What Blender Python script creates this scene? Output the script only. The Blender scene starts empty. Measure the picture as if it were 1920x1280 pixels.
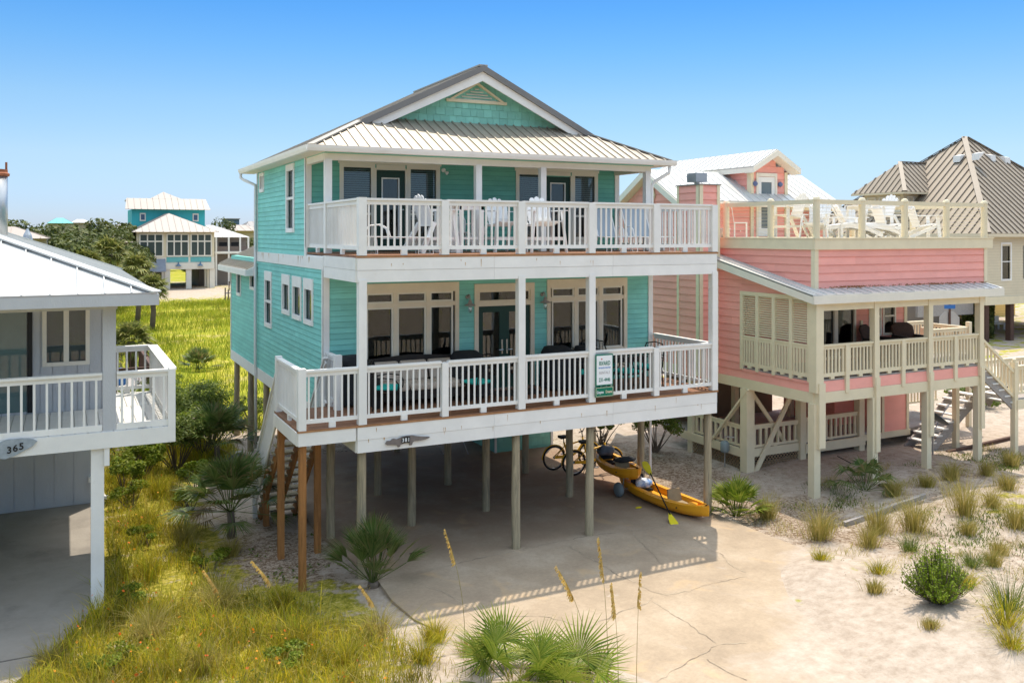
import bpy, bmesh, math, random
import numpy as np
from mathutils import Vector, Matrix
random.seed(7); RNG=np.random.default_rng(7)
R=math.radians
scene=bpy.context.scene
C=scene.collection
# ---------------------------------------------------------------- camera
cam=bpy.data.cameras.new('camera'); co=bpy.data.objects.new('camera',cam); C.objects.link(co)
co.location=(0,0,6.15); co.rotation_euler=(R(90),0,R(-26.6))
cam.sensor_width=36; cam.lens=31.44; cam.shift_y=-0.1042; cam.clip_start=.1; cam.clip_end=6000
scene.camera=co
# ---------------------------------------------------------------- light
SUN=Vector((1.8,2.15,6.9)).normalized()
el=math.asin(SUN.z); az=math.atan2(SUN.x,SUN.y)
w=bpy.data.worlds.new('World'); scene.world=w; w.use_nodes=True
nt=w.node_tree; bg=nt.nodes['Background']
sk=nt.nodes.new('ShaderNodeTexSky'); sk.sky_type='NISHITA'; sk.sun_disc=False
sk.sun_elevation=el; sk.sun_rotation=az; sk.air_density=1.0; sk.dust_density=0.25; sk.ozone_density=1.6; sk.altitude=0
bg.inputs[1].default_value=0.15
tcw=nt.nodes.new('ShaderNodeTexCoord'); sxw=nt.nodes.new('ShaderNodeSeparateXYZ'); nt.links.new(tcw.outputs['Generated'],sxw.inputs[0])
rw=nt.nodes.new('ShaderNodeValToRGB'); nt.links.new(sxw.outputs[2],rw.inputs[0])  # tint by elevation; zenith end raised and warmed beyond real sky as added fill
for i,(p,c) in enumerate(((0.0, (0.264, 0.33, 0.541)),(0.036, (0.277, 0.343, 0.515)),(0.083, (0.325, 0.375, 0.455)),(0.142, (0.29, 0.38, 0.45)),(0.2, (0.20, 0.355, 0.475)),(0.243, (0.145, 0.325, 0.485)),(0.27, (0.13, 0.30, 0.47)),(0.42, (2.0,1.5,1.05)),(0.6, (3.4, 2.5, 1.6)))):
    e=rw.color_ramp.elements[i] if i<2 else rw.color_ramp.elements.new(p); e.position=p; e.color=(*c,1)
mw=nt.nodes.new('ShaderNodeVectorMath'); mw.operation='MULTIPLY'; nt.links.new(sk.outputs[0],mw.inputs[0]); nt.links.new(rw.outputs[0],mw.inputs[1]); nt.links.new(mw.outputs[0],bg.inputs[0])
sl=bpy.data.lights.new('sun','SUN'); sl.energy=2.35; sl.angle=R(.5); sl.color=(1,.91,.77)
so=bpy.data.objects.new('sun',sl); C.objects.link(so); so.rotation_euler=SUN.to_track_quat('Z','Y').to_euler()
vs=scene.view_settings; vs.view_transform='Standard'; vs.look='None'; vs.exposure=1.05; vs.gamma=1
scene.cycles.max_bounces=8; scene.cycles.transparent_max_bounces=16
scene.cycles.sample_clamp_indirect=8
# ---------------------------------------------------------------- materials
MATS={}
def mat(name,col,rough=.6,var=.12,scale=3.,bump=0.,bscale=40.,metal=0.,spec=.3,col2=None,c2amt=.5,c2scale=1.5,stretch=(1,1,1),island=0.,trans=0.,c2lo=.5):
    m=bpy.data.materials.new(name); m.use_nodes=True; n=m.node_tree.nodes; l=m.node_tree.links
    b=n['Principled BSDF']; b.inputs['Roughness'].default_value=rough; b.inputs['Metallic'].default_value=metal
    b.inputs['Specular IOR Level'].default_value=spec
    tc=n.new('ShaderNodeTexCoord'); mp=n.new('ShaderNodeMapping'); mp.inputs['Scale'].default_value=stretch
    l.new(tc.outputs['Object'],mp.inputs[0])
    nz=n.new('ShaderNodeTexNoise'); nz.inputs['Scale'].default_value=scale; nz.inputs['Detail'].default_value=5; nz.inputs['Roughness'].default_value=.65
    l.new(mp.outputs[0],nz.inputs['Vector'])
    mr=n.new('ShaderNodeMapRange'); mr.inputs[1].default_value=.25; mr.inputs[2].default_value=.75; mr.inputs[3].default_value=1-var; mr.inputs[4].default_value=1+var*.6
    l.new(nz.outputs['Fac'],mr.inputs[0])
    base=None
    rgb=n.new('ShaderNodeRGB'); rgb.outputs[0].default_value=(*col,1); base=rgb.outputs[0]
    if col2:
        nz2=n.new('ShaderNodeTexNoise'); nz2.inputs['Scale'].default_value=c2scale; nz2.inputs['Detail'].default_value=7; nz2.inputs['Roughness'].default_value=.7
        l.new(mp.outputs[0],nz2.inputs['Vector'])
        r2=n.new('ShaderNodeMapRange'); r2.inputs[1].default_value=c2lo; r2.inputs[2].default_value=c2lo+.16; r2.inputs[4].default_value=c2amt
        l.new(nz2.outputs['Fac'],r2.inputs[0])
        mx=n.new('ShaderNodeMixRGB'); l.new(r2.outputs[0],mx.inputs[0]); l.new(base,mx.inputs[1]); mx.inputs[2].default_value=(*col2,1); base=mx.outputs[0]
    mul=n.new('ShaderNodeVectorMath'); mul.operation='SCALE'; l.new(base,mul.inputs[0]); l.new(mr.outputs[0],mul.inputs['Scale']); base=mul.outputs[0]
    if island:
        g=n.new('ShaderNodeNewGeometry'); m3=n.new('ShaderNodeMapRange'); m3.inputs[3].default_value=1-island; m3.inputs[4].default_value=1+island
        l.new(g.outputs['Random Per Island'],m3.inputs[0])
        mu=n.new('ShaderNodeVectorMath'); mu.operation='SCALE'; l.new(base,mu.inputs[0]); l.new(m3.outputs[0],mu.inputs['Scale']); base=mu.outputs[0]
    l.new(base,b.inputs['Base Color'])
    if bump:
        nb=n.new('ShaderNodeTexNoise'); nb.inputs['Scale'].default_value=bscale; nb.inputs['Detail'].default_value=4
        l.new(mp.outputs[0],nb.inputs['Vector'])
        bp=n.new('ShaderNodeBump'); bp.inputs['Strength'].default_value=bump; bp.inputs['Distance'].default_value=.02
        l.new(nb.outputs['Fac'],bp.inputs['Height']); l.new(bp.outputs[0],b.inputs['Normal'])
    if trans:
        tr=n.new('ShaderNodeBsdfTranslucent'); l.new(base,tr.inputs[0]); mxs=n.new('ShaderNodeMixShader'); mxs.inputs[0].default_value=trans
        l.new(b.outputs[0],mxs.inputs[1]); l.new(tr.outputs[0],mxs.inputs[2]); l.new(mxs.outputs[0],n['Material Output'].inputs[0])
    MATS[name]=m; return m
def leafmat(name,cols,rough=.55,trans=.35,var=.3,ns=.8):
    m=bpy.data.materials.new(name); m.use_nodes=True; n=m.node_tree.nodes; l=m.node_tree.links
    b=n['Principled BSDF']; b.inputs['Roughness'].default_value=rough; b.inputs['Specular IOR Level'].default_value=.25
    g=n.new('ShaderNodeNewGeometry'); cr=n.new('ShaderNodeValToRGB')
    cr.color_ramp.elements[0].color=(*cols[0],1); cr.color_ramp.elements[1].color=(*cols[-1],1)
    for i,c in enumerate(cols[1:-1]): e=cr.color_ramp.elements.new((i+1)/(len(cols)-1)); e.color=(*c,1)
    l.new(g.outputs['Random Per Island'],cr.inputs[0])
    tc=n.new('ShaderNodeTexCoord'); nz=n.new('ShaderNodeTexNoise'); nz.inputs['Scale'].default_value=ns; nz.inputs['Detail'].default_value=4
    l.new(tc.outputs['Object'],nz.inputs['Vector'])
    mr=n.new('ShaderNodeMapRange'); mr.inputs[1].default_value=.3; mr.inputs[2].default_value=.7; mr.inputs[3].default_value=1-var; mr.inputs[4].default_value=1+var
    l.new(nz.outputs['Fac'],mr.inputs[0])
    mu=n.new('ShaderNodeVectorMath'); mu.operation='SCALE'; l.new(cr.outputs[0],mu.inputs[0]); l.new(mr.outputs[0],mu.inputs['Scale'])
    l.new(mu.outputs[0],b.inputs['Base Color'])
    tr=n.new('ShaderNodeBsdfTranslucent'); l.new(mu.outputs[0],tr.inputs[0]); mx=n.new('ShaderNodeMixShader'); mx.inputs[0].default_value=trans
    l.new(b.outputs[0],mx.inputs[1]); l.new(tr.outputs[0],mx.inputs[2]); l.new(mx.outputs[0],n['Material Output'].inputs[0])
    MATS[name]=m; return m
def glassmat(name,tint=(.75,.8,.8),refl=.16,fres=.75):
    m=bpy.data.materials.new(name); m.use_nodes=True; n=m.node_tree.nodes; l=m.node_tree.links
    for x in list(n):
        if x.type=='BSDF_PRINCIPLED': n.remove(x)
    t=n.new('ShaderNodeBsdfTransparent'); t.inputs[0].default_value=(*tint,1)
    g=n.new('ShaderNodeBsdfGlossy'); g.inputs['Roughness'].default_value=.01; g.inputs[0].default_value=(.95,.97,1,1)
    lw=n.new('ShaderNodeLayerWeight'); lw.inputs[0].default_value=.35
    mr=n.new('ShaderNodeMapRange'); mr.inputs[3].default_value=refl; mr.inputs[4].default_value=refl+fres
    l.new(lw.outputs['Fresnel'],mr.inputs[0])
    nz=n.new('ShaderNodeTexNoise'); nz.inputs['Scale'].default_value=1.3; bp=n.new('ShaderNodeBump'); bp.inputs['Strength'].default_value=.06; bp.inputs['Distance'].default_value=.05
    tc=n.new('ShaderNodeTexCoord'); l.new(tc.outputs['Object'],nz.inputs['Vector']); l.new(nz.outputs['Fac'],bp.inputs['Height']); l.new(bp.outputs[0],g.inputs['Normal'])
    mx=n.new('ShaderNodeMixShader'); l.new(mr.outputs[0],mx.inputs[0]); l.new(t.outputs[0],mx.inputs[1]); l.new(g.outputs[0],mx.inputs[2])
    l.new(mx.outputs[0],n['Material Output'].inputs[0]); MATS[name]=m; return m
white=mat('white paint',(.80,.785,.75),.5,.08,2.2,.15,60,island=.035,col2=(.62,.55,.43),c2amt=.35,c2scale=5,c2lo=.62)
whiteold=mat('weathered white paint',(.74,.735,.72),.6,.1,3,.2,60,col2=(.5,.46,.4),c2amt=.5,c2scale=7,c2lo=.6)
cream=mat('cream trim paint',(.76,.665,.47),.55,.08,2.5,.15,60,col2=(.5,.42,.3),c2amt=.3,c2scale=5,c2lo=.6)
wtrim=mat('warm white trim paint',(.78,.73,.63),.5,.07,2.5,.1,60)
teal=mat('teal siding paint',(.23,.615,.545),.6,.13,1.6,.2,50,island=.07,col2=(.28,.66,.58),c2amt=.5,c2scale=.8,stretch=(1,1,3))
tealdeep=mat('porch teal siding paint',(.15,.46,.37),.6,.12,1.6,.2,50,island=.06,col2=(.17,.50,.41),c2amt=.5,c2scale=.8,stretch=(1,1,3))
tealsh=mat('teal shingle paint',(.24,.56,.46),.65,.14,3,.2,50,island=.12)
aqua=mat('bright aqua siding paint',(.05,.42,.45),.6,.1,1)
pink=mat('coral pink siding paint',(.90,.40,.335),.6,.09,1.5,.2,50,island=.06,col2=(.86,.36,.305),c2amt=.5,c2scale=.8,stretch=(1,1,3))
creamsd=mat('pale cream siding paint',(.66,.58,.42),.6,.07,1.5)
yellowsd=mat('yellow siding paint',(.72,.48,.16),.6,.07,1.5)
greysd=mat('light grey vertical siding',(.50,.51,.53),.65,.08,2,.2,40,stretch=(1,1,.4))
metalroof=mat('galvanised ribbed roof metal',(.39,.34,.275),.42,.14,1.2,metal=.35,spec=.5,col2=(.36,.31,.25),c2amt=.6,c2scale=.9,stretch=(1,.4,1))
whiteroof=mat('white standing seam roof metal',(.56,.56,.54),.4,.06,1,metal=.1,spec=.5)
greyrib=mat('dark rake metal',(.22,.21,.20),.5,.1,2,metal=.3)  # plain dark grey metal for the rake edges and chimney cap
tanroof=mat('tan standing seam roof metal',(.30,.25,.19),.45,.08,1,metal=.2)
brownseam=mat('shaded roof seam metal',(.13,.105,.09),.5,.1,1,metal=.2)
deckwood=mat('reddish deck boards',(.25,.115,.06),.6,.25,3,.3,60,col2=(.33,.19,.11),c2amt=.6,c2scale=2,stretch=(1,8,1),island=.18)
deckwhite=mat('painted deck boards',(.72,.71,.68),.6,.1,3,island=.05)
edgewood=mat('bare deck edge wood',(.40,.20,.09),.7,.3,6,.2,50)
brownpost=mat('brown stained timber',(.36,.16,.05),.65,.35,4,.35,40,stretch=(6,6,.5),col2=(.13,.055,.02),c2amt=.6)
pile=mat('weathered grey green pile timber',(.42,.35,.23),.8,.3,5,.5,40,stretch=(7,7,.5),col2=(.17,.16,.12),c2amt=.8,c2scale=2)
concrete=None
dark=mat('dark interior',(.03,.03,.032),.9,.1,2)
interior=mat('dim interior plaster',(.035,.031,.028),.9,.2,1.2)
blind=mat('white window blind',(.62,.66,.70),.6,.03,2)
doorgreen=mat('dark green door paint',(.012,.05,.04),.45,.1,2)
blackmetal=mat('black metal',(.02,.02,.022),.45,.1,3,metal=.3)
galv=mat('galvanised metal',(.45,.46,.47),.35,.1,3,metal=.8)
steel=mat('polished steel',(.6,.6,.58),.25,.05,3,metal=1)
wicker=mat('dark wicker',(.035,.03,.028),.8,.3,30,.6,90)
blackcloth=mat('black cover cloth',(.022,.024,.028),.85,.2,5,.5,12)
beige=mat('beige cushion fabric',(.50,.42,.35),.9,.08,5,.3,60)
tealcush=mat('teal cushion fabric',(.02,.42,.36),.9,.08,5,.2,60)
whiteplastic=mat('white furniture plastic',(.80,.79,.77),.45,.04,3)
sling=mat('blue grey sling fabric',(.35,.40,.45),.8,.08,4)
yellowp=mat('orange yellow kayak plastic',(.80,.36,.015),.42,.12,3,spec=.4,col2=(.70,.27,.01),c2amt=.5)
bikeyellow=mat('yellow bicycle paint',(.90,.50,.02),.35,.1,4,spec=.5)
yellowb=mat('yellow paddle plastic',(.68,.55,.01),.45,.08,4)
rubber=mat('black rubber',(.015,.015,.015),.8,.1,5)
greytyre=mat('grey balloon tyre',(.17,.20,.21),.7,.1,5)
tan=mat('tan canvas',(.33,.25,.15),.9,.2,9)
bluecloth=mat('blue cloth',(.05,.18,.5),.9,.1,9)
greenpaint=mat('green sign paint',(.0,.17,.10),.5,.04,2)
signwhite=mat('white sign face',(.82,.84,.84),.5,.02,2)
red=mat('red paint',(.55,.03,.02),.5,.02,2); bluep=mat('blue paint',(.03,.2,.55),.5,.02,2); orangep=mat('orange paint',(.75,.3,.03),.5,.02,2); greyp=mat('grey lettering',(.45,.42,.42),.6,.02,2)
drift=mat('driftwood',(.36,.33,.31),.85,.3,7,.4,40,stretch=(1,4,4))
gatorw=mat('carved grey wood',(.20,.17,.155),.85,.25,12,.4,60)
brick=mat('pink brick paving',(.56,.36,.28),.85,.15,2,.2,20)
roadm=mat('pale road asphalt',(.44,.43,.42),.9,.08,.8)
lattw=mat('tan lattice wood',(.36,.25,.15),.8,.15,4)
brownwood=mat('dark brown deck wood',(.10,.055,.04),.8,.2,4)
glass=glassmat('window glass',(.6,.66,.66),refl=.035,fres=.5)
glassd=glassmat('dark window glass',(.25,.33,.35),refl=.08,fres=.6)
palmleaf=leafmat('palm frond green',[(.05,.10,.02),(.10,.15,.03),(.19,.22,.07),(.08,.13,.03),(.30,.22,.10)],.4,.3)
palmtip=leafmat('palm frond dry',[(.25,.19,.09),(.32,.22,.10)],.6,.2)
yucca=leafmat('bright palm green',[(.08,.14,.012),(.16,.22,.015),(.26,.28,.04),(.11,.18,.015)],.6,.35)
treeleaf=leafmat('live oak foliage',[(.045,.065,.015),(.08,.10,.02),(.13,.145,.03)],.6,.2,.35)
shrubleaf=leafmat('shrub foliage',[(.07,.11,.02),(.12,.17,.025),(.20,.23,.04)],.6,.35,.3)
bushleaf=leafmat('bright bush foliage',[(.13,.20,.01),(.20,.29,.015),(.30,.37,.03)],.5,.4)
grassm=leafmat('yellow green grass',[(.20,.24,.012),(.40,.37,.015),(.62,.46,.04),(.17,.22,.015),(.44,.30,.06)],.7,.4,.55,2.2)
meadowm=leafmat('meadow grass',[(.15,.20,.012),(.23,.29,.015),(.36,.33,.03),(.16,.23,.015)],.7,.4,.5,.45)
drygrass=leafmat('dry dune grass',[(.22,.23,.04),(.38,.31,.07),(.56,.44,.16),(.28,.26,.06)],.7,.35)
seaoat=leafmat('sea oat seed',[(.60,.40,.10),(.78,.56,.20)],.7,.4)
stalk=leafmat('dry stalk',[(.28,.26,.08),(.38,.30,.10)],.7,.3)
flowerm=leafmat('orange flower petals',[(.75,.10,.02),(.8,.25,.02),(.8,.45,.04)],.6,.3)
bark=mat('grey brown bark',(.14,.11,.085),.9,.3,6,.5,30,stretch=(1,1,.4))
def lapshadowmat(m):  # darkened siding colour for the shadow line painted under each lap
    k='lap shadow line of '+m.name
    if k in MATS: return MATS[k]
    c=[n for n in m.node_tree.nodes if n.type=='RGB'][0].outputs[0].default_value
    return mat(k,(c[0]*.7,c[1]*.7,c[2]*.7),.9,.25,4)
# ---------------------------------------------------------------- mesh builder
class MB:
    def __init__(s,joint=False): s.v=[]; s.f=[]; s.c=[]; s.joint=None  # joint: mesh of the shadow lines painted under the siding laps
    def add(s,vs,fs):
        o=len(s.v); s.c.append((o,len(s.f))); s.v+= [tuple(x) for x in vs]; s.f+= [tuple(o+i for i in f) for f in fs]
    def box(s,x0,x1,y0,y1,z0,z1):
        s.add([(x0,y0,z0),(x1,y0,z0),(x1,y1,z0),(x0,y1,z0),(x0,y0,z1),(x1,y0,z1),(x1,y1,z1),(x0,y1,z1)],
              [(0,3,2,1),(4,5,6,7),(0,1,5,4),(1,2,6,5),(2,3,7,6),(3,0,4,7)]); return s
    def fbox(s,F,u0,u1,n0,n1,z0,z1):
        O,U,N=F
        P=[O+U*u+N*n+Vector((0,0,z)) for z in (z0,z1) for u,n in ((u0,n0),(u1,n0),(u1,n1),(u0,n1))]
        s.add(P,[(0,3,2,1),(4,5,6,7),(0,1,5,4),(1,2,6,5),(2,3,7,6),(3,0,4,7)]); return s
    def beam(s,p,q,w,h,up=(0,0,1)):
        p=Vector(p);q=Vector(q);d=(q-p).normalized();u=Vector(up)
        x=d.cross(u)
        if x.length<1e-4: x=d.cross(Vector((1,0,0)))
        x.normalize(); y=x.cross(d).normalized()
        P=[c+x*a*w/2+y*b*h/2 for c in (p,q) for a,b in ((-1,-1),(1,-1),(1,1),(-1,1))]
        s.add(P,[(0,3,2,1),(4,5,6,7),(0,1,5,4),(1,2,6,5),(2,3,7,6),(3,0,4,7)]); return s
    def tube(s,pts,r,n=8,cap=True):
        pts=[Vector(p) for p in pts]; rs=r if isinstance(r,(list,tuple)) else [r]*len(pts)
        V=[];prev=None
        for i,p in enumerate(pts):
            d=(pts[min(i+1,len(pts)-1)]-pts[max(i-1,0)]).normalized()
            if prev is None:
                a=Vector((0,0,1)) if abs(d.z)<.9 else Vector((1,0,0)); x=d.cross(a).normalized()
            else: x=(prev-d*prev.dot(d)).normalized()
            prev=x; y=d.cross(x)
            for k in range(n): t=2*math.pi*k/n; V.append(p+(x*math.cos(t)+y*math.sin(t))*rs[i])
        F=[(i*n+k,i*n+(k+1)%n,(i+1)*n+(k+1)%n,(i+1)*n+k) for i in range(len(pts)-1) for k in range(n)]
        if cap: F+= [tuple(reversed(range(n))),tuple(range((len(pts)-1)*n,len(pts)*n))]
        s.add(V,F); return s
    def lathe(s,c,prof,n=16,ax=(0,0,1)):
        c=Vector(c);A=Vector(ax).normalized(); X=A.cross(Vector((0,1,0)) if abs(A.y)<.9 else Vector((1,0,0))).normalized(); Y=A.cross(X)
        V=[c+A*h+(X*math.cos(2*math.pi*k/n)+Y*math.sin(2*math.pi*k/n))*r for r,h in prof for k in range(n)]
        m=len(prof)
        F=[(i*n+k,i*n+(k+1)%n,(i+1)*n+(k+1)%n,(i+1)*n+k) for i in range(m-1) for k in range(n)]
        s.add(V,F+[tuple(reversed(range(n))),tuple(range((m-1)*n,m*n))]); return s
    def prism(s,pts,ext):
        pts=[Vector(p) for p in pts]; e=Vector(ext); n=len(pts)
        s.add(pts+[p+e for p in pts],[tuple(reversed(range(n))),tuple(range(n,2*n))]+[(i,(i+1)%n,n+(i+1)%n,n+i) for i in range(n)]); return s
    def build(s,name,m,parent=None,smooth=False,recalc=True,bevel=0,xf=None,split=False):
        if split or name in ('corner_board','corner_post','ridge_cap','hip_cap','diagonal_brace','stringer','apron','dormer_corner_board','carry_toggle','storey_band','roof_vent','stair_stringer','lower_stair_stringer'):
            if len(s.c)>1:
                ends=s.c[1:]+[(len(s.v),len(s.f))]; o=None
                for (a,fa),(b,fb) in zip(s.c,ends):
                    q=MB(); q.add(s.v[a:b],[tuple(i-a for i in f) for f in s.f[fa:fb]]); o=q.build(name,m,parent,smooth,recalc,bevel,xf)
                return o
        me=bpy.data.meshes.new(name); off=Vector((0,0,0))
        if parent is not None:
            p=parent
            while p: off+=p.location; p=p.parent
        V=[Vector(v)-off for v in s.v] if xf is None else [xf@Vector(v)-off for v in s.v]
        me.from_pydata(V,[],s.f)
        if recalc:
            bm=bmesh.new(); bm.from_mesh(me); bmesh.ops.recalc_face_normals(bm,faces=bm.faces[:]); bm.to_mesh(me); bm.free()
        if smooth: me.polygons.foreach_set('use_smooth',[True]*len(me.polygons))
        me.materials.append(m); o=bpy.data.objects.new(name,me); C.objects.link(o)
        if parent is not None: o.parent=parent
        if bevel:
            b=o.modifiers.new('b','BEVEL'); b.width=bevel; b.segments=2; b.limit_method='ANGLE'
        if s.joint is not None and s.joint.v: s.joint.build('lap_shadow_line',lapshadowmat(m),o,recalc=False)
        return o
def thing(name,label,cat,loc=(0,0,0),group=None,rz=0):
    o=bpy.data.objects.new(name,None); C.objects.link(o); o.location=loc; o.rotation_euler=(0,0,rz); o.empty_display_size=.2
    o['label']=label; o['category']=cat
    if group: o['group']=group
    return o
def tag(o,label,cat,group=None,kind=None):
    if label: o['label']=label
    if cat: o['category']=cat
    if group: o['group']=group
    if kind: o['kind']=kind
    return o
def copy_tree(o,parent=None):
    c=o.copy(); C.objects.link(c); c.parent=parent
    for ch in list(o.children): copy_tree(ch,c)
    return c
def put(o,loc,rz=0,label=None,group=None,sc=None):
    o.location=loc; o.rotation_euler=(0,0,rz)
    if label:o['label']=label
    if group:o['group']=group
    if sc: o.scale=(sc,sc,sc)
    return o
def fr(o,u,n): return (Vector(o),Vector(u),Vector(n))
def text(body,size,loc,m,parent,name='lettering',rot=(R(90),0,0),align='CENTER',ext=.002,sx=1.,shear=0.,bold=0.):
    cu=bpy.data.curves.new(name,'FONT'); cu.body=body; cu.size=size; cu.align_x=align; cu.extrude=ext; cu.shear=shear; cu.offset=bold
    cu.materials.append(m); o=bpy.data.objects.new(name,cu); C.objects.link(o); o.parent=parent
    off=Vector((0,0,0)); p=parent
    while p: off+=p.location; p=p.parent
    me=bpy.data.meshes.new_from_object(o); o2=bpy.data.objects.new(name,me); bpy.data.objects.remove(o); bpy.data.curves.remove(cu); C.objects.link(o2); o2.parent=parent
    if not me.materials: me.materials.append(m)
    o=o2; o.location=Vector(loc)-off; o.rotation_euler=rot; o.scale=(sx,1,1); return o
# ---- siding wall with holes -------------------------------------------------
def siding(mb,F,u0,u1,z0,z1,course,holes=(),lip=.011,top=None):
    """lap courses; top(u)->z limits a sloped top, holes are (ua,ub,za,zb)"""
    O,U,N=F
    if mb.joint is None: mb.joint=MB()  # collects the painted lap shadow strips
    k=0; z=z0
    while z<z1-1e-4:
        zt=min(z+course,z1); cuts=sorted({z,zt}|{h for H in holes for h in (H[2],H[3]) if z<h<zt})
        for a,b in zip(cuts[:-1],cuts[1:]):
            zm=(a+b)/2; iv=[(u0,u1)]
            if top:
                lo,hi=None,None
                for i in range(121):
                    u=u0+(u1-u0)*i/120
                    if top(u)>=b: lo=u if lo is None else lo; hi=u
                if lo is None: continue
                iv=[(lo,hi)]
            for H in holes:
                if H[2]<zm<H[3]:
                    niv=[]
                    for (p,q) in iv:
                        if H[1]<=p or H[0]>=q: niv.append((p,q))
                        else:
                            if H[0]>p: niv.append((p,H[0]))
                            if H[1]<q: niv.append((H[1],q))
                    iv=niv
            fa=lip*(1-(a-z)/course); fb=lip*(1-(b-z)/course)
            rs_=random.Random(int(z*977)); off_=rs_.uniform(0,3.6); nv=[]
            for p,q in iv:
                cs=[p]+[c_ for c_ in (off_+3.66*k_-40 for k_ in range(40)) if p+.25<c_<q-.25]+[q]
                nv+=[(c0+(.002 if i_ else 0),c1-(.002 if i_<len(cs)-2 else 0)) for i_,(c0,c1) in enumerate(zip(cs[:-1],cs[1:]))]
            for p,q in nv:
                P=[O+U*p+N*fa+Vector((0,0,a)),O+U*q+N*fa+Vector((0,0,a)),O+U*q+N*fb+Vector((0,0,b)),O+U*p+N*fb+Vector((0,0,b))]
                mb.add(P,[(0,1,2,3)])
                if a==z:
                    mb.add([P[0],P[1],P[1]-N*(lip+.004),P[0]-N*(lip+.004)],[(3,2,1,0)])
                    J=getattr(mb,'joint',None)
                    if J is not None: J.add([P[0]+N*.0015,P[1]+N*.0015,P[1]+N*.0012+Vector((0,0,.008)),P[0]+N*.0012+Vector((0,0,.008))],[(0,1,2,3)])  # thin darker strip paints the shadow line along the course's lower edge
        z=zt
def backing(F,u0,u1,z0,z1,holes,t=.12):
    """wall slab behind siding, built of boxes round the holes"""
    mb=MB(); cuts=sorted({z0,z1}|{max(z0,min(z1,h)) for H in holes for h in (H[2],H[3])})
    for a,b in zip(cuts[:-1],cuts[1:]):
        if b-a<1e-4: continue
        zm=(a+b)/2; iv=[(u0,u1)]
        for H in holes:
            if H[2]<zm<H[3]:
                iv=[s for (p,q) in iv for s in (((p,q),) if (H[1]<=p or H[0]>=q) else tuple(x for x in ((p,H[0]),(H[1],q)) if x[1]-x[0]>1e-4))]
        for p,q in iv: mb.fbox(F,p,q,-t,-.003,a,b)
    return mb
def window(parent,F,u0,u1,z0,z1,fw=.08,mull=(),rails=(),proud=.03,hole=True,g=None,trim=None,inm=None,blinds=False,name='window',headw=None,label=None,depth=.5,bar=.05,hb=None):
    """outer u0..z1 is the trim; mull = u positions of vertical bars, rails = z positions"""
    tr=trim or wtrim; g=g or glass
    m=MB(); hw=headw or fw
    m.fbox(F,u0,u0+fw,-.02,proud,z0,z1); m.fbox(F,u1-fw,u1,-.02,proud,z0,z1)
    m.fbox(F,u0+fw,u1-fw,-.02,proud,z1-hw,z1); m.fbox(F,u0+fw,u1-fw,-.02,proud+.015,z0,z0+fw)
    for a in mull: m.fbox(F,a-bar/2,a+bar/2,-.03,proud-.004,z0+fw,z1-hw)
    for r in rails:
        b=(hb or bar)
        m.fbox(F,u0+fw,u1-fw,-.028,proud-.008,r-b/2,r+b/2)
    w=m.build(name,tr,parent)
    if label: w['label']=label
    p=MB(); p.fbox(F,u0+fw-.01,u1-fw+.01,-.045,-.035,z0+fw-.01,z1-hw+.01); p.build('pane',g,w)
    if hole:
        b=MB(); O,U,N=F
        a0,a1,c0,c1=u0+fw-.02,u1-fw+.02,z0+fw-.02,z1-hw+.02
        P=lambda u,n,z:O+U*u+N*n+Vector((0,0,z))
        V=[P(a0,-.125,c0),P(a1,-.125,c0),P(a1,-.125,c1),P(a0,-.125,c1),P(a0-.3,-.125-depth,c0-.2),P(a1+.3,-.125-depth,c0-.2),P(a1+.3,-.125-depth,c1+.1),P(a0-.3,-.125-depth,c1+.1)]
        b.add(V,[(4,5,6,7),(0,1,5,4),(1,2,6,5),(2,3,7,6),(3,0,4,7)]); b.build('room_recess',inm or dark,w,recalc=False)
    if blinds:
        bl=MB(); z=(blinds if not isinstance(blinds,bool) else z0+fw)
        while z<z1-hw:
            bl.fbox(F,u0+fw,u1-fw,-.085,-.065,z,z+.036); z+=.05
        bl.build('blind',blind,w)
    return w
def holeof(u0,u1,z0,z1,fw=.08,hw=None): return (u0+fw*.5,u1-fw*.5,z0+fw*.5,z1-(hw or fw)*.5)
# ---- roofs ------------------------------------------------------------------
def roof_face(pm,rm,pts,edir,sp,rw=.03,rh=.025,thick=.04,off=0.):
    pts=[Vector(p) for p in pts]; e=Vector(edir).normalized()
    n=None
    for i in range(1,len(pts)-1):
        c=(pts[i]-pts[0]).cross(pts[i+1]-pts[0])
        if c.length>1e-6: n=c.normalized(); break
    if n.z<0: n=-n
    s=n.cross(e).normalized()
    pm.prism(pts,-n*thick)
    o=pts[0]; Q=[((p-o).dot(e),(p-o).dot(s)) for p in pts]
    emin=min(q[0] for q in Q); emax=max(q[0] for q in Q)
    t=emin+sp*.5+off
    while t<emax:
        hit=[]
        for a,b in zip(Q,Q[1:]+Q[:1]):
            if (a[0]-t)*(b[0]-t)<0: k=(t-a[0])/(b[0]-a[0]); hit.append(a[1]+k*(b[1]-a[1]))
        if len(hit)>=2 and max(hit)-min(hit)>.05:
            A=o+e*t+s*min(hit)+n*(rh/2); B=o+e*t+s*max(hit)+n*(rh/2)
            rm.beam(A,B,rw,rh+.004,up=n)
        t+=sp
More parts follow.
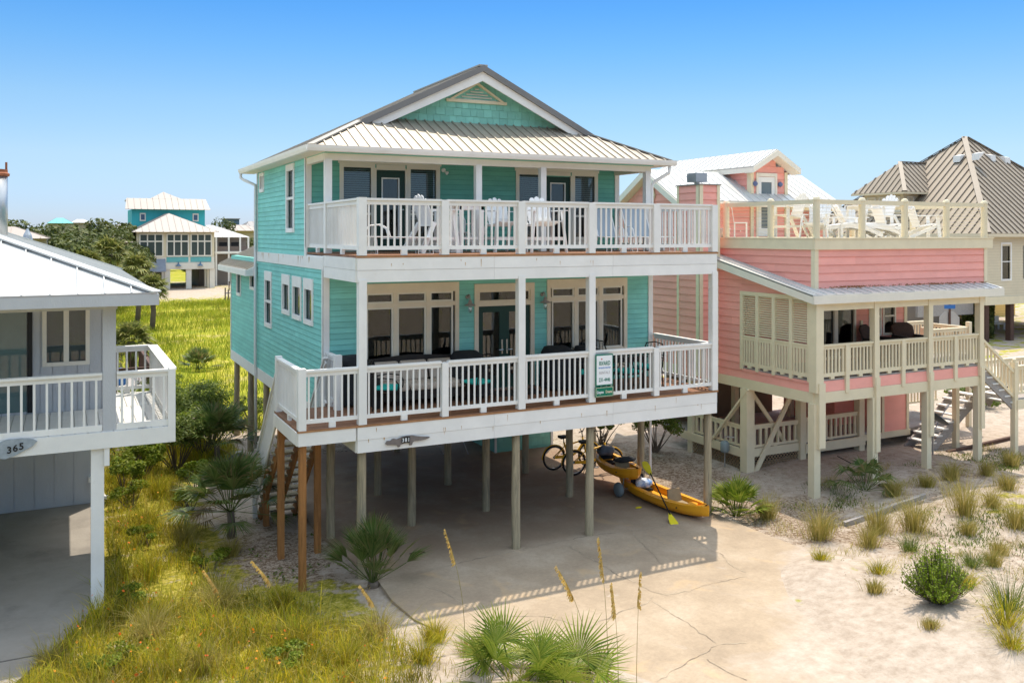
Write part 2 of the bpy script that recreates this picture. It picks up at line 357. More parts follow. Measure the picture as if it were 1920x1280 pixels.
# ---- railings ---------------------------------------------------------------
def rail_bay(p,q,zf,h=1.05,sp=.126,b=.031,capw=.11,gap=.10,parent=None,m=None,slope=0.,name='railing',low=.07):
    """one bay of baluster railing between two posts"""
    mb=MB(); p=Vector((p[0],p[1],0)); q=Vector((q[0],q[1],0)); L=(q-p).length; U=(q-p)/L; N=Vector((-U.y,U.x,0)); F=(p,U,N)
    mb.fbox(F,0,L,-capw/2,capw/2,zf+h-.04,zf+h)
    mb.fbox(F,0,L,-.022,.022,zf+h-.12,zf+h-.043)
    mb.fbox(F,0,L,-.022,.022,zf+gap,zf+gap+low)
    n=max(1,int(round(L/sp))); 
    for i in range(n):
        u=(i+.5)*L/n; mb.fbox(F,u-b/2,u+b/2,-b/2,b/2,zf+gap+low,zf+h-.12)
    mb.fbox(F,L/2-.06,L/2+.06,-.03,.03,zf,zf+gap)
    return mb.build(name,m or white,parent)
def cyl(mb,x,y,z0,z1,r,n=12,r2=None): return mb.tube([(x,y,z0),(x,y,z1)],[r,r2 or r],n)
# ================================================================ ground
def sst(a,b,x): t=np.clip((x-a)/(b-a),0,1); return t*t*(3-2*t)
def bump2(x,y,cx,cy,rx,ry,h): return h*np.exp(-((x-cx)/rx)**2-((y-cy)/ry)**2)
def nz(x,y,s=1.,p=0.): return (np.sin(x*1.3*s+p)+np.sin(y*1.7*s+1.3+p)+np.sin((x+y)*.9*s+2.1)+np.sin((x*.6-y*1.1)*s*1.9+p*2))/4
def Hh(x,y):
    x=np.asarray(x,float); y=np.asarray(y,float)
    near=1-sst(30,60,y)
    h=-.5+.06*nz(x,y,.5)*1.0+.02*nz(x,y,2.2)
    # right hand sand
    lw=(1-sst(2.2,3.6,x)*sst(14.5,16,y))*(1-sst(26,32,y))*(1-sst(4.6,5.2,x)); h=h+lw*.36
    rt=sst(12.7,14.2,x)
    h=h*(1-rt)+rt*(-.08+.09*nz(x,y,.55)+.035*nz(x,y,2.3)+.12*sst(15,19,x))
    # below the driveway
    md=sst(4.3,5.3,x)*(1-sst(12.6,13.2,x)); h=h*(1-md)+md*(-.30)
    dsd=.62*x-.62*y; ov=sst(-.6,.9,dsd+.9*nz(x,y,.8,2.))*sst(9.5,10.8,x)*(1-sst(12.4,13.6,y)); h=np.maximum(h,-.16+.09*ov+.035*nz(x,y,1.6,.7)*ov)
    h=h+bump2(x,y,4.4,11.2,1.5,1.6,.30)+bump2(x,y,1.5,10.5,3.,2.2,.12)+bump2(x,y,5.9,9.6,1.2,1.3,.3)
    h=h+bump2(x,y,13.2,9.,2.,2.,.3)+bump2(x,y,14.5,11.5,1.,1.,.12)+bump2(x,y,12.4,11.9,.5,.7,.10)
    # keep clear of both slabs
    sl=(x<np.interp(y,[10,12,13.8,15.1,16,17.5,22.95],[-9,-2.1,-.9,-.24,.2,.55,.72]))*(y<24); h=np.where(sl,np.minimum(h,-.12),h)
    dv=sst(5.3,5.8,x)*(1-sst(12.4,12.9,x))*sst(12.9,13.6,y)*(1-sst(24,26,y)); h=h*(1-dv)+dv*-.3
    far=sst(80,160,y); h=h*(1-far)+far*-.5
    h=h+4.5*(1-sst(-45,-9,y))*(1+.15*nz(x,y,.2))
    return h
def Hp(x,y): return float(Hh(x,y))
def axis(a,b,step,lo,hi):
    core=list(np.arange(a,b+1e-6,step)); g=step; x=b
    while x<hi: g*=1.25; x+=g; core.append(x)
    g=step; x=a; pre=[]
    while x>lo: g*=1.25; x-=g; pre.append(x)
    return np.array(pre[::-1]+core)
gx=axis(-5,27,.2,-2500,2500); gy=axis(3,32,.2,-2500,3500)
GX,GY=np.meshgrid(gx,gy); GZ=Hh(GX,GY)
me=bpy.data.meshes.new('ground'); nx,ny=len(gx),len(gy)
V=np.stack([GX,GY,GZ],-1).reshape(-1,3); idx=np.arange(nx*ny).reshape(ny,nx)
Fq=np.stack([idx[:-1,:-1],idx[:-1,1:],idx[1:,1:],idx[1:,:-1]],-1).reshape(-1,4)
me.vertices.add(len(V)); me.vertices.foreach_set('co',V.ravel()); me.loops.add(Fq.size); me.loops.foreach_set('vertex_index',Fq.ravel())
me.polygons.add(len(Fq)); me.polygons.foreach_set('loop_start',np.arange(0,Fq.size,4)); me.polygons.foreach_set('loop_total',np.full(len(Fq),4)); me.update()
me.polygons.foreach_set('use_smooth',[True]*len(Fq))
# masks: r = green cover, g = dry litter, b = meadow
X_,Y_=V[:,0],V[:,1]
left=(1-sst(4.2,5.0,X_))
grs=left*(1-sst(26,34,Y_))*.72*(1-sst(2.2,3.8,X_)*sst(15.5,16.8,Y_)*(1-sst(23,27,Y_)))
grs=np.clip(grs,0,1)
grs*=1-bump2(X_,Y_,4.8,10.8,1.2,1.4,.85)
lit=bump2(X_,Y_,3.6,17.5,1.5,3.2,.85)+bump2(X_,Y_,14.4,19.4,1.8,3.6,.72)+bump2(X_,Y_,13.8,14.6,.9,1.2,.45)+bump2(X_,Y_,8.,24.5,6,2.2,.9)
rgt=sst(12.8,14.5,X_)*sst(6,8,Y_)*(1-sst(15.5,17,Y_)); lit=lit+(.40+.28*nz(X_,Y_,.7,1.))*rgt; 
grs=np.maximum(grs,.42*sst(15.,19,X_)*(1-sst(13.,15.,Y_)))
mead=sst(28,33,Y_)*(1-sst(95,99,Y_))*(1-sst(12,18,X_))+sst(27,30,Y_)*.4*sst(12,18,X_)
mead=np.where(Y_>118,.85,mead)
beh=(1-sst(-6,1,Y_)); grs=np.where(Y_<0,.25,grs); lit=np.maximum(lit,beh*1.2)
ca=me.color_attributes.new('mask','FLOAT_COLOR','POINT')
col=np.stack([np.clip(grs,0,1),np.clip(lit,0,1),np.clip(mead,0,1),np.ones_like(grs)],-1); ca.data.foreach_set('color',col.ravel())
def groundmat():
    m=bpy.data.materials.new('sand and ground cover'); m.use_nodes=True; n=m.node_tree.nodes; l=m.node_tree.links; b=n['Principled BSDF']
    b.inputs['Roughness'].default_value=.95; b.inputs['Specular IOR Level'].default_value=.1
    at=n.new('ShaderNodeAttribute'); at.attribute_name='mask'; sp=n.new('ShaderNodeSeparateColor'); l.new(at.outputs['Color'],sp.inputs[0])
    g=n.new('ShaderNodeNewGeometry')
    def noise(s,d=6,r=.6):
        x=n.new('ShaderNodeTexNoise'); x.inputs['Scale'].default_value=s; x.inputs['Detail'].default_value=d; x.inputs['Roughness'].default_value=r; l.new(g.outputs['Position'],x.inputs['Vector']); return x.outputs['Fac']
    def thr(mask,noi,soft=.08):
        # mask 0..1 compared with noise 0.28..0.72
        a=n.new('ShaderNodeMapRange'); a.inputs[1].default_value=.28; a.inputs[2].default_value=.72; a.clamp=False; l.new(noi,a.inputs[0])
        s=n.new('ShaderNodeMath'); s.operation='SUBTRACT'; l.new(mask,s.inputs[0]); l.new(a.outputs[0],s.inputs[1])
        r=n.new('ShaderNodeMapRange'); r.inputs[1].default_value=-soft; r.inputs[2].default_value=soft; l.new(s.outputs[0],r.inputs[0]); return r.outputs[0]
    def ramp(f,cs):
        c=n.new('ShaderNodeValToRGB'); c.color_ramp.elements[0].color=(*cs[0][1],1); c.color_ramp.elements[0].position=cs[0][0]; c.color_ramp.elements[1].color=(*cs[-1][1],1); c.color_ramp.elements[1].position=cs[-1][0]
        for p,k in cs[1:-1]: e=c.color_ramp.elements.new(p); e.color=(*k,1)
        l.new(f,c.inputs[0]); return c.outputs[0]
    def mix(f,a,c):
        x=n.new('ShaderNodeMixRGB'); l.new(f,x.inputs[0]); l.new(a,x.inputs[1]); l.new(c,x.inputs[2]); return x.outputs[0]
    sand=ramp(noise(5,8,.7),[(.3,(.30,.24,.185)),(.5,(.41,.34,.275)),(.7,(.49,.42,.355))])
    litter=ramp(noise(15,9,.8),[(.3,(.06,.04,.025)),(.47,(.19,.13,.085)),(.55,(.38,.31,.24)),(.66,(.48,.41,.34))])
    green=ramp(noise(9,8,.75),[(.3,(.07,.08,.015)),(.45,(.20,.19,.02)),(.56,(.38,.32,.05)),(.66,(.50,.41,.18))])
    mead=ramp(noise(.35,9,.72),[(.3,(.12,.14,.02)),(.42,(.24,.26,.02)),(.55,(.34,.31,.03)),(.64,(.40,.33,.12)),(.70,(.55,.47,.36))])
    c=mix(thr(sp.outputs[2],noise(1.2,5)),sand,mead)
    c=mix(thr(sp.outputs[1],noise(2.2,9,.75),.12),c,litter)
    c=mix(thr(sp.outputs[0],noise(1.9,8,.7),.1),c,green)
    l.new(c,b.inputs['Base Color'])
    bp=n.new('ShaderNodeBump'); bp.inputs['Strength'].default_value=.5; bp.inputs['Distance'].default_value=.06; l.new(noise(7,9,.75),bp.inputs['Height']); l.new(bp.outputs[0],b.inputs['Normal'])
    return m
gm=groundmat(); me.materials.append(gm); gro=bpy.data.objects.new('ground',me); C.objects.link(gro); gro['kind']='structure'
# driveway slab
def conc():
    m=bpy.data.materials.new('stained concrete'); m.use_nodes=True; n=m.node_tree.nodes; l=m.node_tree.links; b=n['Principled BSDF']; b.inputs['Roughness'].default_value=.85; b.inputs['Specular IOR Level'].default_value=.2
    g=n.new('ShaderNodeNewGeometry')
    def noise(s,d=7,r=.65,dist=0):
        x=n.new('ShaderNodeTexNoise'); x.inputs['Scale'].default_value=s; x.inputs['Detail'].default_value=d; x.inputs['Roughness'].default_value=r; x.inputs['Distortion'].default_value=dist; l.new(g.outputs['Position'],x.inputs['Vector']); return x.outputs['Fac']
    def ramp(f,cs):
        c=n.new('ShaderNodeValToRGB'); c.color_ramp.elements[0].color=(*cs[0][1],1); c.color_ramp.elements[0].position=cs[0][0]; c.color_ramp.elements[1].color=(*cs[-1][1],1); c.color_ramp.elements[1].position=cs[-1][0]
        for p,k in cs[1:-1]: e=c.color_ramp.elements.new(p); e.color=(*k,1)
        l.new(f,c.inputs[0]); return c.outputs[0]
    def math_(op,a,bb):
        x=n.new('ShaderNodeMath'); x.operation=op
        for i,v in enumerate((a,bb)):
            if isinstance(v,(int,float)): x.inputs[i].default_value=v
            else: l.new(v,x.inputs[i])
        return x.outputs[0]
    def mix(f,a,c):
        x=n.new('ShaderNodeMixRGB'); l.new(f,x.inputs[0]); l.new(a,x.inputs[1]); l.new(c,x.inputs[2]); return x.outputs[0]
    def mr(f,a,bb,c=0,d=1):
        r=n.new('ShaderNodeMapRange'); r.inputs[1].default_value=a; r.inputs[2].default_value=bb; r.inputs[3].default_value=c; r.inputs[4].default_value=d; l.new(f,r.inputs[0]); return r.outputs[0]
    base=ramp(noise(.8,8,.6),[(.3,(.31,.24,.17)),(.5,(.385,.30,.212)),(.7,(.46,.37,.275))])
    fine=ramp(noise(14,8,.8),[(.3,(.82,.82,.82)),(.7,(1.1,1.1,1.1))])
    mu=n.new('ShaderNodeVectorMath'); mu.operation='MULTIPLY'; l.new(base,mu.inputs[0]); l.new(fine,mu.inputs[1])
    sx=n.new('ShaderNodeSeparateXYZ'); l.new(g.outputs['Position'],sx.inputs[0])
    # oily stains of the parking area under the house
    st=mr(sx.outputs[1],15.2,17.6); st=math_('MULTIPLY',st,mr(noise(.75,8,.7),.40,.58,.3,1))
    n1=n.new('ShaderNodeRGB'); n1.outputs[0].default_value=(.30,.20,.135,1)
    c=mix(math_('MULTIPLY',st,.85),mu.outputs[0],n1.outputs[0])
    c_r=n.new('ShaderNodeRGB'); c_r.outputs[0].default_value=(.52,.36,.20,1)
    c=mix(math_('MULTIPLY',mr(noise(.9,4,.5,1.),.60,.70),.45),c,c_r.outputs[0])
    # drifted sand film: streams across the lower right of the slab
    d=math_('ADD',math_('MULTIPLY',sx.outputs[0],.62),math_('MULTIPLY',sx.outputs[1],-.62))
    d=math_('ADD',d,math_('MULTIPLY',math_('SUBTRACT',noise(.55,7,.65,.6),.5),5.2))
    d=math_('ADD',d,math_('MULTIPLY',mr(sx.outputs[0],11.9,13.0),math_('MULTIPLY',mr(sx.outputs[1],13.6,12.6),2.2)))
    sm=mr(d,-.55,.25)
    sm=math_('MULTIPLY',sm,mr(sx.outputs[1],14.6,13.4))
    sp_=math_('MULTIPLY',mr(noise(1.3,7,.7,1.2),.62,.68),mr(sx.outputs[1],14.6,13.2)); sm=math_('MAXIMUM',sm,math_('MULTIPLY',sp_,.8))
    sand=ramp(noise(5,8,.7),[(.3,(.33,.265,.205)),(.5,(.41,.34,.275)),(.7,(.48,.41,.345))])
    c=mix(math_('MULTIPLY',sm,.95),c,sand)
    l.new(c,b.inputs['Base Color'])
    bp=n.new('ShaderNodeBump'); bp.inputs['Strength'].default_value=.25; bp.inputs['Distance'].default_value=.02; l.new(noise(18,8,.8),bp.inputs['Height']); l.new(bp.outputs[0],b.inputs['Normal'])
    return m
concm=conc()
DP=[(4.78,25.2),(4.78,18.5),(4.93,17.05),(5.08,15.6),(5.02,14.6),(5.1,13.7),(5.4,12.85),(6.1,11.7),(6.9,10.6),(7.5,9.),(8.2,6),(16,3.5),(14.5,8.5),(13.4,11.),(13.2,13.),(13.1,14.4),(13.05,16.),(13.05,25.2)]
mb=MB(); mb.prism([(x,y,-.1) for x,y in DP],(0,0,-.25)); dw=mb.build('driveway',concm); dw['kind']='structure'
CR=[[(5.04, 15.56), (6.03, 15.59), (7.19, 15.74), (8.4, 15.83), (9.69, 15.89), (10.93, 15.76), (12.0, 15.7)], [(9.03, 15.69), (9.1, 14.72), (9.11, 13.81), (9.21, 13.37), (9.21, 12.88), (9.35, 12.68)], [(9.35, 12.68), (9.79, 12.65), (10.32, 12.73), (11.17, 12.72)], [(10.72, 15.75), (10.49, 15.13), (10.29, 14.38), (10.11, 13.79)], [(11.79, 15.6), (11.57, 14.77), (11.46, 14.13), (11.5, 13.78), (11.27, 13.27), (11.3, 12.86)], [(9.11, 12.73), (8.87, 12.55), (8.21, 12.45), (7.4, 12.14), (7.08, 11.78), (6.82, 11.57)], [(8.97, 12.54), (8.97, 12.02), (8.98, 11.6), (8.94, 11.15), (8.93, 10.85)], [(6.56, 13.11), (7.03, 12.87), (7.24, 12.54), (7.45, 12.22)], [(7.43, 10.27), (8.17, 10.56), (8.67, 10.69), (8.91, 10.8), (9.35, 10.64)], [(8.47, 10.5), (8.47, 10.09), (8.57, 9.75)], [(5.59, 15.24), (5.94, 14.57), (6.07, 13.71)]]
crackm=mat('sand filled crack',(.46,.38,.28),.95,.3,9,col2=(.20,.155,.115),c2amt=.95,c2scale=1.1,c2lo=.44)
mb=MB()
for pl in CR:
    P=[]
    for a,b in zip(pl[:-1],pl[1:]):
        nseg=max(2,int(math.hypot(b[0]-a[0],b[1]-a[1])/.09))
        for i in range(nseg): t=i/nseg; P.append((a[0]+(b[0]-a[0])*t+random.gauss(0,.014),a[1]+(b[1]-a[1])*t+random.gauss(0,.014)))
    P.append(pl[-1]); o=len(mb.v)
    for i,p in enumerate(P):
        a=P[max(0,i-1)]; b=P[min(len(P)-1,i+1)]; dx,dy=b[0]-a[0],b[1]-a[1]; L=math.hypot(dx,dy) or 1; ww=random.uniform(.002,.010)
        mb.v+= [(p[0]-dy/L*ww,p[1]+dx/L*ww,-.0945),(p[0]+dy/L*ww,p[1]-dx/L*ww,-.0945)]
    for i in range(len(P)-1): mb.f.append((o+2*i,o+2*i+1,o+2*i+3,o+2*i+2))
ck=mb.build('driveway_cracks',crackm); ck['kind']='structure'
# ================================================================ main house
X0,X1=4.75,12.85; YL,YU,YR,YB=18.05,19.53,25.1,29.4; Z1,Z2,ZE=2.7,5.77,7.86
YF=15.77
HS=thing('beach_house','two storey teal house on timber piles with two white railed balconies','house',(8.8,20,0))
FRO=lambda y:fr((0,y,0),(1,0,0),(0,-1,0)); FLE=lambda x:fr((x,0,0),(0,-1,0),(-1,0,0)); FRI=lambda x:fr((x,0,0),(0,1,0),(1,0,0)); FBK=lambda y:fr((0,y,0),(-1,0,0),(0,1,0))
# windows/doors first (openings)
LW=(5.5,7.73,2.98,5.12); RW=(9.93,12.13,2.98,5.12); DR=(8.1,9.6,2.7,5.06)
UA=(5.48,7.88,5.98,7.76); UBW=(9.88,12.23,5.98,7.72)
lowholes=[holeof(*LW,.09,.2),holeof(*RW,.09,.2),(8.16,9.54,2.7,4.98)]
uph=[holeof(5.48,6.3,6.0,7.75),(6.33,7.02,5.77,7.62),holeof(7.06,7.88,6.0,7.75),holeof(9.88,10.68,6.0,7.72),(10.72,11.42,5.77,7.6),holeof(11.46,12.23,6.0,7.72)]
# left wall windows in (y) with FLE u=-y
LWIN=[(-24.05,-23.15,3.75,5.2),(-21.95,-21.1,4.25,5.2),(-20.85,-19.95,4.22,5.2),(-19.75,-18.9,4.2,5.2)]
LWIN2=[(-28.35,-27.6,4.3,5.12),(-26.15,-25.35,4.6,5.12)]
UWIN=[(-21.5,-20.65,6.2,7.8),(-24.75,-24.15,7.28,7.8)]
HL=[holeof(*q,.09,.16) for q in LWIN+LWIN2]; HU=[holeof(*q,.09,.14) for q in UWIN]
mb=MB()
siding(mb,FLE(X0),-YB,-YL,2.52,5.43,.118,HL)
siding(mb,FLE(X0),-YR,-YU,5.68,7.82,.118,HU)
mb.build('side_wall_siding',teal,HS,recalc=False)
mb=MB(); siding(mb,FRO(YL),X0,X1,2.7,5.35,.118,lowholes); mb.build('lower_front_siding',teal,HS,recalc=False)
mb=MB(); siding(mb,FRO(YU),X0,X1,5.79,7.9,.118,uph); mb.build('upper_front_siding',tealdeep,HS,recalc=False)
mb=MB(); siding(mb,FRI(X1),YL,YB,2.52,5.43,.118); siding(mb,FRI(X1),YU,YR,5.68,7.82,.118); siding(mb,FBK(YB),-X1,-X0,2.5,5.4,.118); siding(mb,FBK(YR),-X1,-X0,5.4,7.82,.118)
mb.build('rear_siding',teal,HS,recalc=False)
for F,a,b,z0,z1,hs in ((FLE(X0),-YB,-YL,2.5,5.5,HL),(FLE(X0),-YR,-YU,5.5,7.9,HU),(FRO(YL),X0,X1,2.66,5.5,lowholes),(FRO(YU),X0,X1,5.6,7.9,uph),(FRI(X1),YL,YB,2.5,5.5,()),(FRI(X1),YU,YR,5.5,7.9,()),(FBK(YB),-X1,-X0,2.5,5.5,()),(FBK(YR),-X1,-X0,5.5,7.9,())):
    backing(F,a,b,z0,z1,hs).build('wall',teal,HS)
mb=MB(); mb.box(X0+.1,X1-.1,YL+.1,YB-.1,2.35,2.64); mb.build('floor_framing',brownwood,HS)
mb=MB(); mb.box(X0+.02,X1-.02,YL+.02,YR-.1,5.45,5.6); mb.build('storey_floor',dark,HS)
# white bands and corner boards
mb=MB(); F=FLE(X0)
mb.fbox(F,-YB,-YL,-.05,.024,2.22,2.52); mb.build('base_board',white,HS)
mb=MB(); mb.fbox(F,-YR,-YL-.0,-.02,.026,5.43,5.685); mb.build('storey_band',white,HS)
mb=MB()
for (yy,z0,z1) in ((YL,2.52,5.43),(YU,5.685,7.84)):
    mb.fbox(FLE(X0),-yy-.11,-yy+.03,-.01,.03,z0,z1); mb.fbox(FRO(yy),X0-.03,X0+.1,-.01,.031,z0+.18,z1); mb.fbox(FRO(yy),X1-.1,X1+.03,-.01,.031,z0+.18,z1)
mb.fbox(FLE(X0),-YR,-YR+.09,-.01,.028,5.685,7.84); mb.fbox(FLE(X0),-YB,-YB+.09,-.01,.028,2.52,5.3)
mb.build('corner_board',white,HS)
# side windows
for q in LWIN: window(HS,FLE(X0),*q,fw=.1,rails=((q[2]+q[3])/2-.06,) if q[3]-q[2]>1.2 else (),headw=.24,trim=white,bar=.06,inm=interior,g=glass)
for q in LWIN2: window(HS,FLE(X0),*q,fw=.09,trim=white,inm=interior)
window(HS,FLE(X0),*UWIN[0],fw=.1,rails=(7.0,),trim=white,headw=.15,blinds=7.0,bar=.06); window(HS,FLE(X0),*UWIN[1],fw=.09,trim=white,mull=(-24.45,))
# lower front windows: wide transom over tall sash
lowtrim=mat('tan trim paint',(.78,.68,.53),.6,.1,2.5,.15,50)
def bigwin(q,posts):
    return window(HS,FRO(YL),*q,fw=.09,headw=.2,mull=posts,rails=(4.66,3.42),hb=.09,bar=.09,inm=interior,depth=1.5,proud=.035,name='triple_window',trim=lowtrim)
bigwin(LW,(6.27,7.01)); w2=bigwin(RW,(10.7,11.38))
for q,ps in ((LW,(5.59,6.27,7.01,7.64)),(RW,(10.02,10.7,11.38,12.04))):
    mb=MB()
    for a,b in zip(ps[:-1],ps[1:]):
        for z0,z1 in ((3.08,3.375),(3.465,4.615),(4.705,4.92)):
            a2,b2=a+.045,b-.045; t=.035
            for (p,r,s,e) in ((a2,a2+t,z0,z1),(b2-t,b2,z0,z1),(a2+t,b2-t,z0,z0+t),(a2+t,b2-t,z1-t,z1)): mb.fbox(FRO(YL),p,r,-.034,.012,s,e)
    mb.build('sash',wtrim,HS)
# french doors
dw_=MB(); F=FRO(YL)
for a,b,c,d in ((8.1,8.2,2.7,5.06),(9.5,9.6,2.7,5.06),(8.2,9.5,4.9,5.06),(8.2,9.5,4.56,4.66)): dw_.fbox(F,a,b,-.02,.035,c,d)
for (a,b,c,d) in ((8.2,8.24,4.66,4.9),(9.46,9.5,4.66,4.9),(8.24,9.46,4.66,4.69),(8.24,9.46,4.87,4.9)): dw_.fbox(F,a,b,-.03,.01,c,d)
fd=dw_.build('french_door',lowtrim,HS)
mb=MB(); mb.fbox(F,8.22,9.48,-.05,-.04,4.67,4.89); mb.build('pane',glass,fd)
for s,(a,b) in enumerate(((8.2,8.85),(8.85,9.5))):
    mb=MB()
    for (p,q,r,t) in ((a,a+.12,2.74,4.56),(b-.12,b,2.74,4.56),(a+.12,b-.12,2.74,3.0),(a+.12,b-.12,4.42,4.56)): mb.fbox(F,p,q,-.055,-.01,r,t)
    dl=mb.build('door_leaf',doorgreen,fd)
    mb=MB(); mb.fbox(F,a+.11,b-.11,-.04,-.03,2.98,4.44); mb.build('pane',glassd,dl)
    hx=8.79 if s==0 else 8.91; sg=-1 if s==0 else 1
    mb=MB(); mb.fbox(F,hx-.018,hx+.018,-.01,.004,3.48,3.8); mb.tube([(hx,YL-.0,3.58),(hx,YL-.06,3.58),(hx+sg*.11,YL-.065,3.575)],.011,8); mb.build('door_handle',steel,dl)
mb=MB(); mb.fbox(F,8.1,9.6,-.03,.06,2.7,2.74); mb.build('threshold',steel,fd)
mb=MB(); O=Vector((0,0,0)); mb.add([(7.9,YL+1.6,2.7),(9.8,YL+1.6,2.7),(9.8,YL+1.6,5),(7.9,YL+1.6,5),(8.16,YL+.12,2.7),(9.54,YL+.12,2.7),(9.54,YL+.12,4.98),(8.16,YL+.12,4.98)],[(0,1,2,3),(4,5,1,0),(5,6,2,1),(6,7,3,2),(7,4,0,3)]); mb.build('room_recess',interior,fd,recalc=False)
# upper door units
def upper_unit(x0,xd0,xd1,x1,zt):
    F=FRO(YU)
    window(HS,F,x0,xd0-.03,6.0,zt,fw=.09,blinds=6.6,rails=(6.62,),bar=.05,inm=interior,g=glass)
    window(HS,F,xd1+.04,x1,6.0,zt,fw=.09,blinds=6.5 if x0<7 else 6.9,rails=(6.62,),bar=.05,inm=interior,g=glass)
    mb=MB(); mb.fbox(F,xd0-.06,xd0-.0,-.02,.036,5.79,zt-.09); mb.fbox(F,xd1,xd1+.06,-.02,.036,5.79,zt-.09); mb.fbox(F,x0-.03,x1+.03,-.02,.04,zt-.005,zt+.1); mb.fbox(F,xd0,xd1,-.02,.032,7.62,zt-.01)
    mb.fbox(F,x0+.03,xd0-.07,-.0,.02,5.79,6.0); mb.fbox(F,xd1+.07,x1-.03,0,.02,5.79,6.0)
    d=mb.build('door_surround',wtrim,HS)
    mb=MB(); a,b=xd0,xd1
    for (p,q,r,t) in ((a,a+.13,5.8,7.61),(b-.13,b,5.8,7.61),(a+.13,b-.13,5.8,6.05),(a+.13,b-.13,7.45,7.61)): mb.fbox(F,p,q,-.055,-.01,r,t)
    dl=mb.build('door_leaf',doorgreen,d)
    mb=MB()
    for (p,q,r,t) in ((a+.13,a+.16,6.05,7.45),(b-.16,b-.13,6.05,7.45),(a+.16,b-.16,6.05,6.08),(a+.16,b-.16,7.42,7.45)): mb.fbox(F,p,q,-.035,.0,r,t)
    mb.build('glazing_bead',whiteplastic,dl)
    mb=MB(); mb.fbox(F,a+.14,b-.14,-.045,-.04,6.06,7.44); mb.build('pane',glass,dl)
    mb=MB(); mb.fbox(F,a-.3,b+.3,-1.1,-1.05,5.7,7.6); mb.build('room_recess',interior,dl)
    mb=MB(); mb.lathe((b-.06,YU+.0,6.72),[(.0,0),(.028,.01),(.03,.04),(.012,.05)],10,(0,-1,0)); mb.build('door_knob',steel,dl)
upper_unit(5.48,6.33,7.02,7.88,7.75); upper_unit(9.88,10.72,11.42,12.23,7.72)
# porch ceilings
mb=MB(); mb.box(X0,X1+.1,YF+.05,YL-.05,5.30,5.34); mb.build('lower_porch_ceiling',white,HS)
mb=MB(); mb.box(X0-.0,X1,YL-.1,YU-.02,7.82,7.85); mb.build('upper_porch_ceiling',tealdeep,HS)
# decks
def deck(x0,x1,y0,y1,zt,name,bw=.14,th=.04,m=None,along='x'):
    mb=MB(); y=y0
    if along=='x':
        while y<y1-.01: mb.box(x0,x1,y,min(y+bw-.008,y1),zt-th,zt); y+=bw
    else:
        x=x0
        while x<x1-.01: mb.box(x,min(x+bw-.01,x1),y0,y1,zt-th,zt); x+=bw
    return mb.build(name,m or deckwood,HS)
deck(X0-.02,12.99,YF-.03,YL-.02,Z1,'lower_deck_floor'); deck(3.68,X0-.03,YF-.03,17.75,Z1,'landing_floor')
deck(X0-.0,12.99,YF-.03,YU-.02,Z2,'upper_deck_floor')
mb=MB(); mb.box(X0,12.98,YF+.05,YU-.05,5.4,5.71); mb.build('deck_framing',white,HS)
mb=MB(); mb.box(X0,12.98,YF+.05,YL,2.42,2.64); mb.box(3.72,X0,YF+.05,17.7,2.5,2.64); mb.build('lower_deck_framing',brownwood,HS)
mb=MB()
for k in range(14):
    x=4.9+k*.6
    if x<12.9: mb.box(x,x+.045,YF+.06,YB-.2,2.28,2.44)
mb.build('floor_joists',brownwood,HS)
def fascia(x0,x1,y0,y1,z0,z1,name):
    mb=MB(); zm=z0+(z1-z0)*.5
    for (a,b,o) in ((z0,zm-.004,.0),(zm,z1,.006)):
        xs=np.linspace(x0,x1,max(2,int((x1-x0)/2.6)+1))
        for p,q in zip(xs[:-1],xs[1:]): mb.box(p+.002,q-.002,y0-.02-o,y0+.03,a,b)
        mb.box(x0-.02-o,x0+.03,y0+.03,y1,a,b); mb.box(x1-.03,x1+.02+o,y0+.03,y1,a,b)
    return mb.build(name,white,HS)
fascia(X0-.0,12.98,YF-.01,YL,2.19,2.655,'lower_deck_fascia'); fascia(X0,12.98,YF-.01,YL-.03,5.28,5.725,'upper_deck_fascia')
mb=MB(); mb.box(3.68,X0-.03,YF-.035,YF+.01,2.42,2.655); mb.box(3.66,3.7,YF+.012,17.75,2.42,2.655); mb.box(3.7,X0-.03,17.71,17.75,2.42,2.655); mb.build('landing_fascia',white,HS)
mb=MB(); mb.box(X0-.03,13.01,YF-.045,YF-.03,2.658,2.69); mb.box(3.66,X0-.031,YF-.047,YF-.032,2.658,2.69); mb.box(X0-.03,13.01,YF-.045,YF-.03,5.728,5.76); mb.build('deck_edge',edgewood,HS)
# posts of the decks
def post(x,y,z0,z1,w=.14,m=None,name='post',p=None):
    mb=MB(); mb.box(x-w/2,x+w/2,y-w/2,y+w/2,z0,z1); return mb.build(name,m or white,p or HS)
PX=[4.85,6.47,8.1,9.73,11.35,12.92]
YP=YF+.03
for i,x in enumerate(PX):
    if i in (0,2,3,5): post(x,YP,Z1,5.33,.15,name='porch_post')
    else: post(x,YP,Z1,3.72,.13,name='rail_post')
    post(x,YP,Z2,6.81 if i else 6.83,.15,name='rail_post')
post(3.75,YP,2.68,3.78,.14,name='rail_post'); post(3.75,17.68,2.5,3.78,.12,name='rail_post'); post(4.82,17.3,Z1,3.78,.14,name='rail_post')
for a,b in zip(PX[:-1],PX[1:]):
    rail_bay((a+.07,YP),(b-.07,YP),Z1,1.05,parent=HS); rail_bay((a+.07,YP),(b-.07,YP),Z2,1.05,parent=HS)
rail_bay((3.82,YP),(4.78,YP),Z1,1.05,parent=HS); rail_bay((3.75,YP+.07),(3.75,17.62),Z1,1.05,parent=HS)
rail_bay((4.82,17.37),(4.82,YL-.02),Z1,1.05,parent=HS,m=whiteold); rail_bay((12.92,YP+.07),(12.92,YL-.05),Z1,1.05,parent=HS)
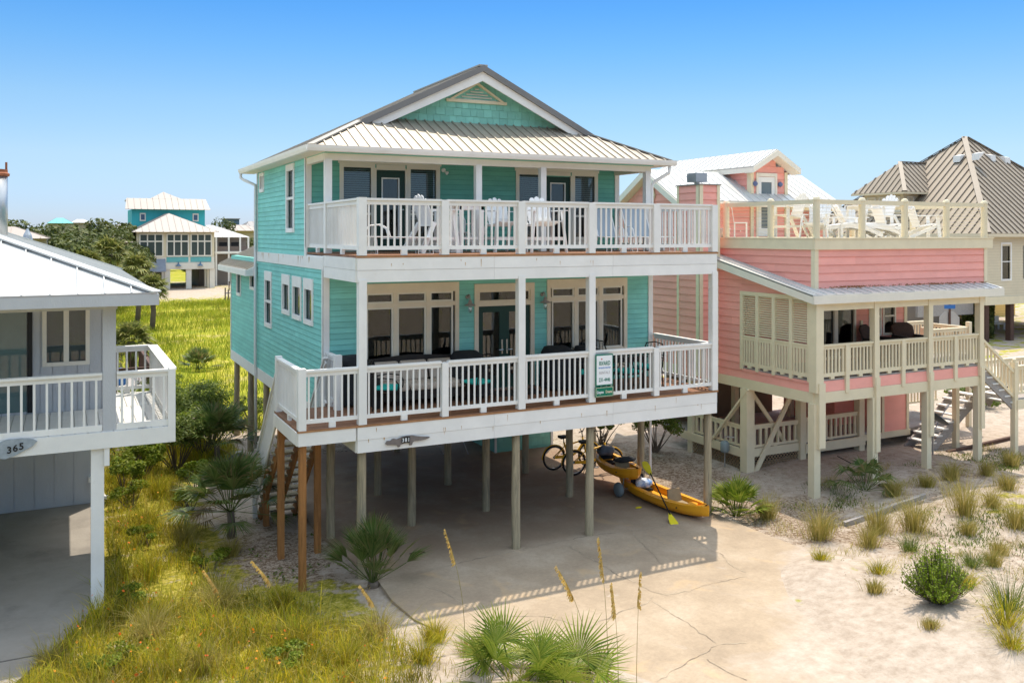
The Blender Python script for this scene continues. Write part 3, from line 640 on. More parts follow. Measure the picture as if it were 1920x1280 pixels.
rail_bay((4.82,YP+.07),(4.82,YL+.0),Z2,1.05,sp=.1,b=.03,parent=HS); rail_bay((4.82,YL+.14),(4.82,YU-.03),Z2,1.05,sp=.1,parent=HS); rail_bay((12.92,YP+.07),(12.92,YU-.03),Z2,1.05,parent=HS)
# upper porch columns and beam
for x in (4.84,8.22,9.85,12.76): post(x,YL+.06,Z2,7.7,.14,name='porch_column')
mb=MB(); mb.box(X0,X1,YL,YL+.12,7.68,7.82); mb.box(X0,X0+.12,YL+.121,YU,7.68,7.82); mb.box(X1-.12,X1,YL+.121,YU,7.68,7.82); mb.build('porch_beam',wtrim,HS)
# eaves, roof
EX0,EX1,EY0,EY1=4.42,13.27,17.8,25.6; SL=.49
mb=MB(); mb.box(EX0+.02,EX1-.02,EY0+.02,YL,7.835,7.85); mb.box(EX0+.02,X0,YL,EY1-.02,7.835,7.85); mb.box(X1,EX1-.02,YL,EY1-.02,7.835,7.85); mb.build('soffit',wtrim,HS)
def gutter(pts,name='gutter'):
    mb=MB()
    for p,q,(nx_,ny_) in pts:
        p=Vector(p);q=Vector(q); U=(q-p).normalized(); L=(q-p).length; F=(p,U,Vector((nx_,ny_,0)))
        prof=[(0,-.12),(.07,-.12),(.10,-.06),(.115,0),(.10,0),(.09,-.05),(.06,-.105),(.01,-.105),(.01,0),(0,0)]
        V=[p+U*t+F[2]*a+Vector((0,0,b)) for t in (0,L) for a,b in prof]; n_=len(prof)
        mb.add(V,[(i,(i+1)%n_,n_+(i+1)%n_,n_+i) for i in range(n_)]+[tuple(range(n_)),tuple(range(n_,2*n_))])
    return mb.build(name,white,HS)
gutter([((EX0-.1,EY0,7.95),(EX1+.1,EY0,7.95),(0,-1)),((EX0,EY0,7.95),(EX0,EY1,7.95),(-1,0)),((EX1,EY0,7.95),(EX1,EY1,7.95),(1,0))])
zr=lambda d:7.95+SL*d
mid=(EX0+EX1)/2; hw=mid-EX0; d=1.6; YV=19.2; YG=19.57
zt=zr(hw); zg=zr(d)
pm=MB(); rm=pm
A0=(EX0-.04,EY0-.04,7.93); A1=(EX1+.04,EY0-.04,7.93)
roof_face(pm,rm,[A0,A1,(EX1-1.95,EY0+1.95,zr(1.95)),(EX0+1.95,EY0+1.95,zr(1.95))],(1,0,0),.232)
roof_face(pm,rm,[A0,(EX0+d-.18,YV,zr(d-.2)),(mid,YV,zt),(mid,EY1-2,zt),(EX0+2.,EY1-2.,zr(2)),(EX0-.04,EY1+.04,7.93)],(0,1,0),.232)
roof_face(pm,rm,[A1,(EX1-d+.18,YV,zr(d-.2)),(mid,YV,zt),(mid,EY1-2,zt),(EX1-2.,EY1-2.,zr(2)),(EX1+.04,EY1+.04,7.93)],(0,1,0),.232)
roof_face(pm,rm,[(EX0-.04,EY1+.04,7.93),(EX1+.04,EY1+.04,7.93),(EX1-2,EY1-2,zr(2)),(EX0+2,EY1-2,zr(2))],(1,0,0),.232)
rf=pm.build('roof',metalroof,HS)
mb=MB(); mb.prism([(EX0+2,EY1-2.1,zr(2)),(EX1-2,EY1-2.1,zr(2)),(mid,EY1-2.1,zt)],(0,.05,0)); mb.build('rear_gable',tealsh,HS)
mb=MB()
for s in (-1,1):
    ex=EX0 if s<0 else EX1
    mb.beam((ex+s*.02,EY0-.02,7.955),(ex-s*(d-.15),EY0+d-.15,zr(d-.15)+.02),.16,.03)
mb.beam((mid,YV-.04,zt+.02),(mid,EY1-1.98,zt+.02),.22,.04); mb.build('ridge_cap',metalroof,rf)
# gable verge: dark metal edge over white rake board
for s in (-1,1):
    ex=EX0 if s<0 else EX1
    p0=Vector((ex-s*(d-.22),YV,zr(d-.22))); p1=Vector((mid,YV,zt)); dn=Vector((0,0,-1))
    mb=MB(); mb.prism([p0+Vector((0,0,.03)),p1+Vector((0,0,.03)),p1-Vector((0,0,.12)),p0-Vector((0,0,.12))] ,(0,-.06,0)); mb.build('rake_edge_metal',greyrib,HS)
    mb=MB(); q0=p0+Vector((-s*.12,0,0)); mb.prism([q0-Vector((0,0,.06)),p1-Vector((0,0,.122)),p1-Vector((0,0,.34)),q0-Vector((0,0,.24))],(0,.04,0)); mb.build('rake_board',white,HS)
    mb=MB(); mb.prism([p0-Vector((s*.12,0,.13)),p1-Vector((0,-0.041,.13)),p1+Vector((0,YG-YV,-.13)),p0+Vector((-s*.12,YG-YV,-.13))],(0,0,-.02)); mb.build('gable_soffit',white,HS)
# gable wall with shingles and louvre
zb=zr(YG-EY0)-.03
mb=MB(); mb.prism([(EX0+1.75,YG,zb),(EX1-1.75,YG,zb),(mid,YG,zt-.1)],(0,.1,0)); gw=mb.build('gable_wall',tealsh,HS)
mb=MB(); z=zb; r_=0
while z<zt-.35:
    x=EX0+1.7+random.uniform(0,.1)
    while x<EX1-1.7:
        ww=random.uniform(.15,.24); zz_=z+.19+random.uniform(-.012,.012)
        hwz=lambda xx:zt-.12-abs(xx-mid)*SL
        if hwz(x)>z+.05 and hwz(x+ww)>z+.05:
            zt_=min(zz_,hwz(x)-.0,hwz(x+ww)-.0)
            if zt_>z+.03: mb.add([(x+.003,YG-.02,z+random.uniform(-.008,.008)),(x+ww-.003,YG-.02,z),(x+ww-.003,YG-.004,zt_),(x+.003,YG-.004,zt_),(x+.003,YG+.01,z),(x+ww-.003,YG+.01,z)],[(0,1,2,3),(4,5,1,0),(0,3,4),(1,5,2)])
        x+=ww
    z+=.185; r_+=1
mb.build('shingles',tealsh,gw,recalc=False)
lv0=zt-.82
mb=MB(); tri=lambda k,z0:[(mid-(zt-.36-z0-k)*1.72,YG,z0),(mid+(zt-.36-z0-k)*1.72,YG,z0),(mid,YG,zt-.34-k*.9)]
T=tri(0,lv0)
a,b,c=[Vector(t) for t in T]
mb.beam(a+Vector((0,-.03,.03)),b+Vector((0,-.03,.03)),.05,.07); mb.beam(a+Vector((.04,-.032,.01)),c+Vector((0,-.032,-.01)),.05,.07,up=(0,-1,0)); mb.beam(b+Vector((-.04,-.034,.01)),c+Vector((0,-.034,-.01)),.05,.07,up=(0,-1,0))
lo=mb.build('gable_louvre',cream,HS)
mb=MB()
for k in range(5):
    zz_=lv0+.07+k*.066; wd=(zt-.42-zz_)*1.72-.06
    if wd>.03: mb.beam((mid-wd,YG-.03,zz_),(mid+wd,YG-.03,zz_),.05,.014,up=(0,-.6,.8))
mb.build('louvre_slat',wtrim,lo)
# downspouts
mb=MB(); mb.tube([(EX0-.05,EY1-.1,7.85),(EX0-.05,EY1-.1,7.72),(EX0+.0,EY1-.25,7.66),(X0-.07,YR-.06,7.5),(X0-.07,YR-.06,7.3),(X0-.07,YR-.06,2.6),(X0-.06,YR-.06,2.3),(X0-.06,YR-.06,.3)],.04,8); mb.build('downspout',whiteold,HS,smooth=True)
mb=MB(); mb.tube([(EX1-.05,EY0+.0,7.84),(EX1-.05,EY0+.02,7.66),(EX1-.3,YL+.02,7.45),(12.9,YL+.04,7.36),(12.9,YL+.04,6.8),(12.9,YL+.04,5.8)],.042,8); mb.build('downspout',white,HS,smooth=True)
mb=MB(); mb.tube([(12.93,18.2,2.3),(12.93,18.2,-.1)],.03,8); mb.build('drain_pipe',whiteplastic,HS)
# rear low roof
mb=MB(); rm=mb; RZ=lambda x:5.22+.5*(x-4.45)
roof_face(mb,rm,[(4.45,YR+.02,5.22),(8.8,YR+.02,RZ(8.8)),(8.8,30.,RZ(8.8)),(4.45,30.,5.22)],(0,1,0),.22)
roof_face(mb,rm,[(13.15,YR+.02,5.22),(8.8,YR+.02,RZ(8.8)),(8.8,30.,RZ(8.8)),(13.15,30.,5.22)],(0,1,0),.22)
r2=mb.build('rear_roof',metalroof,HS)
mb=MB(); mb.box(4.42,4.46,YR,30.,5.02,5.19); mb.box(4.46,X0,YR,30,5.04,5.07); mb.prism([(4.45,YR-.02,5.02),(4.45,YR-.02,5.18),(5.2,YR-.02,5.55),(5.2,YR-.02,5.3),(4.75,YR-.02,5.02)],(0,.04,0)); mb.build('rear_eave_board',white,HS)
mb=MB(); rr_=random.Random(4)
for k in range(26):
    x=rr_.uniform(4.9,12.9); L=rr_.uniform(.03,.16); zt_=rr_.choice((2.62,2.50,2.43,5.68,5.62)); wd=rr_.uniform(.003,.009); mb.prism([(x-wd,YF-.0365,zt_),(x+wd,YF-.0365,zt_),(x+wd*.4,YF-.0365,zt_-L),(x-wd*.3,YF-.0365,zt_-L*.9)],(0,-.0015,0))
for k in range(16):
    y=rr_.uniform(19,24.8); L=rr_.uniform(.06,.22); wd=rr_.uniform(.008,.03); mb.prism([(X0-.0268,y-wd,5.67),(X0-.0268,y+wd,5.67),(X0-.0268,y,5.67-L)],(-.0015,0,0))
mb.build('rust_streaks',mat('rust streak',(.52,.33,.15),.9,.4,20),HS)
# piles
PL=[(4.9,15.97),(8.06,15.92),(9.8,15.95),(12.9,15.97),(4.92,18.2),(6.7,18.2),(8.56,18.4),(10.8,18.5),(12.72,18.3),(4.9,20.7),(6.75,20.7),(8.6,20.75),(10.84,20.85),(12.85,20.75),(4.87,24.5),(4.87,26.75),(4.87,29.1),(8.6,24.6),(12.7,25.),(12.7,29.)]
for x,y in PL:
    mb=MB(); n_=14; pts=[];rs=[]
    for k in range(7): pts.append((x+random.uniform(-.008,.008),y+random.uniform(-.008,.008),-.55+k*(2.85+.03)/6)); rs.append(.094-.002*k+random.uniform(-.003,.003))
    mb.tube(pts,rs,n_); mb.build('pile',pile,HS,smooth=True)
# storage enclosure with shingle cladding
mb=MB(); mb.box(11.06,12.9,23.15,25,-.1,2.3); en=mb.build('storage_room_wall',tealsh,HS)
mb=MB(); z=-.02
while z<2.2:
    for (F,a,b) in ((FRO(23.15),11.1,12.86),(FLE(11.06),-25,-23.2)):
        x=a+random.uniform(0,.1)
        while x<b:
            ww=min(random.uniform(.14,.2),b-x); 
            if ww>.04: mb.add([F[0]+F[1]*(x+.003)+F[2]*.02+Vector((0,0,z)),F[0]+F[1]*(x+ww-.003)+F[2]*.02+Vector((0,0,z)),F[0]+F[1]*(x+ww-.003)+F[2]*.004+Vector((0,0,z+.23)),F[0]+F[1]*(x+.003)+F[2]*.004+Vector((0,0,z+.23))],[(0,1,2,3)])
            x+=ww
    z+=.22
mb.build('shingles',tealsh,en,recalc=False)
mb=MB(); mb.box(11.03,11.09,23.12,23.16,-.1,2.3); mb.box(12.86,12.93,23.11,23.17,-.1,2.3); mb.build('corner_board',white,en)
# lanterns
for x in (7.93,9.8):
    mb=MB(); mb.lathe((x,YL-.015,4.78),[(.045,0),(.045,.02),(.02,.03)],12,(0,-1,0)); mb.tube([(x,YL-.03,4.78),(x,YL-.10,4.84),(x,YL-.16,4.80),(x,YL-.17,4.74)],.012,8)
    mb.lathe((x,YL-.17,4.60),[(.13,0),(.12,.012),(.05,.05),(.03,.12),(.012,.14)],16)
    ln=mb.build('wall_lantern',drift,HS,smooth=True)
    mb=MB(); mb.lathe((x,YL-.17,4.44),[(.01,0),(.035,.02),(.04,.1),(.04,.17)],12); mb.build('lamp_glass',glassmat('lantern glass '+str(x),(.9,.9,.9),.2,.5),ln,smooth=True)
mb=MB(); mb.lathe((7.97,YU-.01,7.66),[(.05,0),(.05,.03)],12,(0,-1,0)); mb.lathe((8.0,YU-.06,7.62),[(.02,0),(.045,.07)],10,(.3,-.8,-.4)); mb.build('floodlight',whiteplastic,HS)
# landing and stairs
BP=[(3.78,15.86,-.62,2.45),(3.78,17.62,-.7,2.45),(4.5,17.62,-.6,2.45),(3.92,19.75,-.7,1.05),(4.68,19.55,-.6,1.2)]
for x,y,z0,z1 in BP: post(x,y,z0,z1,.118,brownpost,'stair_post')
mb=MB()
for x in (3.9,4.28,4.66): mb.beam((x,17.74,2.42),(x,20.5,-.28),.045,.26)
mb.build('stringer',brownpost,HS)
for k in range(13):
    z=2.48-k*.205; y=17.86+k*.205
    mb=MB(); mb.box(3.84,4.72,y-.13,y+.02,z-.04,z); mb.box(3.84,4.72,y+.028,y+.135,z-.04,z); mb.build('tread',pile,HS)
# sloping stair balustrades
def slope_rail(x,y0,z0,y1,z1,m,parent,h=.98,sp=.12,b=.034,closed=False):
    mb=MB(); mb.beam((x,y0,z0+h),(x,y1,z1+h),.1,.04); mb.beam((x,y0,z0+h-.09),(x,y1,z1+h-.09),.035,.08); mb.beam((x,y0,z0+.1),(x,y1,z1+.1),.035,.08)
    n_=int(abs(y1-y0)/sp)
    for i in range(1,n_): t=i/n_; y=y0+(y1-y0)*t; z=z0+(z1-z0)*t; mb.box(x-b/2,x+b/2,y-b/2,y+b/2,z+.1,z+h-.08)
    mb.box(x-.05,x+.05,y1-.05,y1+.05,z1-.3,z1+h)
    return mb.build('stair_railing',m,parent)
slope_rail(3.8,17.75,2.7,20.4,-.0,white,HS); slope_rail(4.7,17.75,2.7,20.4,0,whiteold,HS)
# ================================================================ grey neighbour house
GH=thing('beach_house','pale grey board house with white standing seam roof and a corner deck on posts','house',(-4,20,0))
def vboards(F,u0,u1,z0,z1,w,parent,m,name,holes=()):
    mb=MB(); u=u0
    while u<u1-.01:
        e=min(u+w-.012,u1); iv=[(z0,z1)]
        for H in holes:
            if H[0]<(u+e)/2<H[1]: iv=[s for (p,q) in iv for s in ((p,H[2]),(H[3],q)) if s[1]>s[0]]
        for p,q in iv: mb.fbox(F,u,e,-.0,.014,p,q)
        u+=w
    o=mb.build(name,m,parent); return o
F=FRO(18.6); gwin=(-.36,.43,3.72,4.84)
backing(F,-9,.67,2.87,5.15,[holeof(*gwin,.07)]).build('wall',greysd,GH); vboards(F,-9,.67,2.87,5.15,.205,GH,greysd,'front_boards',[gwin])
w=window(GH,F,*gwin,fw=.07,mull=(.035,),bar=.09,inm=interior,g=glass,trim=wtrim,proud=.035,depth=1.5)
mb=MB(); mb.fbox(F,-.6,-.52,.0,.05,2.9,4.86); mb.fbox(F,-2.7,-.601,.02,.055,4.8,4.86); sd=mb.build('sliding_door_frame',blackmetal,GH)
mb=MB(); mb.fbox(F,-2.68,-.61,.02,.03,2.92,4.8); mb.build('pane',mat('blue green sliding door glass',(.10,.17,.17),.06,.25,1.2,spec=.9),sd)
mb=MB(); mb.fbox(F,-.5,.67,-.0,.035,4.95,5.1); mb.build('head_trim',greysd,GH)
mb=MB(); mb.box(-9,.67,18.72,27,2.6,5.15); mb.build('house_body',greysd,GH)
mb=MB(); mb.box(-9,.8,22.9,27,-.1,2.6); lb=mb.build('lower_wall',greysd,GH); vboards(FRO(22.9),-9,.8,-.05,2.58,.4,GH,greysd,'lower_boards')
mb=MB(); mb.box(.5,.62,22.75,22.9,.45,.57); mb.tube([(.75,22.8,.3),(.8,22.7,.12),(.9,22.6,.1)],.05,8); mb.build('wall_outlet',whiteplastic,GH)
mb=MB(); x=-9
while x<1.62: mb.box(x,x+.185,16.46,18.58,2.83,2.87); x+=.195
x=.69
while x<1.6: mb.box(x,x+.185,18.6,20.2,2.83,2.87); x+=.195
mb.build('deck_floor',deckwhite,GH)
mb=MB(); mb.box(-9,1.72,16.42,16.47,2.58,2.85); mb.box(1.66,1.721,16.471,20.2,2.58,2.85); mb.box(-9,1.6,16.5,18.6,2.62,2.8); mb.box(-9,.7,18.6,22.9,2.62,2.8); mb.box(.7,1.6,18.6,20.15,2.66,2.8); mb.build('deck_fascia',white,GH)
mb=MB(); mb.box(.58,.78,16.45,16.6,2.87,5.0); mb.build('porch_post',greysd,GH)
mb=MB(); mb.box(.4,.6,16.5,16.7,-.3,2.6); mb.build('lower_post',white,GH)
mb=MB(); mb.box(.6,.68,16.44,16.49,2.28,2.58); mb.build('post_block',white,GH)
mb=MB(); mb.box(-9,.8,16.42,16.62,4.9,5.06); mb.box(.6,.8,16.621,18.6,4.9,5.06); mb.build('porch_beam',greysd,GH)
for a,b in (((-4,16.47),(.57,16.47)),((.79,16.47),(1.62,16.47))): rail_bay(a,b,2.87,.97,sp=.182,b=.036,capw=.12,gap=.0,parent=GH,m=white,low=.1)
rail_bay((1.65,16.5),(1.65,20.1),2.87,.98,sp=.15,b=.036,capw=.19,gap=.05,parent=GH); rail_bay((.72,20.13),(1.6,20.13),2.87,.98,sp=.18,b=.036,capw=.14,gap=.08,parent=GH)
mb=MB(); mb.box(1.6,1.72,16.415,16.53,2.6,3.84); mb.box(1.6,1.71,20.08,20.2,2.6,3.84); mb.build('corner_post',white,GH)
# roof
gx0,gx1,gy0,gy1=-9.6,1.39,16.,27.3; gs=.365; z0=5.17; hh=(gy1-gy0)/2
pm=MB(); rm=pm
A,B_,C_,D_=(gx0,gy0,z0),(gx1,gy0,z0),(gx1,gy1,z0),(gx0,gy1,z0); r0=(gx0+hh,gy0+hh,z0+gs*hh); r1=(gx1-hh,gy0+hh,z0+gs*hh)
if r1[0]<r0[0]: r1=r0=((gx0+gx1)/2,gy0+hh,z0+gs*hh)
roof_face(pm,rm,[A,B_,r1,r0] if r0!=r1 else [A,B_,r1],(1,0,0),.4,.02,.03); roof_face(pm,rm,[B_,C_,r1],(0,1,0),.4,.02,.03)
roof_face(pm,rm,[C_,D_,r0] ,(1,0,0),.4,.02,.03); roof_face(pm,rm,[A,D_,r0],(0,1,0),.4,.02,.03)
grf=pm.build('roof',whiteroof,GH)
mb=MB()
for p in (B_,C_): mb.beam(Vector(p)+Vector((0,0,.025)),Vector(r1)+Vector((0,0,.025)),.2,.03)
mb.build('hip_cap',whiteroof,grf)
mb=MB(); mb.box(gx0,gx1+.02,gy0-.03,gy0,4.98,5.16); mb.box(gx1,gx1+.03,gy0,gy1,4.98,5.16); mb.build('eave_fascia',greysd,GH)
mb=MB(); mb.box(gx0,gx1,gy0-.03,gy0+.02,5.161,5.19); mb.build('eave_drip_edge',galv,GH)
mb=MB(); mb.box(gx0,gx1-.01,gy0+.01,18.6,5.09,5.11); mb.box(.68,gx1-.01,18.6,gy1,5.09,5.11); mb.build('soffit',greysd,GH)
for x in (-2.3,-.95):   # small roof vents near the rear hip
    yy=gy1-2.2 if x>-2 else gy1-3.4; xx=gx1-(gy1-yy); zz_=z0+gs*(gy1-yy)
    mb=MB(); mb.lathe((xx,yy,zz_-.05),[(.14,0),(.09,.22),(.05,.3),(.02,.38)],10); mb.build('roof_vent',galv,grf)

mb=MB(); mb.tube([(-1.36,22.,5.9),(-1.36,22.,7.42)],.28,20); cpo=mb.build('flue_pipe',galv,GH,smooth=True)
mb=MB(); mb.lathe((-1.36,22.,7.4),[(.31,0),(.32,.05),(.28,.08),(.28,.14),(.25,.14),(.25,.02)],20); mb.tube([(-1.11,22.,7.4),(-1.11,22.,7.7)],.025,6); mb.build('rusty_cap',mat('rusty steel',(.32,.11,.05),.8,.3,6),cpo)
gs_=MB(); gs_.prism([(-9,10,-.06),(-2,12,-.06),(-.8,13.8,-.06),(-.14,15.1,-.06),(.3,16,-.06),(.65,17.5,-.06),(.82,22.95,-.06),(-9,22.95,-.06)],(0,0,-.2)); g2=gs_.build('patio_slab',mat('grey concrete slab',(.30,.27,.235),.9,.15,1.2,.3,18,col2=(.19,.17,.15),c2amt=.6,c2scale=.8)); g2['kind']='structure'
mb=MB(); mb.box(-9,.5,14.95,14.98,-.0595,-.054); o=mb.build('slab_joint',mat('dark joint',(.14,.125,.11),.9)); o['kind']='structure'
# number plaque on grey deck
pq=thing('number_plaque','weathered blue grey shell shaped plaque with house number 365 on white deck fascia','plaque',(-.65,16.41,2.73))
prof=[(-.62,.0),(-.45,.03),(-.36,.11),(-.22,.13),(-.08,.17),(.12,.16),(.27,.14),(.33,.10),(.26,.02),(.15,-.03),(.02,-.10),(-.12,-.14),(-.22,-.12),(-.34,-.16),(-.5,-.12),(-.64,-.08)]
mb=MB(); mb.prism([(-.72+x,16.415,2.71+z) for x,z in prof],(0,-.03,0)); mb.build('board',mat('weathered grey blue board',(.33,.37,.40),.85,.25,10),pq)
for i,c in enumerate('365'): text(c,.15,(-.785+i*.085,16.38,2.66+i*.022),blackmetal,pq,ext=.006,bold=.002)
# ================================================================ pink neighbour house
PK=thing('beach_house','coral pink house with cream trim and a roof deck behind cable rails','house',(19,19,0))
px0,px1,pyf=16.06,22.1,15.9
ptop=lambda y:(4.60+.22*(y-15.75)) if y<20.9 else (7.0+.58*(y-20.95) if y<22.6 else 7.96-.58*(y-22.6))
# side wall
mb=MB(); siding(mb,FLE(px0),-24.3,-18.45,2.35,8.0,.2,(),.018,top=lambda u:ptop(-u)); siding(mb,FLE(px0),-18.45,-pyf,2.35,2.62,.2,(),.018); siding(mb,FLE(px0),-18.45,-16.05,4.64,5.2,.2,(),.018,top=lambda u:ptop(-u))
mb.build('side_siding',pink,PK,recalc=False)
mb=MB(); P=[(px0+.004,y,ptop(y)-.01) for y in (18.45,20.89,20.91,22.6,24.3)]; mb.prism([(px0+.004,24.3,2.35),(px0+.004,18.45,2.35)]+P,(.12,0,0)); mb.prism([(px0+.004,18.45,4.64),(px0+.004,16.,4.64),(px0+.004,18.45,ptop(18.45)-.01)],(.1,0,0)); mb.build('side_wall',pink,PK)
mb=MB(); mb.box(px0-.03,px0+.04,pyf+.02,24.3,2.1,2.36); mb.box(px0+.041,px1+.05,pyf-.03,pyf+.03,2.1,2.36); mb.box(px1,px1+.05,pyf+.03,22,2.1,2.36); mb.build('floor_beam',cream,PK)
mb=MB(); siding(mb,FRO(pyf),px0+.1,px1,2.36,2.62,.26,(),.018); mb.build('porch_skirt_siding',pink,PK,recalc=False)
mb=MB(); mb.box(px0+.03,px1-.03,pyf+.02,18.3,2.37,2.62); mb.build('porch_framing',pink,PK)
mb=MB(); mb.box(px0+.05,px1,pyf+.0,18.3,2.625,2.66); mb.box(px0-.02,px0+.05,pyf+.0,18.45,2.625,2.65); mb.build('porch_floor',drift,PK)
# porch posts
PPX=[16.12,18.08,20.04,22.04]
def pst(x,y,z0,z1,w,name='porch_post',m=cream):
    mb=MB(); mb.box(x-w/2,x+w/2,y-w/2,y+w/2,z0,z1); return mb.build(name,m,PK)
for i,x in enumerate(PPX):
    pst(x,pyf-.0,2.37,4.5,.16 if i else .24)
    pst(x+(.02 if i else .045),pyf-(.03 if i else .055),(1.05,.75,.95,.95)[i],2.6,.145 if i else .2); pst(x-.04,pyf+.03,-.3,2.1,(.2,.18,.17,.16)[i],'lower_post')
for a,b in zip(PPX[:-1],PPX[1:]):
    m_=(a+b)/2; pst(m_,pyf,2.3,3.5,.12,'rail_post')
    for p,q in ((a+.09,m_-.06),(m_+.06,b-.09)): rail_bay((p,pyf),(q,pyf),2.66,.84,sp=.115,b=.045,capw=.12,gap=.06,parent=PK,m=cream,low=.09)
# side louvre bays
YS=[16.05,16.66,17.26,17.86,18.45]
for i,(a,b) in enumerate(zip(YS[:-1],YS[1:])):
    rail_bay((px0,a+.05),(px0,b-.05),2.66,.84,sp=.105,b=.045,capw=.08,gap=.05,parent=PK,m=cream,low=.09)
    mb=MB(); z=3.56; tp=min(4.58,ptop(a+.1)-.14)
    while z<tp: mb.beam((px0,a+.06,z),(px0,b-.06,z),.055,.012,up=(-.5,0,.8)); z+=.058
    mb.build('louvre_panel',cream,PK)
mb=MB()
for y in YS: mb.box(px0-.035,px0+.04,y-.055,y+.055,2.6,min(4.6,ptop(y)-.1))
mb.box(px0-.04,px0+.0,16.3,18.5,4.56,4.66); mb.build('louvre_frame',cream,PK)
# porch beam, skirt roof
mb=MB(); mb.box(px0-.05,px1+.1,pyf-.06,pyf+.08,4.32,4.5); mb.build('porch_beam',cream,PK)
pm=MB(); rm=pm; sx0,sx1,sy0=15.82,22.75,15.7
roof_face(pm,rm,[(sx0,sy0,4.72),(sx1,sy0,4.72),(sx1,16.25,4.84),(sx0,16.25,4.84)],(1,0,0),.3,.02,.02)
zs=lambda y:4.72+.22*(y-sy0)
roof_face(pm,rm,[(sx0,16.25,zs(16.25)),(16.42,16.25,zs(16.25)),(16.42,20.9,zs(20.9)),(sx0,20.9,zs(20.9))],(1,0,0),.3,.02,.02)
o=pm.build('skirt_roof',whiteroof,PK)
mb=MB(); mb.box(sx0,sx1,sy0-.03,sy0,4.5,4.7); mb.prism([(sx0,sy0,4.50),(sx0,sy0,4.70),(sx0,20.9,zs(20.9)-.02),(sx0,20.9,zs(20.9)-.24)],(.03,0,0)); mb.box(sx1-.03,sx1,sy0,16.6,4.5,4.7); mb.build('eave_fascia',wtrim,PK)
mb=MB(); mb.prism([(sx0+.03,sy0,4.5),(px0-.03,sy0,4.5),(px0-.03,20.9,zs(20.9)-.22),(sx0+.03,20.9,zs(20.9)-.22)],(0,0,.01)); mb.box(px0,sx1-.03,sy0,16.6,4.505,4.52); mb.build('soffit',cream,PK)
# upper box with roof deck
bx0,bx1,by0,by1=16.4,22.75,16.22,21.35
mb=MB(); siding(mb,FRO(by0),bx0,bx1,4.8,5.8,.2,(),.018); mb.build('upper_front_siding',pink,PK,recalc=False)
mb=MB(); siding(mb,FLE(bx0),-by1,-by0,4.8,5.8,.2,(),.018); mb.build('upper_side_siding',pink,PK,recalc=False)
mb=MB(); mb.box(bx0+.005,bx1-.005,by0+.005,by1,4.55,5.98); mb.build('upper_body',pink,PK)
mb=MB(); mb.box(bx0-.02,bx0+.09,by0-.03,by0+.001,4.8,5.8); mb.box(bx0-.032,bx0+.001,by0-.031,by0+.1,4.78,5.8); mb.box(bx1-.1,bx1+.02,by0-.03,by0+.001,4.8,5.8); mb.build('corner_board',cream,PK)
mb=MB(); mb.box(bx0-.05,bx1+.22,by0-.06,by0-.0,5.78,6.04); mb.box(bx0-.055,bx0+.0,by0-.0,by1,5.78,6.04); mb.box(bx1+.16,bx1+.22,by0,by1,5.78,6.04); mb.build('parapet_band',cream,PK)
mb=MB(); mb.box(bx0-.07,bx1+.24,by0-.08,by1,6.042,6.075); mb.build('roof_deck_floor',cream,PK)
RX=[16.5,18.05,19.6,21.2,22.75]
mb_=lambda x,y:(MB().lathe((x,y,6.0),[(.085,0),(.085,.98),(.095,.99),(.095,1.02),(.07,1.07),(.02,1.09)],12).build('deck_rail_post',cream,PK,smooth=False))
for x in RX: mb_(x,by0+.05)
for y in (17.8,19.55): mb_(16.45,y)
mb_(22.75,18.6); mb_(22.75,20.9); mb_(21.2,21.1)
seg=[((RX[i],by0+.05),(RX[i+1],by0+.05)) for i in range(4)]+[((16.45,by0+.05),(16.45,17.8)),((16.45,17.8),(16.45,19.55)),((16.45,19.55),(16.45,21.1)),((22.75,by0+.05),(22.75,18.6)),((22.75,18.6),(22.75,20.9)),((20.3,21.1),(21.2,21.1)),((21.2,21.1),(22.75,21.1))]
for a,b in seg:
    mb=MB(); mb.beam((*a,6.96),(*b,6.96),.09,.11)
    for k in range(8): mb.beam((*a,6.18+k*.09),(*b,6.18+k*.09),.007,.007)
    mb.build('cable_railing',cream,PK)
# porch back wall
PW=FRO(18.3)
ph=[(18.6,20.0,2.7,4.35),(20.62,21.04,3.3,4.3),(21.16,21.62,3.3,4.3)]
mb=MB(); siding(mb,PW,px0+.1,px1,2.66,4.6,.2,ph,.018); mb.build('porch_wall_siding',pink,PK,recalc=False); backing(PW,px0+.1,px1,2.6,4.7,ph).build('porch_wall',pink,PK)
window(PK,PW,18.55,20.05,2.68,4.4,fw=.07,mull=(19.28,),bar=.14,trim=wtrim,g=glassd,inm=interior,name='glazed_double_door')
window(PK,PW,20.56,21.07,3.25,4.35,fw=.06,rails=(3.8,),trim=wtrim,g=glassd,inm=interior); window(PK,PW,21.12,21.66,3.25,4.35,fw=.06,rails=(3.8,),trim=wtrim,g=glassd,inm=interior)
mb=MB(); mb.fbox(PW,20.2,20.28,0,.06,3.55,3.72); mb.build('porch_light',cream,PK)
mb=MB(); mb.fbox(PW,px1-.1,px1+.02,-.1,.03,2.66,4.5); mb.build('corner_board',cream,PK)
mb=MB(); mb.box(px0+.05,px1,18.42,24,2.4,4.62); mb.build('main_body',pink,PK)
mb=MB(); mb.box(px0,bx1,pyf,24,4.53,4.545); mb.build('porch_ceiling',cream,PK)
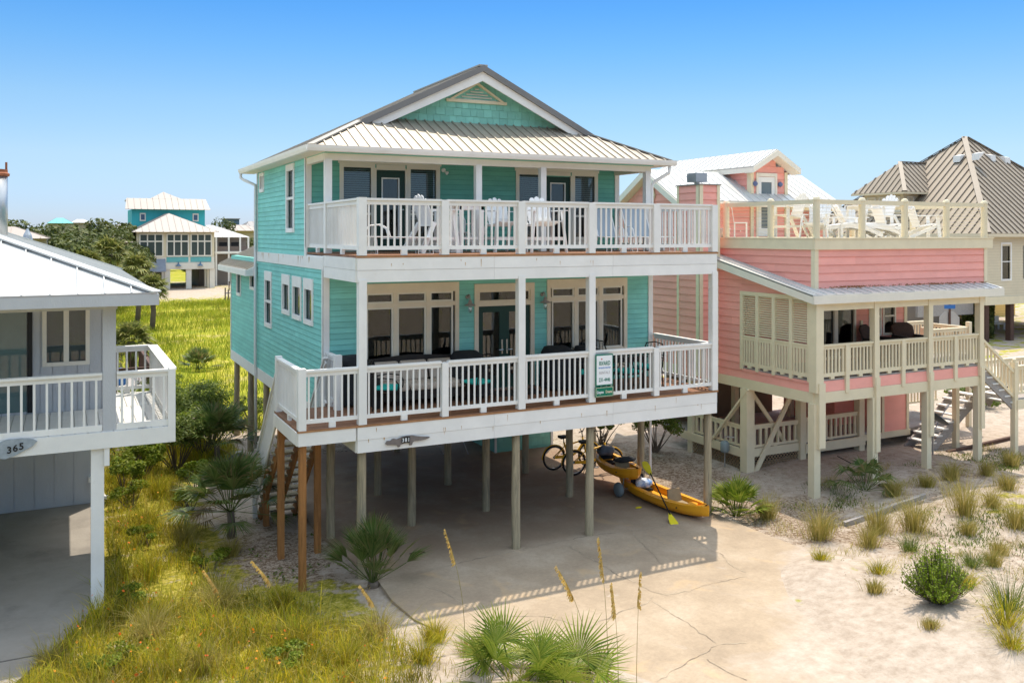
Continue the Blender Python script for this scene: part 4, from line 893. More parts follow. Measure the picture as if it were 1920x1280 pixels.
# back balcony on the right
mb=MB(); mb.box(px1+.05,25.8,18.9,20.6,2.2,2.34); mb.build('side_deck',drift,PK)
rail_bay((px1+.1,20.5),(25.7,20.5),2.34,.95,sp=.14,b=.045,parent=PK,m=cream); rail_bay((23.7,18.95),(25.65,18.95),2.34,.88,sp=.14,b=.045,parent=PK,m=cream); rail_bay((25.75,19.05),(25.75,20.4),2.34,.88,sp=.14,b=.045,parent=PK,m=cream)
pst(25.75,20.5,-.2,3.4,.13,'rail_post'); pst(25.75,18.95,-.2,3.38,.13,'rail_post'); pst(23.65,18.95,-.2,3.3,.13,'rail_post')
# main roof
pm=MB(); rm=pm; vx0,vx1=15.8,22.25
roof_face(pm,rm,[(vx0,20.9,7.16),(vx1,20.9,7.16),(vx1,22.6,8.14),(vx0,22.6,8.14)],(1,0,0),.3,.015,.014); roof_face(pm,rm,[(vx0,24.4,7.1),(vx1,24.4,7.1),(vx1,22.6,8.14),(vx0,22.6,8.14)],(1,0,0),.3,.02,.025)
mb=MB(); 
dx0,dx1,dm=18.72,20.62,19.67
roof_face(pm,rm,[(dx0,21.02,8.24),(dm,21.02,8.79),(dm,26.4,8.79),(dx0,26.4,8.24)],(0,1,0),.3,.015,.014); roof_face(pm,rm,[(dx1,21.02,8.24),(dm,21.02,8.79),(dm,26.4,8.79),(dx1,26.4,8.24)],(0,1,0),.3,.02,.025)
o=pm.build('main_roof',whiteroof,PK)
for s in (-1,1):
    yv=22.6; y1=yv+s*1.72
    mb=MB(); mb.prism([(vx0,yv,8.10),(vx0,y1,8.10-1.72*.575),(vx0,y1,8.10-1.72*.575-.2),(vx0,yv,7.90)],(-.03,0,0)); mb.build('verge_board',wtrim,PK)
    mb=MB(); mb.prism([(vx0,yv,7.90),(vx0,y1,7.90-1.72*.575),(px0,y1,7.90-1.72*.575),(px0,yv,7.90)],(0,0,.01)); mb.build('verge_soffit',cream,PK)
    xe=dx0 if s<0 else dx1
    mb=MB(); mb.prism([(dm,21.0,8.77),(xe,21.0,8.21),(xe,21.0,8.04),(dm,21.0,8.58)],(0,-.03,0)); mb.build('verge_board',wtrim,PK)
    mb=MB(); mb.box(min(xe,xe-s*.02),max(xe,xe-s*.02),21.0,26.4,8.05,8.2); mb.prism([(dm,21.0,8.57),(xe,21.0,8.03),(xe,21.4,8.03),(dm,21.4,8.57)],(0,0,.01)); mb.build('dormer_eave_board',wtrim,PK)
mb=MB(); mb.box(vx0,vx1,20.87,20.9,7.0,7.13); mb.box(vx0,vx1,20.9,21.4,7.0,7.02); mb.build('rear_eave_board',wtrim,PK)
mb=MB(); siding(mb,FRO(21.38),px0,22.1,6.07,7.1,.2,[(18.95,20.16,6,9)],.018); siding(mb,FRO(21.36),18.95,20.38,6.07,8.62,.2,[(19.2,19.88,6.0,7.9)],.018,top=lambda u:8.62-.57*abs(u-dm)); mb.build('dormer_front_siding',pink,PK,recalc=False)
mb=MB(); siding(mb,FLE(18.95),-26,-21.36,6.07,8.1,.2,(),.018); mb.build('dormer_side_siding',pink,PK,recalc=False)
mb=MB(); mb.box(18.96,20.37,21.42,26,6,8.05); mb.prism([(18.96,21.42,8.05),(20.37,21.42,8.05),(dm,21.42,8.5)],(0,4,0)); mb.box(px0+.1,22.1,21.45,23.8,6,7.0); mb.prism([(22.1,20.95,7.0),(22.1,24.3,7.0),(22.1,22.6,7.95)],(-.1,0,0)); mb.build('attic_body',pink,PK)
mb=MB(); mb.box(18.9,19.02,21.32,21.36,6.07,8.15); mb.box(18.9,18.94,21.36,21.5,6.07,8.15); mb.box(20.28,20.4,21.32,21.36,6.07,8.1); mb.build('dormer_corner_board',cream,PK)
mb=MB(); F=FRO(21.34)
for q in ((19.12,19.2,6.07,7.95),(19.88,19.96,6.07,7.95),(19.12,19.96,7.951,8.06)): mb.fbox(F,q[0],q[1],-.02,.03,q[2],q[3])
dd=mb.build('door_surround',wtrim,PK)
mb=MB()
for q in ((19.2,19.33,6.1,7.94),(19.75,19.88,6.1,7.94),(19.33,19.75,6.1,6.35),(19.33,19.75,7.78,7.94)): mb.fbox(F,q[0],q[1],-.03,.01,q[2],q[3])
dl=mb.build('door_leaf',white,dd)
mb=MB(); mb.fbox(F,19.33,19.75,-.02,-.01,6.35,7.78); mb.build('pane',mat('grey door glass',(.14,.17,.18),.1,.2,1,spec=.8),dl)
for x in (19.05,20.06):
    mb=MB(); mb.lathe((x,21.33,7.72),[(.0,0),(.075,.01),(.085,.05),(.05,.1),(0,.12)],12,(0,-1,0)); o=mb.build('oval_wall_lamp',mat('blue glass lamp '+str(x),(.12,.16,.30),.3,.2,6),PK); 
mb=MB(); mb.lathe((px0-.02,22.6,7.35),[(.3,0),(.3,.04),(.2,.05)],8,(-1,0,0)); mb.build('gable_vent',cream,PK)
# chimney
CHM=(15.42,16.1,19.42,20.4)
mb=MB(); siding(mb,FLE(CHM[0]),-CHM[3],-CHM[2],2.3,7.5,.2,(),.018); siding(mb,FRO(CHM[2]),CHM[0],CHM[1],2.3,7.5,.2,(),.018); ch=mb.build('chimney_siding',pink,PK,recalc=False)
mb=MB(); mb.box(CHM[0]+.005,CHM[1],CHM[2]+.005,CHM[3],2.25,7.5); mb.build('chimney_core',pink,ch)
mb=MB(); mb.box(CHM[0]-.025,CHM[0]+.0,CHM[2]-.02,CHM[2]+.13,2.3,7.5); mb.box(CHM[0]-.025,CHM[0]+.1,CHM[2]-.025,CHM[2]-.0,2.3,7.5); mb.box(CHM[0]-.025,CHM[0],CHM[3]-.09,CHM[3],2.3,7.5); mb.box(CHM[1]-.1,CHM[1],CHM[2]-.025,CHM[2],2.3,7.5); mb.build('corner_board',cream,ch)
mb=MB(); mb.box(CHM[0]-.05,CHM[1]+.03,CHM[2]-.05,CHM[3]+.03,7.5,7.53); mb.build('chimney_cap',greyrib,ch)
mb=MB(); mb.box(15.62,15.72,19.8,19.9,7.53,7.6); mb.box(15.52,15.9,19.7,20.1,7.6,7.85); 
for k in range(10): mb.box(15.505,15.51,19.71+k*.04,19.73+k*.04,7.62,7.83)
mb.build('spark_arrestor',galv,ch)
# lower level of the pink house
mb=MB(); mb.box(16.1,22.2,18.35,22,.42,.5); mb.build('ground_deck',drift,PK)
mb=MB(); mb.box(16.0,18.05,18.26,18.32,.28,.5); mb.box(15.98,16.05,18.33,21,.28,.5); mb.box(18.05,20.3,18.17,18.22,.2,.45); mb.box(20.3,22.25,18.27,18.32,.28,.45); mb.build('ground_deck_fascia',cream,PK)
for x,y,w_ in ((16.1,18.3,.26),(17.98,18.3,.2),(20.2,18.3,.2),(16.1,20.6,.2),(18.0,21,.16),(20.2,21,.16),(19.1,18.33,.0)):
    if w_: pst(x,y,-.3,2.1,w_,'lower_post')
def rail2(p,q,z0,h,sp): return rail_bay(p,q,z0,h,sp=sp,b=.055,capw=.08,gap=.02,parent=PK,m=cream,low=.06)
rail2((16.24,18.3),(17.87,18.3),.5,.62,.21); rail2((18.1,18.3),(20.1,18.3),.45,.7,.19); rail2((16.1,18.43),(16.1,20.5),.5,.6,.21)
mb=MB(); mb.beam((16.02,18.15,2.1),(16.02,19.75,.35),.05,.13,up=(1,0,0)); mb.beam((16.28,18.2,-.12),(17.72,18.2,2.12),.13,.05,up=(0,1,0)); mb.beam((16.2,18.36,2.1),(17.5,18.36,.5),.1,.05,up=(0,1,0)); mb.build('diagonal_brace',cream,PK)
def lattice(p,q,z0,z1,parent):
    mb=MB(); p=Vector((*p,0)); q=Vector((*q,0)); L=(q-p).length; U=(q-p)/L; H=z1-z0
    n_=int((L+H)/.11)
    for i in range(n_):
        a=-H+i*.11
        for s in (0,1):
            u0,u1=max(0,a),min(L,a+H)
            if u1-u0<.03: continue
            za,zb=z0+(u0-a),z0+(u1-a)
            if s: za,zb=z1-(u0-a),z1-(u1-a)
            mb.beam(p+U*u0+Vector((0,0,za)),p+U*u1+Vector((0,0,zb)),.022,.006,up=U.cross(Vector((0,0,1))))
    return mb.build('lattice_skirt',lattw,parent)
lattice((16.25,18.3),(17.95,18.3),-.2,.28,PK); lattice((16.05,18.4),(16.05,20.6),-.2,.28,PK)
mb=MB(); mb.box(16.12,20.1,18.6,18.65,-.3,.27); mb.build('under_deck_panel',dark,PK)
mb=MB(); mb.box(21.15,22.2,18.32,20.5,.45,2.15); mb.box(20.4,22.2,19.4,21.5,.45,2.15); mb.build('lower_room_wall',pink,PK)
mb=MB(); mb.box(21.1,21.2,18.29,18.32,.45,2.15); mb.box(22.12,22.22,18.29,18.32,.45,2.15); mb.build('corner_board',cream,PK)
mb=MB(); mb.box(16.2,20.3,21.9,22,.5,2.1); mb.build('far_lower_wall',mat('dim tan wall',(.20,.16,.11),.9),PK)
# right hand stairs
mb=MB()
for y in (16.05,16.75): mb.beam((22.15,y,2.55),(23.75,y,1.35),.05,.28)
mb.build('stair_stringer',drift,PK)
for k in range(6): mb=MB(); mb.box(22.25+k*.25,22.5+k*.25,16.0,16.8,2.42-k*.19,2.46-k*.19); mb.build('stair_tread',deckwhite,PK)
mb=MB(); mb.beam((22.15,16.0,3.4),(23.65,16.0,2.3),.09,.07); mb.beam((22.15,16.0,2.75),(23.65,16.0,1.62),.05,.07)
for k in range(10): t=(k+.5)/10; mb.box(22.15+1.5*t-.022,22.15+1.5*t+.022,15.98,16.02,2.75-1.13*t,3.36-1.1*t)
mb.build('stair_railing',cream,PK)
mb=MB(); mb.box(23.7,27,15.95,17.2,1.42,1.6); mb.build('stair_landing',drift,PK)
mb=MB(); mb.box(23.66,27,15.9,15.95,1.3,1.56); mb.build('landing_fascia',cream,PK)
for x,y,z in ((23.65,16.0,2.62),(23.65,17.15,1.5),(25.3,16.0,2.6),(22.95,17.3,1.9),(27,16.0,2.6)): pst(x,y,-.3,z,.14,'stair_post')
mb=MB(); mb.lathe((23.65,16.0,2.6),[(.04,0),(.06,.04),(.05,.09),(.0,.12)],10); mb.build('post_finial',cream,PK)
rail_bay((23.75,16.),(25.2,16.),1.6,.9,sp=.14,b=.045,parent=PK,m=cream); rail_bay((25.4,16.),(26.9,16.),1.6,.9,sp=.14,b=.045,parent=PK,m=cream); rail_bay((23.75,17.1),(26.9,17.1),1.6,.9,sp=.14,b=.045,parent=PK,m=cream)
mb=MB()
for y in (17.35,18.05): mb.beam((24.0,y,1.45),(21.8,y,-.05),.05,.28)
mb.build('lower_stair_stringer',drift,PK)
for k in range(8): mb=MB(); mb.box(23.65-k*.25,23.9-k*.25,17.3,18.1,1.45-k*.175,1.49-k*.175); mb.build('stair_tread',deckwhite,PK)
mb=MB(); mb.box(22.25,24.6,18.4,20.7,.35,.45); mb.build('lower_side_deck',drift,PK)
rail_bay((22.4,20.6),(26.4,20.6),.45,1.,sp=.15,b=.045,parent=PK,m=cream)
mb=MB(); mb.beam((22.2,17.,-.05),(25.5,17.3,-.02),.1,.25); mb.build('sleeper_beam',brownwood,PK)
# rusty litter at the foot of the upper wall
mb=MB()
for k in range(260):
    x=random.choice([random.gauss(17.6,.5),random.gauss(20.6,.7),random.uniform(16.5,22.7)]); x=min(22.7,max(16.45,x)); y=by0-.03-abs(random.gauss(0,.07)); z=4.715+.22*(y-sy0)+.04; a=random.uniform(0,3.14); l_=random.uniform(.03,.08)
    mb.add([(x-l_*math.cos(a),y-.2*l_*math.sin(a),z),(x+l_*math.cos(a),y+.2*l_*math.sin(a),z),(x,y,z+.02)],[(0,1,2)])
tag(mb.build('dry_needles',mat('rust brown pine needles',(.30,.12,.04),.9,.3,9),None,recalc=False),'rusty brown pine needles lying on the porch roof edge','pine needles',kind='stuff')
# meter, dish
mt=thing('gas_meter','grey utility meter with pipes beside the lattice of the pink house','meter',(15.9,18.9,0.2))
mb=MB(); mb.lathe((15.85,18.9,.32),[(.09,0),(.12,.05),(.12,.25),(.08,.3)],12); mb.build('body',mat('grey meter paint',(.25,.30,.31),.5),mt,smooth=True)
mb=MB(); mb.tube([(15.85,18.9,.62),(15.85,18.9,.74),(16.02,18.7,.74)],.02,6); mb.tube([(15.85,18.9,.32),(15.85,18.9,-.1)],.015,6); mb.build('pipe',galv,mt)
ds=thing('satellite_dish','dark grey satellite dish on a mast under the stairs of the pink house','satellite dish',(21.6,17.0,0))
mb=MB(); ax=Vector((.55,-.25,.8)).normalized(); c=Vector((21.6,17.,1.05)); mb.lathe(c,[(0,0),(.12,.005),(.24,.03),(.36,.075),(.42,.105),(.42,.09),(.36,.06),(.24,.015),(.02,-.015)],24,ax); mb.build('reflector',mat('dark grey dish',(.10,.115,.12),.5,.1),ds,smooth=True)
mb=MB(); mb.tube([(21.6,17.0,-.2),(21.6,17.,.9),c-ax*.03],.025,8); mb.build('mast',galv,ds)
mb=MB(); mb.tube([c-ax*.02+Vector((.1,.0,-.3)),c+ax*.45+Vector((.2,0,-.05))],.014,6); ar=mb.build('feed_arm',galv,ds)
mb=MB(); mb.lathe(c+ax*.45+Vector((.2,0,-.05)),[(.03,-.08),(.045,0),(.045,.05),(.0,.06)],10,-ax); mb.build('feed_horn',whiteplastic,ar)
# ================================================================ background houses (left)
def local(parent): return None
ROTC=0.
def lthing(name,label,cat,x,y,z=0,rz=ROTC,group=None):
    return thing(name,label,cat,(x,y,z),group,rz)
def lb(mb,name,m,p,**k):   # geometry is already in the local frame of p
    me=mb.build(name,m,None,**k); me.parent=p; return me
# far teal house, local frame: x right, y away, origin under its front left corner. depth 104 m
def D(u,dd):   # world xy of a column u of the view at camera depth dd, used for distant plots
    x=(u-960)/1677; sy,cy=math.sin(R(26.6)),math.cos(R(26.6)); return ((sy+x*cy)*dd,(cy-x*sy)*dd)
x_,y_=D(256,104)
TH=lthing('beach_house','distant bright aqua house with a screened porch raised on pale columns','house',x_,y_,-.5)
px=104/1677
def fw(u,y=0):
    k=(u-960)/1677; X0_=-43.66-.448*y; Z0_=104+.894*y; return (k*Z0_-X0_)/(.894-k*.448)
def fz(v,y=0): return 6.65-(v-440)*(106+.9*y)/1677
mb=MB(); mb.box(0,fw(402),0,9,fz(482),fz(434)); lb(mb,'porch_wall',cream,TH)
mb=MB(); 
for a,b in ((262,305),(313,353),(358,396)): mb.box(fw(a),fw(b),-.06,-.03,fz(479),fz(440))
sw=lb(mb,'screen_window',mat('dark green screen',(.035,.055,.05),.35,.3,.6,spec=.6),TH)
mb=MB()
for a,b in ((262,305),(313,353),(358,396)):
    for k in range(4): u=a+(b-a)*k/3; mb.box(fw(u)-.07,fw(u)+.07,-.12,-.05,fz(480),fz(439))
    for v in (480,452.5,439): mb.box(fw(a),fw(b),-.11,-.055,fz(v)-.08,fz(v)+.08)
lb(mb,'window_frame',wtrim,sw)
mb=MB(); mb.box(0,fw(402),-.15,-.03,fz(505),fz(493)); mb.box(0,fw(402),0,9,fz(505),fz(482)); lb(mb,'porch_beam',wtrim,TH)
mb=MB(); mb.box(fw(312),fw(353),-.05,-.02,fz(491.5),fz(482)); mb.box(fw(357),fw(396),-.05,-.02,fz(491.5),fz(482)); lb(mb,'aqua_panel',mat('pale aqua panel',(.15,.45,.45),.6),TH)
for i,u in enumerate((314,354,398)):
    for k in range(5 if i==2 else (1 if i==1 else 5)): 
        mb=MB(); mb.box(fw(u)-.3,fw(u)+.3,k*2.2,k*2.2+.6,0,fz(505)); lb(mb,'column',wtrim,TH)
mb=MB(); mb.box(fw(285),fw(311),.1,6,0,fz(505)); lb(mb,'ground_room',wtrim,TH)
mb=MB(); mb.box(fw(291),fw(303),.02,.08,fz(537),fz(510)); lb(mb,'ground_window',dark,TH)
mb=MB(); mb.prism([(fw(277),0,fz(485)),(fw(310),0,fz(485)),(fw(310),-1,fz(507)),(fw(277),-1,fz(507))],(0,0,-.1)); lb(mb,'side_awning',mat('blue grey awning metal',(.25,.28,.34),.5),TH)
pm=MB(); rm=MB(); e0,e1=fw(247),fw(409); ez=fz(435); ap=fw(323); az=fz(399)
roof_face(pm,rm,[(e0,-.8,ez),(e1,-.8,ez),(ap,3.8,az)],(1,0,0),.75,.06,.05); roof_face(pm,rm,[(e0,-.8,ez),(ap,3.8,az),(ap,9,az),(e0,9,ez)],(0,1,0),.75,.06,.05); roof_face(pm,rm,[(e1,-.8,ez),(ap,3.8,az),(ap,9,az),(e1,9,ez)],(0,1,0),.75,.06,.05)
mb=MB(); mb.box(fw(247,9),fw(384,9),9,17,fz(505,9),fz(393,9)); lb(mb,'tower_wall',aqua,TH)
mz=fz(393,9); 
roof_face(pm,rm,[(fw(234,9),8.2,mz),(fw(393,9),8.2,mz),(fw(388,9),10.4,fz(372,9)),(fw(238,9),10.4,fz(372,9))],(1,0,0),.75,.06,.05)
pm.box(fw(240,9),fw(386,9),10.4,16,fz(376,9),fz(373,9))
roof_face(pm,rm,[(fw(282,9),10.3,fz(372.8,9)),(fw(344,9),10.3,fz(372.8,9)),(fw(311,9),12.4,fz(359.,10.5))],(1,0,0),.75,.06,.05)
thr_=lb(pm,'roof',mat('pale pinkish seam roof',(.40,.35,.31),.5,.05,.3),TH); lb(rm,'roof_seam',mat('roof seam',(.36,.32,.29),.5),thr_)
for a in (262,361): mb=MB(); mb.box(fw(a,9),fw(a+11,9),8.9,9,fz(415,9),fz(400,9)); w_=lb(mb,'window',wtrim,TH); mb=MB(); mb.box(fw(a+2,9),fw(a+9,9),8.86,8.9,fz(412.5,9),fz(402.5,9)); lb(mb,'pane',mat('blue pane '+str(a),(.07,.12,.2),.3),w_)
mb=MB(); mb.lathe((fw(334),-.3,fz(499)),[(.35,0),(.1,.25),(.05,.5)],10); lb(mb,'porch_lamp',mat('blue lamp metal',(.12,.2,.3),.4),TH); mb=MB(); mb.lathe((fw(375),-.3,fz(499)),[(.35,0),(.1,.25),(.05,.5)],10); lb(mb,'porch_lamp',mat('blue lamp',(.12,.2,.3),.4),TH)
# drive and road in front of it
mb=MB(); a,b=D(285,103),D(402,103); c_,d_=D(432,90.5),D(250,90.5); c2=[D(u,110) for u in (300,398)]
mb.prism([(d_[0],d_[1],-.49),(c_[0],c_[1],-.49),(b[0],b[1],-.49),(c2[1][0],c2[1][1],-.49),(c2[0][0],c2[0][1],-.49),(a[0],a[1],-.49)],(0,0,-.2)); o=mb.build('brick_drive',brick); o['kind']='structure'
mb=MB(); P=[D(-200,91),D(960,87),D(960,84),D(-200,86)]; mb.prism([(x,y,-.48) for x,y in P],(0,0,-.15)); o=mb.build('road',roadm); o['kind']='structure'
# white porch house behind
def hiphouse(label,u0,u1,vb,ve,va,dd,wallm,roofm,depth=9.,apex=(.35,.65),group=None,win=0,vis=None,seam=True):
    x_,y_=D(u0,dd); k=dd/1677; W=(u1-u0)*k*.95; z=lambda v:6.15+.5-(v-440)*k
    t=lthing('distant_house',label,'house',x_,y_,-.5,group=group)
    mb=MB(); mb.box(.04*W,.96*W,.5,depth,0,z(ve)); lb(mb,'wall',wallm,t)
    pm=MB(); rm=pm; A=(0,-.3,z(ve)-.05); B=(W,-.3,z(ve)-.05); Cc=(W,depth,z(ve)-.05); Dd=(0,depth,z(ve)-.05); r0=(W*apex[0],depth/2,z(va)); r1=(W*apex[1],depth/2,z(va))
    sp=1.2
    roof_face(pm,rm,[A,B,r1,r0],(1,0,0),sp,.05,.05); roof_face(pm,rm,[B,Cc,r1],(0,1,0),sp,.05,.05); roof_face(pm,rm,[A,Dd,r0],(0,1,0),sp,.05,.05); roof_face(pm,rm,[Cc,Dd,r0,r1],(1,0,0),sp,.05,.05)
    rf=lb(pm,'roof',roofm,t)
    for i in range(win):
        mb=MB(); xx=W*(.15+.7*(i+.5)/win); mb.box(xx-.5,xx+.5,.44,.5,z(ve)-2.2,z(ve)-.7); lb(mb,'window',dark,t)
    return t,z,k,W
white2=mat('distant white roof',(.50,.49,.47),.5,.05,.2); tan2=mat('distant tan roof',(.38,.32,.27),.5,.06,.2); grey2=mat('distant grey roof',(.30,.28,.27),.6,.06,.2); turq=mat('distant turquoise roof',(.12,.42,.42),.5,.05,.2)
wallg=mat('distant grey brown wall',(.22,.19,.17),.8,.15,.4); wallt=mat('distant tan wall',(.45,.38,.29),.8,.1,.4)
t,z,k,W=hiphouse('distant white roofed house with an open upper porch beside the aqua house',370,470,556,444,421,112,wallg,white2,12,(.3,.42),win=3)
mb=MB(); mb.box(W*.32,W*.98,-.9,.45,z(473)-.2,z(473)+.1); lb(mb,'porch_floor',white,t)
for q in (.34,.58,.8,.96): mb=MB(); mb.box(W*q-.1,W*q+.1,-.8,-.6,0,z(445)); lb(mb,'porch_post',white,t)
mb=MB(); mb.box(W*.34,W*.95,-.75,-.7,z(473),z(462)); lb(mb,'porch_screen',mat('dim screen rail',(.16,.13,.12),.9),t)
hiphouse('low tan roofed house in the trees right behind the flue pipe',-30,84,470,446,424,75,wallt,tan2,10,(.3,.42))
hiphouse('small pale roofed house half hidden behind the palm fronds',148,248,480,454,443,95,wallt,tan2,9,(.3,.7))
hiphouse('turquoise roofed house rising above the oak crowns',88,135,440,418,407.5,190,wallt,turq,14,(.35,.6))
hiphouse('white roofed house just right of the turquoise roof on the skyline',132,172,440,417,410,200,wallt,white2,14,(.3,.6))
hiphouse('grey roofed house at the left edge of the aqua house',212,245,450,431,420,170,wallg,grey2,12,(.35,.6))
hiphouse('pale tan roofed house behind the white porch roof',425,505,450,432,421,150,wallt,tan2,12,(.2,.6))
hiphouse('grey roofed house nearest the corner of the teal house',455,520,450,430,414,175,wallg,grey2,12,(.35,.6))
mb=MB(); x_,y_=D(428,180); fb=lthing('distant_house','flat roofed slate blue house on the skyline behind the pine','house',x_,y_,-.5); k=180/1677; mb.box(0,20*k,0,8,0,6.65+(440-410)*k); lb(mb,'wall',mat('slate blue wall',(.10,.16,.22),.6),fb); mb=MB(); mb.box(-.4,21*k,-.5,8.4,6.65+(440-411)*k,6.65+(440-409.5)*k); lb(mb,'roof',grey2,fb)
# ================================================================ cream house (right)
CH=thing('beach_house','tall cream sided house with a steep tan pyramid roof and dark seams','house',(46,33,-.3))
cx0,cy0,cw=46.2,32.8,14.6; ce=6.22; cap=12.6
mb=MB(); siding(mb,FLE(cx0+.5),-cy0-cw+.5,-cy0-.5,2.6,ce,.16,(),.02); siding(mb,FRO(cy0+.5),cx0+.5,cx0+cw-.5,2.6,ce,.16,[(cx0+1.8,cx0+2.6,3.6,5.5),(cx0+3.8,cx0+4.8,3.6,5.5)],.02); mb.build('siding',creamsd,CH,recalc=False)
mb=MB(); mb.box(cx0+.5,cx0+cw-.5,cy0+.65,cy0+cw-.5,2.3,ce); mb.build('body',creamsd,CH)
for a in (1.8,3.9,6.):window(CH,FRO(cy0+.5),cx0+a,cx0+a+.95,3.5,5.7,fw=.1,rails=(4.6,),trim=white,g=glassd,hole=True,proud=.04,inm=interior)
mb=MB(); mb.box(cx0+.4,cx0+cw,cy0+.42,cy0+.6,2.15,2.6); mb.build('base_band',cream,CH)
mb=MB(); mb.box(cx0+.42,cx0+.6,cy0+.42,cy0+.62,2.6,ce); mb.build('corner_board',creamsd,CH)
pm=MB(); rm=MB(); A=(cx0,cy0,ce);B=(cx0+cw,cy0,ce);Cc=(cx0+cw,cy0+cw,ce);Dd=(cx0,cy0+cw,ce); m0=(cx0+cw/2,cy0+cw/2-.4,cap); m1=(cx0+cw/2+.35,cy0+cw/2-.4,cap)
roof_face(pm,rm,[A,B,m1,m0],(1,0,0),.48,.035,.06); roof_face(pm,rm,[B,Cc,m1],(0,1,0),.48,.035,.06); roof_face(pm,rm,[A,Dd,m0],(0,1,0),.48,.035,.06); roof_face(pm,rm,[Cc,Dd,m0,m1],(1,0,0),.48,.035,.06)
crf=pm.build('roof',tanroof,CH); 
mb=MB(); mb.beam(Vector(A)+Vector((0,0,.06)),Vector(m0)+Vector((0,0,.06)),.32,.05); mb.beam(Vector(B)+Vector((0,0,.06)),Vector(m1)+Vector((0,0,.06)),.32,.05); mb.beam(Vector(Dd)+Vector((0,0,.06)),Vector(m0)+Vector((0,0,.06)),.32,.05); mb.build('hip_cap',mat('tan hip cap',(.22,.18,.14),.5),crf)
mb=MB(); mb.box(cx0-.02,cx0+cw,cy0-.05,cy0-.0,ce-.2,ce-.02); mb.box(cx0-.05,cx0,cy0,cy0+cw,ce-.2,ce-.02); mb.build('eave_fascia',creamsd,CH)
sl_=(cap-ce)/(cw/2)
# dormer on the left slope
hx0,hx1,hy0,hy1=47.6,52,39.6,42.7; hz=8.85
mb=MB(); mb.box(hx0,hx1,hy0,hy1,6.8,hz); dmw=mb.build('dormer_wall',creamsd,CH)
for i in range(3): window(dmw,FLE(hx0),-hy1+.25+i*.95,-hy1+.95+i*.95,7.6,8.6,fw=.09,rails=(8.1,),trim=wtrim,g=glassd,hole=False,proud=.04)
window(dmw,FRO(hy0),hx0+.3,hx0+.95,7.6,8.6,fw=.09,rails=(8.1,),trim=wtrim,g=glassd,hole=False,proud=.04)
o0,o1,q0,q1=47.05,54,39.05,43.3; dr=10.9
roofp=MB(); A=(o0,q0,hz);B=(50.6,q0,hz);Dd=(o0,q1,hz); m0=(o0+2.1,(q0+q1)/2,dr); m1=(52.2,(q0+q1)/2,dr)
roof_face(roofp,rm,[A,B,m1,m0],(1,0,0),.42,.035,.05); roof_face(roofp,rm,[A,Dd,m0],(0,1,0),.42,.035,.05); roof_face(roofp,rm,[Dd,(50.6,q1,hz),m1,m0],(1,0,0),.42,.035,.05)
do_=roofp.build('dormer_roof',tanroof,CH); rm.build('roof_seam',mat('shadow brown seam',(.19,.155,.125),.5),crf)  # seams given a darker colour to paint their shadow on the tan roof
mb=MB(); mb.beam(Vector(A)+Vector((0,0,.05)),Vector(m0)+Vector((0,0,.05)),.25,.05); mb.beam(Vector(m0)+Vector((0,0,.05)),Vector(m1)+Vector((0,0,.05)),.2,.05); mb.build('hip_cap',MATS['tan hip cap'],do_)
mb=MB(); mb.box(o0,50.6,q0-.04,q0,hz-.14,hz-.02); mb.box(o0-.04,o0,q0,q1,hz-.14,hz-.02); mb.build('eave_fascia',creamsd,do_)
for (yy,zz_) in ((38.6,11.0),(37.3,11.05)):
    xx=cx0+(zz_-ce)/sl_; mb=MB(); mb.prism([(xx-.35,yy-.2,zz_-.2),(xx+.25,yy-.2,zz_+.32),(xx-.3,yy-.2,zz_+.22)],(0,.5,0)); mb.build('roof_vent',white,crf)
for (xx,zz_) in ((53.9,11.1),(55.2,11.0)):
    yy=cy0+(zz_-ce)/sl_*.97; mb=MB(); mb.prism([(xx-.25,yy-.35,zz_-.2),(xx-.25,yy+.25,zz_+.32),(xx-.25,yy-.3,zz_+.2)],(.5,0,0)); mb.build('roof_vent',white,crf)
mb=MB(); mb.box(48.5,49.9,48.6,49.8,6,7.0); mb.tube([(49.2,49.2,7.),(49.2,49.2,7.5)],.15,8); mb.build('chimney',creamsd,CH)
for k in range(7):
    for j in range(3):
        x=cx0+.7+k*2.2; y=cy0+.7+j*6.
        mb=MB(); mb.box(x-.16,x+.16,y-.16,y+.16,-.6,2.2); mb.build('pile',brownwood,CH)
mb=MB(); mb.box(cx0+3.2,cx0+cw,cy0+11,cy0+14.4,-.5,2.2); siding(mb,FRO(cy0+10.98),cx0+3.2,cx0+cw+4,-.4,2.2,.2,(),.02); mb.build('ground_floor_wall',yellowsd,CH,recalc=False)
window(CH,FRO(cy0+10.95),cx0+4.5,cx0+5.7,1.0,2.0,fw=.1,trim=white,g=glassd,hole=False)
mb=MB(); mb.box(cx0-13,cx0-.2,cy0+3,cy0+9,-.5,2.9); mb.build('shadowed_annex_wall',wallg,CH)
mb=MB()
for k in range(12): mb.box(cx0-9+k*.38,cx0-8.6+k*.38,cy0+1.6,cy0+2.9,.2+k*.24,.28+k*.24)
mb.beam((cx0-9,cy0+1.6,.1),(cx0-4.4,cy0+1.6,3.),.1,.35); mb.build('outside_stair',drift,CH)
mb=MB(); mb.box(cx0-4.2,cx0+.4,cy0+1.2,cy0+1.35,1.6,2.5); mb.build('annex_beam',drift,CH)
